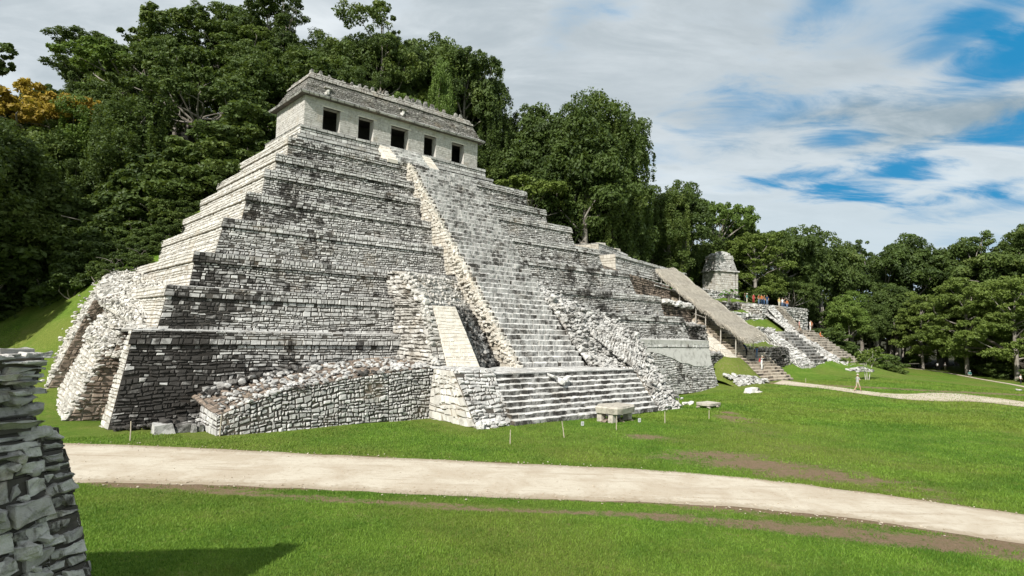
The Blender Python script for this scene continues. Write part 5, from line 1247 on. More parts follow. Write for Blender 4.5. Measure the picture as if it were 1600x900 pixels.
# worn edges and pitted faces on the stones that stand close
bv = o.modifiers.new('worn_edges', 'BEVEL'); bv.width = .04; bv.segments = 2; bv.limit_method = 'ANGLE'; bv.angle_limit = R(25)
sb = o.modifiers.new('finer', 'SUBSURF'); sb.subdivision_type = 'SIMPLE'; sb.levels = 2; sb.render_levels = 2
tx = bpy.data.textures.new('pitting', 'CLOUDS'); tx.noise_scale = .22; tx.noise_depth = 3
dp = o.modifiers.new('pitting', 'DISPLACE'); dp.texture = tx; dp.strength = .15; dp.mid_level = .5; dp.texture_coords = 'LOCAL'
# ------------------------------------------------------------------ things on the lawn
rq = np.random.default_rng(15)
SLABM = stone_mat('slab_stone', (.50, .46, .39), (.36, .33, .28), (.18, .16, .135), cover=-.02, scale=2, warm=(.36, .28, .19))
tb = Wp(29.0, -12.9, 0); tb[2] = hz(tb[0], tb[1])
TBL = empty('stone_table', tb, ANG + R(8), label='broad rough stone slab table on short stone legs at the foot of the central stairway', cat='table')
mb = MB(); n_ = 14; an = np.linspace(0, 2 * math.pi, n_, endpoint=False)
ru = np.array([(1.55 * np.sign(math.cos(t)) * abs(math.cos(t)) ** .5, 1.05 * np.sign(math.sin(t)) * abs(math.sin(t)) ** .5) for t in an]) * (1 + rq.uniform(-.07, .07, (n_, 1)))
lo_ = np.concatenate([ru * .95, np.full((n_, 1), .62)], 1); hi_ = np.concatenate([ru, np.full((n_, 1), 1.02)], 1) + rq.uniform(-.03, .03, (n_, 3)); tp_ = np.concatenate([ru * .93, np.full((n_, 1), 1.12)], 1) + rq.uniform(-.03, .03, (n_, 3))
v = np.concatenate([lo_, hi_, tp_, [[0, 0, 1.13]], [[0, 0, .62]]])
mb.add(v, [[k, (k + 1) % n_, n_ + (k + 1) % n_, n_ + k] for k in range(n_)] + [[n_ + k, n_ + (k + 1) % n_, 2 * n_ + (k + 1) % n_, 2 * n_ + k] for k in range(n_)], .7, -.1)
mb.add(v, [[2 * n_ + k, 2 * n_ + (k + 1) % n_, 3 * n_] for k in range(n_)] + [[(k + 1) % n_, k, 3 * n_ + 1] for k in range(n_)], .6, .0)
mb.build('slab', SLABM, TBL)
for x, y in ((-1.05, -.45), (.95, -.5), (-1.0, .5), (1.0, .5)):
    mb = MB(); box(mb, x - .3, x + .3, y - .22, y + .22, -.15, .64, rq.random(), .0, 0, .06, rq, .04); mb.build('leg', SLABM, TBL)
mb = MB(); boulders(mb, np.stack([rq.uniform(-1.3, 1.3, 26), rq.uniform(-.9, .7, 26), rq.uniform(-.02, .12, 26)], 1), rq.uniform(.25, .6, 26), rq, .45, (.1, 1), lambda p: np.full(len(p), .0)); mb.build('base_stones', BROWNSTONE, TBL)

sl_ = Wp(45.2, -12.6, 0); g_ = gp(1107, 637); sl_ = np.array([g_[0], g_[1], hz(*g_)])
o_ = MB()
n_ = 10; an = np.linspace(0, 2 * math.pi, n_, endpoint=False)
ru = np.array([(1.15 * np.sign(math.cos(t)) * abs(math.cos(t)) ** .45, .8 * np.sign(math.sin(t)) * abs(math.sin(t)) ** .45) for t in an]) * (1 + rq.uniform(-.05, .05, (n_, 1)))
v = np.concatenate([np.concatenate([ru * .97, np.full((n_, 1), .24)], 1), np.concatenate([ru, np.full((n_, 1), .44)], 1) + rq.uniform(-.02, .02, (n_, 3)), [[0, 0, .46], [0, 0, .24]]])
o_.add(v, [[k, (k + 1) % n_, n_ + (k + 1) % n_, n_ + k] for k in range(n_)], .7, -.1); o_.add(v, [[n_ + k, n_ + (k + 1) % n_, 2 * n_] for k in range(n_)] + [[(k + 1) % n_, k, 2 * n_ + 1] for k in range(n_)], .9, -.1)
SB_ = empty('stone_slab', sl_, ANG + R(4), label='pale flat stone slab lying on low stones beside a worn brown strip of lawn', cat='slab')
o_.build('slab', SLABM, SB_)
for x, y in ((-.8, -.45), (.8, -.5), (-.8, .5), (.8, .45), (.2, -.7)):
    mb = MB(); boulders(mb, [(x, y, .1)], .42, rq, .6, (.3, .9), None); mb.build('base_stone', SLABM, SB_)
def lone_stone(name, px, py, sz, label, mat=LIME_PALE, flat=.6, n=3):
    g = gp(px, py); z = hz(*g); m_ = MB()
    boulders(m_, [(rq.uniform(-.3, .3) * sz, rq.uniform(-.2, .2) * sz, .12 * sz) for _ in range(n)], [sz * rq.uniform(.6, 1) for _ in range(n)], rq, flat, (.5, 1), lambda p: np.full(len(p), -.1))
    o = m_.build(name, mat, label=label, category='stone'); o.location = (g[0], g[1], z); return o
lone_stone('lying_stone', 1076, 631, 1.0, 'small pale flat stone in the grass left of the flat stone slab', flat=.3)
g = gp(1175, 611); st_o = (g[0], g[1], hz(*g))
mb = MB(); box(mb, -1.0, .9, -.5, .5, .0, .55, .9, -.2, 0, .09, rq, .1); box(mb, .3, 1.05, -.55, .3, -.05, .5, .2, .1, 0, .06, rq, .1); boulders(mb, [(-1.2, -.2, .1), (.9, -.6, .05), (0, -.65, .05)], [.5, .5, .6], rq, .5, (.4, 1), None)
o = mb.build('carved_stone_block', LIME_PALE, label='pale broken stone block alone on the lawn in front of the right hand wall', category='stone'); o.location = st_o; o.rotation_euler = (0, 0, ANG)
lone_stone('lying_stone', 1592, 612, 1.0, 'small grey stone at the right edge of the lawn near the far footpath', LIME, .4, 2)

# thin wooden stakes in front of the pyramid
for px, py, hpx, ln, lab in ((203, 690, 30, .02, 'thin grey wooden stake in the grass before the black stained left corner of the pyramid'),
                             (343, 682, 32, -.03, 'thin stake leaning at the left end of the low retaining wall'),
                             (797, 694, 22, .0, 'pale thin stake just left of the lower stairway foot'),
                             (882, 684, 25, .18, 'pale stake leaning to the left in front of the lower stairway'),
                             (963, 673, 21, .0, 'straight pale stake standing right before the stone table'),
                             (1039, 662, 18, .02, 'thin stake between the stone table and the right end of the lower stairway'),
                             (1108, 650, 13, .0, 'short thin stake beside the flat stone slab'),
                             (1061, 632, 14, .06, 'thin stake at the right foot of the rubble cheek of the stairway'),
                             (1199, 599, 14, .0, 'thin stake left of the lowest step of the thatched stair'),
                             (1259, 600, 7, .0, 'short yellowish stake beside the far footpath near the thatched stair')):
    g = on_z(px, py, 0.0 if px < 1100 else .25); z = hz(g[0], g[1]); h_ = hpx * g[1] / FPX
    mb = MB(); tube(mb, [(0, 0, -.15), (-ln * h_ * .5, .02, h_ * .5), (-ln * h_, 0, h_)], [.032, .028, .024], 6)
    o = mb.build('wooden_stake', WOOD, label=lab, category='stake', group='stakes in the lawn'); o.location = (g[0], g[1], z)
PLATE = simple('worn_plate', (.40, .41, .40), (.52, .53, .52), 9.0, .6, 0)
for px, py, lab in ((910, 667, 'small white notice plate low in the grass left of the stone table'), (999, 661, 'small white notice plate low in the grass right of the stone table')):
    g = gp(px, py); z = hz(*g)
    e = empty('notice_plate', (g[0], g[1], z), R(12), label=lab, cat='sign', group='notice plates in the grass')
    mb = MB(); box(mb, -.10, .10, -.012, .012, .05, .32); mb.build('plate', PLATE, e)
    mb = MB(); box(mb, -.06, .06, -.020, -.014, .13, .26); mb.build('printed_mark', GREYP, e)
    mb = MB(); tube(mb, [(0, .02, -.1), (0, .02, .2)], .015, 6); mb.build('peg', POSTW, e)

# ------------------------------------------------------------------ people
def cloth(name, c): return simple('cloth_' + name, tuple(x * .8 for x in c), c, 12, .9, .1, .1)
SKIN = simple('skin', (.36, .21, .14), (.46, .28, .19), 8, .6, 0, .3)
HAIRM = simple('dark_hair', (.015, .011, .008), (.035, .025, .018), 10, .7, 0)
HATM = simple('straw_hat', (.42, .38, .30), (.52, .48, .40), 10, .8, 0)
SHOE = simple('shoe', (.05, .045, .04), (.10, .09, .08), 10, .7, 0)
CL = {k: cloth(k, v) for k, v in dict(white=(.74, .73, .70), cream=(.62, .58, .48), teal=(.10, .26, .24), red=(.40, .06, .06), orange=(.48, .16, .05), navy=(.03, .055, .12), black=(.03, .03, .032),
                                      denim=(.16, .22, .33), khaki=(.42, .37, .27), grey=(.40, .40, .38), rust=(.34, .12, .05), pink=(.62, .32, .31), yellow=(.55, .46, .18), blue=(.10, .18, .36), brown=(.16, .09, .05)).items()}
def person(loc_, face, pose='stand', shirt='white', pants='denim', shorts=False, hat=None, hscale=1.0, label='', group=None, arms='down', sleeves='short'):
    """one continuous skinned body; face = heading in degrees from world +Y, clockwise"""
    V_, E_, R_ = [], [], []
    def j(p, r, parent=None):
        V_.append(p); R_.append(r)
        if parent is not None: E_.append((parent, len(V_) - 1))
        return len(V_) - 1
    hipz, lean = .95, 0.0
    if pose == 'sit': hipz = .46
    if pose == 'crouch': hipz = .42
    if pose in ('bend', 'crouch'): lean = .38 if pose == 'bend' else .2
    pel = j((0, 0, hipz), (.155, .115))
    bel = j((0, lean * .35, hipz + .18), (.145, .105), pel)
    che = j((0, lean * .8, hipz + .40), (.165, .115), bel)
    nk0 = j((0, lean * 1.05, hipz + .53), (.085, .075), che)
    nk = j((0, lean * 1.15 + .01, hipz + .60), (.055, .055), nk0)
    hd0 = j((0, lean * 1.25 + .025, hipz + .66), (.078, .088), nk)
    hd = j((0, lean * 1.3 + .03, hipz + .73), (.082, .098), hd0)
    ht = j((0, lean * 1.32 + .02, hipz + .81), (.065, .075), hd)
    hand = []
    for s in (-1, 1):
        sh_ = j((s * .19, lean * .98, hipz + .49), (.062, .062), nk0)
        if arms == 'down' or (arms == 'one_up' and s < 0):
            sw_ = .10 * s if pose == 'walk' else 0.0
            e1 = j((s * .25, lean * .9 - .02 + sw_, hipz + .22), (.045, .045), sh_); e2 = j((s * .26, lean * .9 + .09 + sw_, hipz - .02), (.034, .034), e1); e3 = j((s * .255, lean * .9 + .12 + sw_, hipz - .12), (.038, .022), e2)
        elif arms == 'front':
            e1 = j((s * .26, lean + .03, hipz + .24), (.045, .045), sh_); e2 = j((s * .13, lean + .24, hipz + .30), (.034, .034), e1); e3 = j((s * .07, lean + .31, hipz + .34), (.036, .024), e2)
        else:
            e1 = j((s * .34, lean + .1, hipz + .52), (.045, .045), sh_); e2 = j((s * .20, lean + .2, hipz + .70), (.034, .034), e1); e3 = j((s * .12, lean + .22, hipz + .76), (.036, .024), e2)
        hand.append(e3)
        if pose == 'walk':
            st = .30 * s
            kn = j((s * .10, .08 + .12 * s, .50), (.062, .066), j((s * .095, .03 * s, hipz - .08), (.088, .092), pel)); an_ = j((s * .10, st - (.06 if s < 0 else 0), .10), (.042, .045), kn); j((s * .105, st + .15, .045), (.04, .036), an_)
        elif pose == 'sit':
            kn = j((s * .13, .44, .47), (.064, .066), j((s * .11, .12, hipz - .01), (.09, .09), pel)); an_ = j((s * .12, .48, .08), (.042, .045), kn); j((s * .12, .62, .045), (.04, .036), an_)
        elif pose == 'crouch':
            kn = j((s * .15, .38, .48), (.064, .066), j((s * .11, .06, hipz - .02), (.09, .09), pel)); an_ = j((s * .13, .08, .09), (.042, .045), kn); j((s * .14, .24, .045), (.04, .036), an_)
        else:
            kn = j((s * .105, .02, .50), (.062, .066), j((s * .095, 0, hipz - .08), (.088, .092), pel)); an_ = j((s * .11, -.01, .10), (.042, .045), kn); j((s * .125, .14, .045), (.04, .036), an_)
    me = bpy.data.meshes.new('person_body'); me.from_pydata(V_, E_, [])
    ob = bpy.data.objects.new('tmp_body', me); COL.objects.link(ob)
    ob.modifiers.new('skin', 'SKIN'); ob.modifiers['skin'].use_smooth_shade = True
    for k, r in enumerate(R_): me.skin_vertices[0].data[k].radius = r
    me.skin_vertices[0].data[0].use_root = True
    sm = ob.modifiers.new('sub', 'SUBSURF'); sm.levels = 1; sm.render_levels = 1
    dg = bpy.context.evaluated_depsgraph_get(); dg.update()
    me2 = bpy.data.meshes.new_from_object(ob.evaluated_get(dg)); bpy.data.objects.remove(ob); bpy.data.meshes.remove(me)
    me2.name = 'person'; me2.materials.clear()
    for m_ in (SKIN, CL[shirt], CL[pants], SHOE, HAIRM): me2.materials.append(m_)
    top = hipz + .54
    for pg in me2.polygons:
        c = pg.center; ly = c.y - lean * np.clip((c.z - hipz) / .5, 0, 1.3)
        mi = 0
        if c.z > hipz + .575: mi = 0
        elif pose in ('stand', 'walk', 'bend') and c.z < .085: mi = 3
        elif abs(c.x) > .205 and c.z < hipz + (.34 if sleeves == 'short' else -.06) and c.z > hipz - .2 and pose not in ('sit', 'crouch'): mi = 0
        elif c.z > hipz + .02: mi = 1
        elif c.z > (.52 if shorts else .12): mi = 2
        else: mi = 0 if shorts else 3
        if arms != 'down' and abs(c.x) < .22 and ly > .17 and c.z > hipz + .2: mi = 0 if sleeves == 'short' else 1
        if c.z > hipz + .80 or (c.z > hipz + .70 and c.y - (lean * 1.3 + .03) < -.02): mi = 4
        pg.material_index = mi; pg.use_smooth = True
    o = bpy.data.objects.new('person', me2); COL.objects.link(o)
    tag(o, label, 'person', group)
    o.location = loc_; o.rotation_euler = (0, 0, -R(face)); o.scale = (hscale,) * 3
    hy = lean * 1.3 + .03; hz0 = hipz + .73
    fm = MB()     # small facial features as one child
    boulders(fm, [(0, hy + .105, hz0 - .015)], .035, rq, 1, (.5, .5), None, rough=.05)
    f_ = fm.build('nose', SKIN, o)
    for s in (-1, 1):
        em = MB(); boulders(em, [(s * .032, hy + .092, hz0 + .015)], .02, rq, 1, (.5, .5), None, rough=.05); em.build('eye', SHOE, o)
    if hat:
        hm = MB(); n_ = 14; an = np.arange(n_) * 2 * math.pi / n_
        rings = [(.155, -.01), (.15, .012), (.10, .02), (.088, .085), (.05, .105)] if hat != 'cap' else [(.10, -.01), (.102, .02), (.095, .06), (.06, .095), (.03, .10)]
        v = np.concatenate([np.stack([np.cos(an) * r, np.sin(an) * r + hy + .01 + (.05 if hat == 'cap' and k == 0 else 0), np.full(n_, hz0 + .06 + zz)], 1) for k, (r, zz) in enumerate(rings)] + [[[0, hy + .01, hz0 + .06 + rings[-1][1]]]])
        hm.add(v, [[r * n_ + k, r * n_ + (k + 1) % n_, (r + 1) * n_ + (k + 1) % n_, (r + 1) * n_ + k] for r in range(4) for k in range(n_)], .5); hm.add(v, [[4 * n_ + k, 4 * n_ + (k + 1) % n_, 5 * n_] for k in range(n_)], .5)
        hm.build('hat', HATM if hat == 'straw' else CL[hat if hat in CL else 'white'], o)
    return o
def gpt(px, py, z): return on_z(px, py, z)
def on_ground(px, py, z0):
    p = on_z(px, py, z0)
    for _ in range(6): p = on_z(px, py, hz(p[0], p[1]))
    return p
def head_to(v): return math.degrees(math.atan2(v[0], v[1]))
q = on_ground(1340, 612, .5); q[2] += .05
person(q, head_to(U * .9 - V * .5) , 'walk', 'grey', 'khaki', True, 'straw', 1.08, 'walker in pale grey shirt, shorts and sun hat on the far footpath', arms='front')
bS = -.05; q = Wp(77.3, bS + .25, zst(bS + .2) + .05)
person(q, head_to(-V), 'stand', 'white', 'white', False, 'straw', 1.12, 'person in white clothes and hat coming down the open steps below the straw roof', arms='up')
rp = MB(); box(rp, -.17, .17, -.11, .11, -.25, .25, .5, 0, 0, .02, rq, .05); tube(rp, [(-.1, .1, .2), (-.1, .22, .05), (-.1, .1, -.2)], .02, 5); tube(rp, [(.1, .1, .2), (.1, .22, .05), (.1, .1, -.2)], .02, 5)
o = rp.build('backpack', CL['red'], label='red backpack carried by the person in white on the steps', category='backpack'); o.location = q + V * .24 + np.array([0, 0, 1.42]); o.rotation_euler = (0, 0, -R(head_to(-V)))
bS = 2.3; person(Wp(77.6, bS + .3, zst(bS + .23) + .02), head_to(V), 'bend', 'navy', 'black', hscale=1.08, label='person in dark blue bending forward under the lower end of the straw roof')
bS = 1.7; person(Wp(79.4, bS + .3, zst(bS + .23) + .02), head_to(V + U * .3), 'stand', 'blue', 'denim', hscale=1.05, label='person in blue shirt and jeans standing under the lower end of the straw roof')
# on the slope
bpy.context.view_layer.update()
_dg = bpy.context.evaluated_depsgraph_get()
def slope_person(px, py, Y, **k):
    # stands on whatever terrace or step lies there; looked up on the finished ruins
    o_ = Vector((0, 0, CAM_Z)); d_ = (Vector(at(px, py, Y)) - o_).normalized()
    ok, hit, nrm, _i, _o, _m = sc.ray_cast(_dg, o_, d_)
    p = np.array(hit) if ok else at(px, py, Y)
    down, h2, *_r = sc.ray_cast(_dg, Vector((p[0], p[1] , p[2] + .6)), Vector((0, 0, -1)))
    if down: p[2] = h2[2]
    person(p, **k)
slope_person(1167, 457, 122, face=head_to(-V), pose='stand', shirt='teal', pants='cream', hat='white', hscale=1.05, label='person in teal shirt and cream trousers standing beside the small ruined temple', sleeves='long')
slope_person(1163.5, 455, 124, face=head_to(-V + U), pose='stand', shirt='black', pants='black', hscale=1.05, label='person in black standing in the shade beside the small ruined temple')
for k, (px, py, sh_, pa, lab) in enumerate(((1177.5, 473.5, 'red', 'red', 'person dressed all in red on the terrace below the small ruined temple'),
                                 (1185.5, 475.5, 'rust', 'denim', 'person in rust brown top and jeans, leftmost of the group on the terrace'),
                                 (1190.0, 475.8, 'orange', 'navy', 'person in orange top and navy trousers in the middle of the terrace group'),
                                 (1194.0, 476.2, 'rust', 'blue', 'person in rust brown top and blue trousers in the terrace group'),
                                 (1198.5, 476.8, 'navy', 'denim', 'person in navy top and pale jeans at the right end of the terrace group'),
                                 (1217.5, 479.5, 'yellow', 'cream', 'person in pale yellow top at the head of the long hillside stair'),
                                 (1222.5, 480.3, 'white', 'denim', 'person in white shirt at the head of the long hillside stair'),
                                 (1226.0, 481.0, 'black', 'navy', 'person in black at the head of the long hillside stair'),
                                 (1229.8, 482.2, 'orange', 'denim', 'person in bright orange shirt and jeans at the head of the long hillside stair'))):
    if k >= 5:
        _q = on_z(px, py, 12.42)
        person(_q, face=[190, 150, 230, 120, 200, 170, 210, 140, 185][k], pose='stand', shirt=sh_, pants=pa, hscale=1.03, label=lab)
        continue
    slope_person(px, py, 114, face=[190, 150, 230, 120, 200, 170, 210, 140, 185][k], pose='stand', shirt=sh_, pants=pa, hscale=1.03, label=lab)
slope_person(1249.0, 517, 106, face=head_to(-V), pose='walk', shirt='pink', pants='brown', hat='white', hscale=1.05, shorts=True, label='person in pink top and brown shorts halfway down the hillside stair')
slope_person(1266.0, 517.5, 107, face=head_to(-V), pose='stand', shirt='white', pants='white', hscale=1.1, label='person dressed all in white on the landing of the long hillside stair')
person(Wp(113.2, 8.35, 7.9), face=head_to(-U), pose='stand', shirt='rust', pants='brown', hscale=1.0, label='person in rust top behind the white dressed person on the stair landing')
person(Wp(112.9, 6.6, 6.35), face=head_to(-V), pose='sit', shirt='orange', pants='brown', hscale=1.05, label='person in orange sitting on a step of the long hillside stair')
for px, py, sh_, pa, po, ha, lab in ((1465, 578.5, 'white', 'black', 'stand', None, 'person in white shirt and black trousers at the dark edge of the far trees'),
                                     (1477, 579.5, 'grey', 'khaki', 'stand', 'straw', 'person in grey top and hat beside the white shirted one by the far trees'),
                                     (1515, 588.5, 'teal', 'cream', 'crouch', 'white', 'person in dark top and pale trousers crouching beside the woodland path'),
                                     (1595, 600.5, 'white', 'black', 'stand', None, 'person in white shirt and black trousers at the right edge near the leaning tree')):
    p = on_ground(px, py, -.8); p[2] += .02
    person(p, 200 if px < 1590 else 160, po, sh_, pa, False, ha, 1.05, lab)
# ------------------------------------------------------------------ vegetation
rt = np.random.default_rng(77)
def leaf_cards(pts, nrm, size, r, asp=0.55, spread=0.9, droop=0.0):
    """pointed leaf sprays: rhombic faces scattered at pts, roughly facing nrm"""
    n = len(pts)
    nv = unit(nrm * 0.8 + r.normal(0, spread * .6, (n, 3)) + np.array([0, 0, .35]))
    d = r.normal(0, 1, (n, 3)); d[:, 2] -= droop * 2; d = unit(d - nv * (d * nv).sum(1, keepdims=True)); s = np.cross(nv, d)
    L_ = (size * r.uniform(.6, 1.4, n))[:, None]; Wd = L_ * asp
    v = np.stack([pts - d * L_ * .5, pts + s * Wd * .5 - d * L_ * .05 + nv * L_ * .06, pts + d * L_ * .5, pts - s * Wd * .5 - d * L_ * .05 + nv * L_ * .06], 1)
    return v.reshape(-1, 3), np.arange(n * 4).reshape(-1, 4)
def crown(mb, blobs, n, size, r, asp=.55, droop=0.0, shell=.55, up=.15):
    """blobs = [(centre, radii)...]; leaves fill small clumps spread over every blob's surface, gaps stay between the clumps"""
    vol = np.array([np.prod(b[1]) ** .67 for b in blobs]); vol /= vol.sum()
    for (c, rad), share in zip(blobs, vol):
        m = max(40, int(n * share)); c = np.asarray(c, float); rad = np.asarray(rad, float)
        nc = max(7, int(5 + 3.2 * rad.mean() ** 1.6))
        cd = unit(r.normal(0, 1, (nc, 3)) + np.array([0, 0, up])); cc = c + cd * rad * r.uniform(.55, 1.0, (nc, 1))
        cr = rad.mean() * r.uniform(.24, .46, nc)
        which = r.integers(0, nc, m)
        dirs = unit(r.normal(0, 1, (m, 3)) + np.array([0, 0, .35]))
        rr_ = r.uniform(shell, 1.0, m) ** .7
        flat = np.array([1.15, 1.15, .75])
        p = cc[which] + dirs * flat * (cr[which] * rr_)[:, None]
        if droop: p[:, 2] -= droop * r.random(m) ** 2 * cr[which] * 2.2
        v, f = leaf_cards(p, dirs, size, r, asp, droop=droop)
        tone = np.repeat(np.clip(.25 * r.random(m) + .75 * r.random(nc)[which], 0, 1), 4)
        mb.add(v, f, tone, 0)
def limb(mb, p, q, r0, r1, r, bend=.12, k=5):
    p, q = np.asarray(p, float), np.asarray(q, float); t = np.linspace(0, 1, k)[:, None]
    mid = r.normal(0, bend, 3) * np.linalg.norm(q - p)
    tube(mb, p + (q - p) * t + mid * np.sin(t * math.pi), np.linspace(r0, r1, k), 6, .5)
def strands(mb, pts, lens, n, size, r):
    """hanging creepers"""
    k = r.integers(0, len(pts), n); t = r.random(n)
    p = np.asarray(pts)[k] + np.stack([r.normal(0, .16, n), r.normal(0, .16, n), -t * np.asarray(lens)[k]], 1)
    v, f = leaf_cards(p, unit(r.normal(0, 1, (n, 3))), size, r, .6, droop=.6)
    mb.add(v, f, np.repeat(r.random(len(pts))[k] * .7 + .3 * r.random(n), 4), 0)

PROTO = {}
def proto(kind, seed):
    """(trunk mesh, crown mesh, nominal height) of one tree of this kind; the base is at the origin"""
    r = np.random.default_rng(seed); tm, cm = MB(), MB(); bark, leaf = BARK, LEAF
    if kind == 'dense':           # broad evergreen, crown to the ground at the wood's edge
        H = 17; bl = []
        for k in range(9):
            an = r.uniform(0, 6.28); rd = r.uniform(0, 3.6); z = r.uniform(.42, .84) * H
            bl.append(((math.cos(an) * rd, math.sin(an) * rd, z), (r.uniform(2.2, 3.3),) * 2 + (r.uniform(1.8, 2.6),)))
        bl.append(((0, 0, .84 * H), (2.8, 2.8, 2.4)))
        crown(cm, bl, 25000, .38, r)
        tube(tm, [(0, 0, -.6), (.1, 0, 3), (.2, .1, 7), (0, .2, 12)], [.42, .33, .26, .12], 8)
        for b in bl[:6]: limb(tm, (.1, .1, r.uniform(4, 8)), np.array(b[0]) * .9, .15, .04, r)
    elif kind == 'tall':          # tall tree with bare stem and a broken crown through which the sky shows
        H = 24; bl = []; bark = BARK
        for k in range(12):
            an = k * 2.4 + r.uniform(-.4, .4); rd = r.uniform(1.5, 5.4); z = H * r.uniform(.55, .93)
            bl.append(((math.cos(an) * rd, math.sin(an) * rd, z), (r.uniform(1.7, 2.8),) * 2 + (r.uniform(1.2, 2.0),)))
        bl.append(((0, 0, H * .95), (1.9, 1.9, 1.3)))
        crown(cm, bl, 17000, .40, r, shell=.35)
        tube(tm, [(0, 0, -.6), (.2, 0, 6), (.1, .3, 12), (.4, .2, 17), (.2, 0, 22)], [.45, .36, .28, .2, .07], 8)
        for b in bl: limb(tm, (.2, .2, b[0][2] * r.uniform(.6, .82)), b[0], .13, .035, r)
    elif kind == 'umbrella':      # spreading flat-topped crown, layered
        H = 16; bl = []; leaf = LEAF
        for k in range(15):
            an = k * 2.4 + r.uniform(-.3, .3); rd = 1.2 + 5.2 * math.sqrt((k + 1) / 15); z = H * (.93 - .22 * (rd / 6.4) ** 2 - r.uniform(0, .12))
            bl.append(((math.cos(an) * rd, math.sin(an) * rd, z), (r.uniform(1.6, 2.5),) * 2 + (r.uniform(.5, .85),)))
        crown(cm, bl, 16000, .40, r, shell=.2)
        tube(tm, [(0, 0, -.6), (.15, .1, 4), (.1, .3, 8)], [.36, .28, .22], 8)
        for b in bl: limb(tm, (.1, .3, r.uniform(6.5, 9)), (b[0][0], b[0][1], b[0][2] - .4), .14, .03, r)
    elif kind == 'feather':       # light olive, wide plates of fine leaves down to low level
        H = 18; bl = []; leaf = LEAF_OLIVE
        for k in range(30):
            an = k * 2.4 + r.uniform(-.3, .3); z = H * (.22 + .72 * (k / 29) ** .85); prof = math.sin(math.pi * min(1, max(.12, (z / H - .1) / .95)) ** .8)
            rd = r.uniform(.35, 1) * 7.0 * max(.25, prof); bl.append(((math.cos(an) * rd, math.sin(an) * rd, z), (r.uniform(1.7, 2.8),) * 2 + (r.uniform(.5, .9),)))
        crown(cm, bl, 26000, .37, r, shell=.25)
        tube(tm, [(0, 0, -.6), (.15, .1, 5), (.1, .3, 10), (.3, 0, 14)], [.4, .3, .2, .08], 8)
        for b in bl[::2]: limb(tm, (.1, .2, max(2.5, b[0][2] * .7)), b[0], .12, .03, r)
    elif kind == 'vine':          # tree smothered in creepers: a tall draped mass
        H = 20; bl = []
        for k in range(10):
            an = r.uniform(0, 6.28); z = H * (.12 + .8 * k / 9); rd = r.uniform(.4, 2.3)
            bl.append(((math.cos(an) * rd, math.sin(an) * rd, z), (r.uniform(2.0, 2.9),) * 2 + (r.uniform(1.8, 2.6),)))
        crown(cm, bl, 21000, .34, r, droop=.35)
        ps, ls = [], []
        for k in range(46):
            an = r.uniform(0, 6.28); rd = r.uniform(2.2, 4.0); z = H * r.uniform(.45, .95); ps.append((math.cos(an) * rd, math.sin(an) * rd, z)); ls.append(r.uniform(3, 8.5))
        strands(cm, ps, ls, 9000, .30, r)
        tube(tm, [(0, 0, -.6), (.2, 0, 7), (0, .2, 15)], [.5, .36, .18], 8)
        for b in bl[3:]: limb(tm, (.1, .1, b[0][2] * .75), b[0], .12, .04, r)
    elif kind == 'bush':
        H = 4.5; bl = []
        for k in range(7):
            an = r.uniform(0, 6.28); rd = r.uniform(.5, 2.2); bl.append(((math.cos(an) * rd, math.sin(an) * rd, r.uniform(.8, 3.1)), (r.uniform(1.1, 1.7),) * 2 + (r.uniform(.9, 1.4),)))
        crown(cm, bl, 6500, .33, r)
        for k in range(4): limb(tm, (0, 0, -.3), (r.normal(0, .8), r.normal(0, .8), 2.4), .09, .03, r)
    PROTO.setdefault(kind, []).append((tm.mesh(kind + '_trunk', bark), cm.mesh(kind + '_crown', leaf), H))
for kd, sds in (('dense', (1, 2, 3)), ('tall', (4, 5, 6)), ('umbrella', (7, 8)), ('feather', (9, 10)), ('vine', (11, 12)), ('bush', (13, 14))):
    for s in sds: proto(kd, s)
CROWN_VAR = {}
def crown_with(me, mat):
    key = (me.name, mat.name)
    if key not in CROWN_VAR:
        c = me.copy(); c.materials[0] = mat; CROWN_VAR[key] = c
    return CROWN_VAR[key]
NTREE = [0]
def tree(kind, xyz, hgt, label, group, cat='tree', name=None, wide=1.0, mat=None, var=None, rz=None, lean=0.0):
    ps = PROTO[kind]; tm, cm, H = ps[(NTREE[0] if var is None else var) % len(ps)]; NTREE[0] += 1
    s = hgt / H
    e = empty(name or {'dense': 'broadleaf_tree', 'tall': 'tall_tree', 'umbrella': 'umbrella_tree', 'feather': 'feathery_tree', 'vine': 'creeper_covered_tree', 'bush': 'bush'}[kind], xyz, rt.uniform(0, 6.28) if rz is None else rz, label=label, cat=cat, group=group)
    e.scale = (s * wide, s * wide, s)
    if lean: e.rotation_euler.x = lean
    for nm, me in (('stems' if kind == 'bush' else 'trunk', tm), ('foliage' if kind == 'bush' else 'crown', crown_with(cm, mat) if mat else cm)):
        o = bpy.data.objects.new(nm, me); COL.objects.link(o); o.parent = e
    return e
LB = {'dense': 'dense dark green broadleaf tree', 'tall': 'tall tree with bare stem and open broken crown', 'umbrella': 'spreading flat topped tree', 'feather': 'light olive green feathery tree', 'vine': 'dark tree smothered in hanging creepers', 'bush': 'low green bush'}

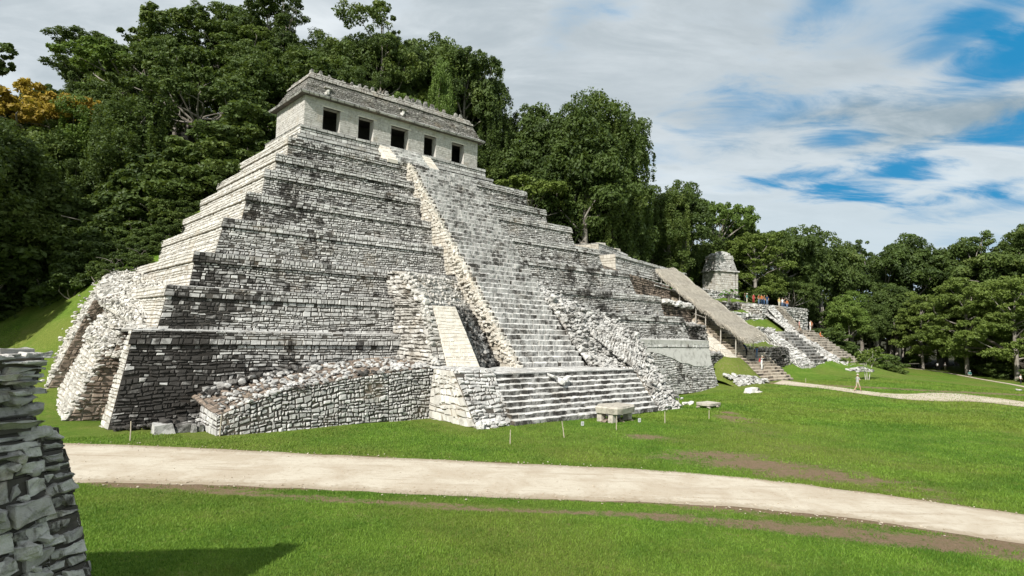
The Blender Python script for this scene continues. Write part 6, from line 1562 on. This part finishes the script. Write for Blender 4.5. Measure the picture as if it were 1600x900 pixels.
# --- trees that make the skyline: (px, py of the top, metres ahead, kind, height, width, material)
G1, G2, G3, G4 = 'trees on the hill left of and above the pyramid', 'trees on the hill behind the temple', 'trees behind the ruined building and small temple', 'trees at the far right edge of the lawn'
def sky_tree(px, py, Y, kind, hgt, wide=1.0, mat=None, label=None, group=None, zone='', **k):
    top = at(px, py, Y); g = hz(top[0], top[1]); h = top[2] - g
    base = min(top[2] - hgt, g) if h > hgt else g
    hh = top[2] - base if h <= hgt * 1.7 else hgt * 1.35
    z0 = top[2] - hh
    if z0 > g + .2: hh = top[2] - g; z0 = g        # stretch to the ground rather than float
    if hh < 5.0: return None
    wd = wide * min(hgt / hh, 1.35)
    return tree(kind, (top[0], top[1], z0 - .3), max(hh, 3.0), label or (LB[kind] + zone), group, wide=wd, mat=mat, **k)
Z1, Z2, Z3, Z4 = ' on the hill left of the pyramid', ' on the hilltop behind the temple', ' behind the ruined building', ' right of the lawn'
S_ = [
 (15, 165, 92, 'dense', 20, 1.15, None, Z1, G1), (60, 175, 88, 'dense', 19, 1.1, None, Z1, G1), (95, 150, 104, 'dense', 20, 1.0, None, Z1, G1),
 (150, 52, 112, 'tall', 26, 1.1, None, Z1, G1), (190, 80, 116, 'dense', 24, 1.2, None, Z1, G1), (265, 32, 112, 'dense', 24, 1.1, LEAF, Z1, G1),
 (305, 10, 118, 'umbrella', 22, 1.2, None, Z1, G1), (345, 4, 114, 'tall', 24, 1.2, None, Z1, G1), (385, 6, 118, 'dense', 24, 1.1, None, Z1, G1), (420, -6, 114, 'tall', 25, 1.1, None, Z1, G1), (448, 20, 112, 'tall', 24, .9, None, Z1, G1),
 (475, 72, 112, 'dense', 20, 1.0, None, Z2, G2), (500, 52, 116, 'vine', 22, 1.0, None, Z2, G2), (528, 66, 112, 'vine', 20, .9, None, Z2, G2), (545, 60, 120, 'dense', 20, 1.0, None, Z2, G2),
 (645, 80, 112, 'dense', 20, 1.0, None, Z2, G2), (672, 52, 112, 'dense', 24, 1.05, None, Z2, G2), (700, 58, 116, 'dense', 22, 1.0, None, Z2, G2), (725, 78, 110, 'tall', 24, 1.0, None, Z2, G2), (748, 82, 114, 'dense', 22, .9, None, Z2, G2), (768, 130, 112, 'vine', 22, .9, None, Z2, G2), (790, 158, 118, 'vine', 20, .9, None, Z2, G2),
 (820, 165, 116, 'tall', 22, 1.1, None, Z2, G2), (845, 160, 112, 'dense', 22, 1.1, None, Z2, G2), (880, 165, 112, 'dense', 22, 1.05, None, Z2, G2),
 (905, 160, 108, 'vine', 26, 1.15, None, Z3, G3), (935, 150, 108, 'vine', 28, 1.1, None, Z3, G3), (962, 158, 110, 'vine', 27, 1.1, None, Z3, G3), (985, 178, 112, 'vine', 26, .95, None, Z3, G3), (920, 180, 104, 'dense', 24, 1.2, None, Z3, G3),
 (1020, 290, 126, 'dense', 20, 1.0, None, Z3, G3), (1045, 284, 122, 'vine', 22, 1.0, None, Z3, G3), (1065, 282, 128, 'dense', 22, 1.1, None, Z3, G3),
 (1185, 338, 150, 'umbrella', 20, 1.2, None, Z3, G3), (1215, 336, 156, 'umbrella', 21, 1.2, None, Z3, G3), (1250, 350, 158, 'dense', 22, 1.2, None, Z3, G3), (1280, 352, 160, 'dense', 22, 1.2, None, Z3, G3), (1310, 372, 164, 'dense', 20, 1.1, None, Z3, G3), (1345, 374, 170, 'tall', 21, 1.3, None, Z3, G3),
 (1385, 366, 172, 'umbrella', 26, 1.2, None, Z4, G4), (1425, 362, 170, 'dense', 26, 1.2, None, Z4, G4), (1465, 362, 172, 'umbrella', 26, 1.3, None, Z4, G4), (1500, 372, 168, 'dense', 25, 1.1, None, Z4, G4), (1535, 362, 160, 'tall', 26, 1.4, None, Z4, G4), (1570, 360, 158, 'umbrella', 27, 1.2, None, Z4, G4), (1602, 352, 156, 'tall', 28, 1.3, None, Z4, G4), (1640, 352, 158, 'dense', 28, 1.3, None, Z4, G4),
]
for px, py, Y, kd, hg, wd, mt, zn, gp_ in S_: sky_tree(px, py, Y, kd, hg, wd, mt, None, gp_, zn)
# single trees that stand out
sky_tree(58, 114, 82, 'umbrella', 22, 1.0, LEAF_GOLD, 'golden yellow crowned tree standing above the dark trees at the upper left', None, name='golden_tree')
sky_tree(112, 126, 84, 'umbrella', 19, .7, LEAF_GOLD, 'smaller yellowish olive crowned tree right of the golden crown at the upper left', None, name='golden_tree')
sky_tree(222, 62, 98, 'umbrella', 24, 1.0, LEAF_BRIGHT, 'bright green open crowned tree with pale limbs high on the left hillside', None)
sky_tree(596, 2, 104, 'tall', 27, 1.05, None, 'tallest tree with a broken open crown rising behind the temple roof', None)
sky_tree(690, 100, 100, 'vine', 20, .7, LEAF_BRIGHT, 'narrow bright green creeper column behind the right half of the temple roof', None, name='creeper_covered_tree')
sky_tree(1118, 288, 146, 'umbrella', 21, .95, LEAF_BRIGHT, 'thin flat topped tree against the sky, right of the dark creeper covered mass', None)
sky_tree(1150, 318, 150, 'umbrella', 18, .7, LEAF_BRIGHT, 'smaller flat topped tree against the sky, reaching furthest right above the small temple', None)
sky_tree(1508, 430, 138, 'feather', 19, 1.15, None, 'big light olive spreading tree left of the leaning trunk at the far right', None)
sky_tree(1440, 452, 150, 'feather', 17, 1.0, None, 'light olive tree between the big spreading one and the darker woods', None)
sky_tree(1585, 425, 128, 'feather', 20, 1.2, None, 'light olive spreading tree at the right edge above the leaning brown trunk', None)
for px, py, Y, hh in ((1368, 470, 150, 14), (1400, 440, 158, 18), (1330, 452, 150, 16)): sky_tree(px, py, Y, 'dense', hh, 1.15, LEAF_BRIGHT if px == 1330 else None, None, G4, Z4)

# near trees of the left wood, which also shade the slope behind the pyramid
for px, py, Y, kd, hg, wd in ((-78, 140, 52, 'dense', 24, 1.1), (-190, 180, 50, 'dense', 22, 1.15), (-300, 190, 46, 'dense', 22, 1.15), (-400, 240, 43, 'dense', 20, 1.1), (-25, 175, 60, 'vine', 24, 1.1), (22, 205, 64, 'dense', 22, 1.05), (62, 270, 66, 'vine', 17, 1.1), (5, 300, 60, 'dense', 16, 1.1), (100, 300, 72, 'dense', 17, 1.1), (130, 250, 78, 'vine', 20, 1.0),
                               (160, 300, 80, 'dense', 15, 1.1), (195, 255, 84, 'dense', 18, 1.1), (240, 240, 86, 'vine', 19, 1.0), (285, 235, 88, 'vine', 18, 1.0), (330, 195, 88, 'vine', 20, .9), (365, 190, 90, 'vine', 18, .8), (60, 360, 66, 'dense', 11, 1.2), (130, 380, 74, 'dense', 10, 1.2)):
    sky_tree(px, py, Y, kd, hg, wd, None, None, G1, Z1)
for px, py, Y, h in ((8, 440, 63, 4.5), (30, 452, 65, 4), (55, 440, 67, 4.5), (85, 438, 69, 4), (112, 420, 72, 4), (140, 405, 74, 4), (165, 392, 77, 4), (190, 376, 79, 4), (215, 358, 81, 4), (240, 340, 82, 4), (265, 322, 84, 4), (290, 305, 85, 3.5), (20, 425, 67, 5), (70, 410, 71, 5), (120, 390, 76, 5)):
    t_ = at(px, py, Y); z = hz(t_[0], t_[1]); tree('bush', (t_[0], t_[1], z - .25), max(h, t_[2] - z), LB['bush'] + ' at the dark foot of the wood left of the pyramid', 'bushes at the foot of the left wood', cat='bush', wide=1.5)

for a, b, h in ((10.4, 31.0, 1.8), (9.2, 29.6, 1.6), (11.4, 32.6, 2), (7.6, 27.6, 1.5), (8.4, 28.8, 1.5), (5.4, 25.6, 1.7), (6.2, 27.6, 1.8), (6.9, 29.4, 2.0), (7.6, 31.2, 2.2), (8.6, 32.9, 2.4), (4.2, 26.8, 2.2), (5.2, 29.5, 2.6), (3.6, 24.8, 1.7), (2.6, 27, 2.4), (9.8, 34, 3), (6.4, 32.4, 3), (4.2, 32, 3), (1, 29.5, 3.0), (2.5, 32, 3.5), (4, 34.5, 4), (6, 36.5, 4.5), (8, 37, 5), (9.6, 37, 5), (11, 36.2, 5.5), (12.5, 35.2, 5.5), (14, 34, 5.5), (15.5, 32.8, 5.5), (17, 32, 6), (19, 31.5, 6), (21, 31, 6), (23.5, 31, 6), (2, 36, 5), (5, 40, 6), (8, 41, 6.5), (11, 40, 7), (14, 38, 7), (17, 36, 7), (-1, 37, 4.5), (-1.5, 42, 5.5), (20, 35, 7)):
    q = Wp(a, b, 0); z = hz(q[0], q[1]); tree('bush', (q[0], q[1], z - .25), h, LB['bush'] + ' pressed against the left flank of the pyramid', 'bushes against the left flank of the pyramid', cat='bush', wide=1.3)
for px, py, Y, h in ((5, 330, 64, 8), (35, 322, 66, 8), (65, 318, 68, 8), (95, 312, 70, 8), (125, 306, 72, 8), (155, 300, 74, 8), (185, 296, 76, 8), (50, 345, 64, 7), (110, 340, 68, 7), (165, 330, 71, 7), (205, 318, 73, 7)):
    t_ = at(px, py, Y); z = hz(t_[0], t_[1]); tree('bush', (t_[0], t_[1], z - .25), np.clip(t_[2] - z, 4, 10), LB['bush'] + ' at the dark foot of the wood left of the pyramid', 'bushes at the foot of the left wood', cat='bush', wide=1.3)

for px, py, Y, h, w_ in ((575, 40, 106, 24, .7), (618, 46, 107, 23, .7), (598, 60, 103, 22, .8), (560, 66, 108, 20, .7), (640, 62, 108, 22, .7), (520, 84, 108, 18, .8), (500, 74, 110, 20, .8)):
    sky_tree(px, py, Y, 'dense' if px % 2 else 'tall', h, w_, None, None, G2, Z2)

# --- the rest of the woods, tree by tree up the slopes
def in_view(p, m=60):
    d = _MC @ (np.array(p) - np.array([0, 0, CAM_Z]))
    if d[2] < 5: return None
    return d[0] * FPX / d[2] + 800, d[1] * FPX / d[2] + 450
# visible skyline of the photograph's woods: nothing planted later may rise above it
SKX = [-80, 0, 60, 110, 125, 160, 230, 300, 350, 440, 456, 470, 520, 548, 560, 640, 652, 690, 745, 770, 800, 850, 900, 950, 990, 1003, 1006, 1012, 1030, 1090, 1120, 1175, 1200, 1260, 1320, 1370, 1450, 1520, 1600, 1700]
SKY = [150, 165, 140, 135, 120, 75, 60, 28, 12, 12, 60, 75, 72, 78, 60, 60, 70, 62, 90, 130, 172, 172, 166, 164, 190, 215, 270, 292, 292, 292, 320, 345, 350, 362, 380, 378, 374, 376, 368, 360]
def plant(a, b, kind, hgt, wide, zone, group, mat=None):
    q = Wp(a, b, 0); z = hz(q[0], q[1])
    pv = in_view((q[0], q[1], z + hgt * .97))
    if pv is None or not (-90 < pv[0] < 1700): return False
    hz_lim = np.interp(pv[0], SKX, SKY) + 10
    pb = in_view((q[0], q[1], z))
    if pv[1] < hz_lim:                      # shrink below the skyline
        f = (pb[1] - hz_lim) / (pb[1] - pv[1] + 1e-6)
        if f < .45: return False
        hgt *= f
    tree(kind, (q[0], q[1], z - .4), hgt, LB[kind] + zone, group, wide=wide, mat=mat)
    return True
cnt = 0
kinds_hill = ['dense', 'dense', 'vine', 'dense', 'tall', 'vine', 'umbrella']
for a in np.arange(-95, 130, 7.2):
    for b in np.arange(36, 112, 7.6):
        aa_, bb2 = a + rt.uniform(-2.6, 2.6), b + rt.uniform(-2.6, 2.6)
        if aa_ < 4 and bb2 < 53 + max(0, -aa_ - 10) * .10 - (8 if aa_ < -30 else 0): continue
        if 4 <= aa_ < 62 and bb2 < 40: continue
        if 62 <= aa_ < 86 and bb2 < 31: continue
        if 86 <= aa_ < 126 and bb2 < 33: continue
        if b > 80 and rt.random() < .35: continue
        zn, gp_ = (Z1, G1) if aa_ < 24 else (Z2, G2) if aa_ < 66 else (Z3, G3)
        kd = kinds_hill[int(rt.integers(0, len(kinds_hill)))]
        if aa_ > 60 and bb2 < 50 and rt.random() < .5: kd = 'vine'
        mt = [LEAF_BRIGHT, LEAF_OLIVE, None, None, None, None][int(rt.integers(0, 6))] if kd != 'vine' else [None, None, None, LEAF_BRIGHT][int(rt.integers(0, 4))]
        if plant(aa_, bb2, kd, rt.uniform(13, 20), rt.uniform(.95, 1.25), zn, gp_, mt): cnt += 1
for a in np.arange(128, 250, 10):
    for b in np.arange(6, 110, 9.5):
        aa_, bb2 = a + rt.uniform(-3, 3), b + rt.uniform(-3, 3)
        if bb2 < 14 and aa_ < 168: continue
        if b > 60 and rt.random() < .5: continue
        kd = ['dense', 'dense', 'umbrella', 'feather', 'tall'][int(rt.integers(0, 5))]
        if plant(aa_, bb2, kd, rt.uniform(14, 20), rt.uniform(1.0, 1.3), Z4, G4, LEAF_BRIGHT if rt.random() < .12 and kd == 'dense' else None): cnt += 1
for a in np.arange(168, 262, 9):
    for b in np.arange(-62, 8, 10):
        aa_, bb2 = a + rt.uniform(-3, 3), b + rt.uniform(-3, 3)
        if bb2 < -(aa_ - 150) * .75: continue
        qq = Wp(aa_, bb2, 0)
        if dist_poly(qq[:1], qq[1:2], edge_l)[0][0] < 7 or qq[0] < np.interp(qq[1], edge_l[::-1, 1], edge_l[::-1, 0]) + 5: continue
        kd = ['dense', 'feather', 'umbrella', 'dense'][int(rt.integers(0, 4))]
        if plant(aa_, bb2, kd, rt.uniform(17, 23), rt.uniform(1.0, 1.3), Z4, G4): cnt += 1
print('forest trees', cnt)
# --- bushes along the foot of the woods
def bush_at(a, b, h, zone, group, mat=None):
    q = Wp(a, b, 0); z = hz(q[0], q[1]); pv = in_view((q[0], q[1], z + h))
    if a > 136 and dist_poly(q[:1], q[1:2], edge_l)[0][0] < 4.5: return
    if pv is None or not (-60 < pv[0] < 1680): return
    tree('bush', (q[0], q[1], z - .25), h, LB['bush'] + zone, group, cat='bush', wide=rt.uniform(1.1, 1.6), mat=mat)
ZB1, ZB2, ZB3 = ' at the dark foot of the wood left of the pyramid', ' growing behind the upper terraces of the pyramid', ' along the wooded edge right of the ruins'
for a in np.arange(-66, 4, 4.2): bush_at(a + rt.uniform(-1, 1), 50.5 + max(0, -a - 10) * .08 - (7 if a < -30 else 0) + rt.uniform(-1.4, 1.4), rt.uniform(3, 5.5), ZB1, 'bushes at the foot of the left wood')
for a in np.arange(5, 62, 4.0): bush_at(a + rt.uniform(-1, 1), 36.5 + rt.uniform(-1.2, 1.2), rt.uniform(3.5, 6), ZB2, 'bushes behind the pyramid')
for a in np.arange(66, 100, 3.6): bush_at(a + rt.uniform(-1, 1), 28.6 + rt.uniform(-1.0, 1.5), rt.uniform(3.2, 5.5), ZB3, 'bushes right of the ruins')
for a, b in ((121, 9), (122, 5.5), (123, 1.5), (124, 7), (126, 2), (126, 18), (129, 16), (118, 22), (125, 13), (130, 5), (134, 1), (139, 3), (144, 6.5), (150, 7), (156, 9), (162, 10), (168, 8), (174, 7), (129, 10), (137, 6), (147, 8)):
    bush_at(a + .8, b + .6, rt.uniform(2.6, 5.0), ZB3, 'bushes right of the ruins', LEAF_BRIGHT if rt.random() < .45 else None)
for k in range(3, 14):
    f = k / 13; a, b = 150 + 26 * f * 0 + 18 * f - 50 * f * f * 0 , 0; 
    q = edge_l[0] + 0
    p = np.array([np.interp(f, np.linspace(0, 1, len(edge_l)), edge_l[:, j]) for j in (0, 1)]); nrm = np.array([.97, -.2])
    p = p + nrm * rt.uniform(6.5, 11); z = hz(*p)
    tree('bush', (p[0], p[1], z - .25), rt.uniform(2.0, 4.4), LB['bush'] + ' in the shade behind the far woodland path', 'bushes behind the woodland path', cat='bush', wide=rt.uniform(1.2, 1.8))

for k in range(16):
    f = k / 15; p = np.array([np.interp(f, np.linspace(0, 1, len(edge_l)), edge_l[:, j]) for j in (0, 1)]) + np.array([.97, -.2]) * rt.uniform(13, 22); z = hz(*p)
    tree('bush', (p[0], p[1], z - .25), rt.uniform(4.5, 8), LB['bush'] + ' in the shade behind the far woodland path', 'bushes behind the woodland path', cat='bush', wide=rt.uniform(1.1, 1.5))

# --- the leaning trunk at the right edge, its limbs under the olive crowns
q = on_ground(1612, 596, -1.0); e = empty('leaning_tree', q, 0, label='thick brown leaning trunk with long limbs at the right edge of the photo', cat='tree')
mb = MB(); s_ = unit(np.array([-.80, .1, .0])); up_ = np.array([0, 0, 1.0])
tube(mb, [(-0, 0, -.5), s_ * .8 + up_ * 2.2, s_ * 3.2 + up_ * 5.0, s_ * 6.5 + up_ * 7.4, s_ * 10 + up_ * 9.6], [.62, .50, .42, .30, .16], 9)
tube(mb, [s_ * 1.2 + up_ * 3, s_ * 1.0 + up_ * 6.5, s_ * 2.5 + up_ * 10.5], [.40, .3, .16], 8)
tube(mb, [s_ * 3.0 + up_ * 4.9, s_ * 7.5 + up_ * 5.3, s_ * 12 + up_ * 5.9], [.22, .14, .06], 7)
mb.build('trunk', BARK_DARK, e)
cm = MB(); bl = [((s_ * t + np.array([rt.normal(0, 1), rt.normal(0, 2), z])), (2.4, 2.4, .9)) for t, z in ((1, 10.5), (3, 12.5), (5, 11.4), (7, 10.4), (9.5, 11), (11.5, 9.4), (-1, 12), (4, 13.6), (8, 12.4))]
crown(cm, bl, 9000, .46, rt, shell=.25); cm.build('crown', LEAF_OLIVE, e)
for px, py, h in ((1583, 589, 6.5), (1594, 588, 7.0)):
    q = on_ground(px, py, -.8); e = empty('slender_trunk_tree', q, rt.uniform(0, 6), label='slender pale stemmed young tree under the leaning trunk at the right edge', cat='tree', group='young trees under the leaning trunk')
    mb = MB(); tube(mb, [(0, 0, -.3), (.1, 0, h * .5), (-.1, .1, h)], [.15, .11, .05], 7); mb.build('trunk', BARK, e)
    cm = MB(); crown(cm, [((0, 0, h), (1.5, 1.5, 1.0)), ((.8, .3, h * .8), (1.1, 1.1, .7))], 1100, .4, rt, shell=.2); cm.build('crown', LEAF_OLIVE, e)

# --- sapling with white painted stems on the lawn
q = on_ground(1354, 594, .5); sp = empty('young_tree', q, 0, label='young thin tree with three whitish stems and sparse leaves on the lawn', cat='tree'); s_ = 1.0
mb = MB()
for dx, tx in ((-.12, -.55), (.08, .05), (.3, 1.2)):
    tube(mb, [(dx, 0, -.2), (dx + (tx - dx) * .35, .05, 1.5), (tx, .1, 3.1)], [.05, .04, .022], 7)
    for k in range(5): limb(mb, (dx + (tx - dx) * .6, .06, 2.0 + .2 * k), (tx + rt.normal(0, .8), rt.normal(0, .7), rt.uniform(2.7, 4.6)), .03, .01, rt)
mb.build('trunk', BARK_PALE, sp)
cm = MB(); crown(cm, [((rt.normal(.2, 1.1), rt.normal(0, .8), rt.uniform(2.6, 4.4)), (.8, .8, .5)) for _ in range(13)], 2600, .30, rt, shell=.0); cm.build('crown', LEAF_OLIVE, sp)

# --- broad-leaved plants
def broad_plant(xyz, h, n, label, spread=1.0):
    e = empty('broad_leaved_plant', xyz, rt.uniform(0, 6), label=label, cat='plant')
    mb = MB(); st_ = MB()
    for k in range(n):
        an = k * 2.4 + rt.uniform(-.3, .3); rd = h * .55 * spread * math.sqrt((k + .5) / n); tip = np.array([math.cos(an) * rd, math.sin(an) * rd, h * rt.uniform(.55, 1.0)])
        tube(st_, [(0, 0, -.2), tip * np.array([.4, .4, .6]), tip], [.05, .04, .02], 5)
        L_ = h * rt.uniform(.28, .42); d = unit(np.array([math.cos(an), math.sin(an), -.35])); sd = np.array([-math.sin(an), math.cos(an), 0]); nn = np.cross(d, sd)
        prof = [(-.35, .0), (-.25, .36), (.05, .46), (.45, .34), (.8, .12), (1.0, 0)]
        v = []
        for t, w_ in prof:
            for q_ in (-1, 0, 1): v.append(tip + d * L_ * t + sd * L_ * w_ * q_ * .95 + nn * L_ * (.10 * abs(q_) * (1 if w_ else 0) - .12 * t * t))
        f = []
        for i in range(len(prof) - 1):
            for q_ in (0, 1): f.append([i * 3 + q_, i * 3 + q_ + 1, (i + 1) * 3 + q_ + 1, (i + 1) * 3 + q_])
        mb.add(v, f, rt.uniform(.1, 1))
    st_.build('stems', BARK, e); mb.build('leaves', LEAF_BIG, e, smooth=True)
for px, py, h, n, lab in ((1312, 551, 4.6, 22, 'giant bright green leaves of a plant right of the foot of the long hillside stair'), (1345, 556, 3.6, 16, 'broad leaved bright plant in the undergrowth behind the white stemmed young tree'),
                          (1330, 540, 4.2, 14, 'broad leaved plant high in the undergrowth between the hillside stair and the woods'), (1386, 566, 2.6, 14, 'low broad leaved plant at the wood edge right of the white stemmed young tree')):
    p = on_ground(px, py, 1.5); p[2] = hz(p[0], p[1]); broad_plant(p, h, n, lab, 1.3)
for a, b, z, h, lab in ((89, 21.5, 13.2, 3.0, 'bright banana like leaves just above the upper end of the straw roof'), (103, 19.5, 13.0, 2.4, 'green fan leaved plant on the terrace below the small ruined temple')):
    broad_plant(Wp(a, b, z), h, 12, lab, 1.3)
# --- bough reaching in at the left edge (its tree stands outside the photo)
q = at(-110, 470, 78); q[2] = hz(q[0], q[1]); e = empty('overhanging_tree', q, 0, label='dark leafy bough reaching in from a tree beyond the left edge', cat='tree')
t_ = at(6, 95, 78) - q; mb = MB(); tube(mb, [(0, 0, -.5), t_ * np.array([.1, .1, .5]), t_ * np.array([.4, .4, .85]), t_], [.5, .4, .25, .06], 8)
mb.build('trunk', BARK_DARK, e); cm = MB()
crown(cm, [(t_ + np.array([x, rt.normal(0, 1), z]), (1.4, 1.4, .9)) for x, z in ((-.2, 1.5), (-1.2, .2), (-2.6, 2), (-2.2, -1.6), (-4.2, .5), (-5, 2.4), (-5, -2), (-.3, -1.2))], 4200, .5, rt, shell=.2); cm.build('crown', LEAF, e)
# --- bare dead branches on the crest
q = at(452, 30, 112); g_ = hz(q[0], q[1]); e = empty('dead_tree', (q[0], q[1], g_), 0, label='bare dead branch tips sticking up from the hilltop left of the temple', cat='tree')
hh = at(455, 2, 112)[2] - g_; mb = MB(); tube(mb, [(0, 0, -.3), (.2, 0, hh * .6), (0, .1, hh * .85)], [.3, .2, .1], 6)
for k in range(9): limb(mb, (.1, 0, hh * rt.uniform(.65, .85)), (rt.normal(.4, 1.2), rt.normal(0, 1), hh * rt.uniform(.88, 1.02)), .06, .015, rt)
mb.build('branches', BARK, e)
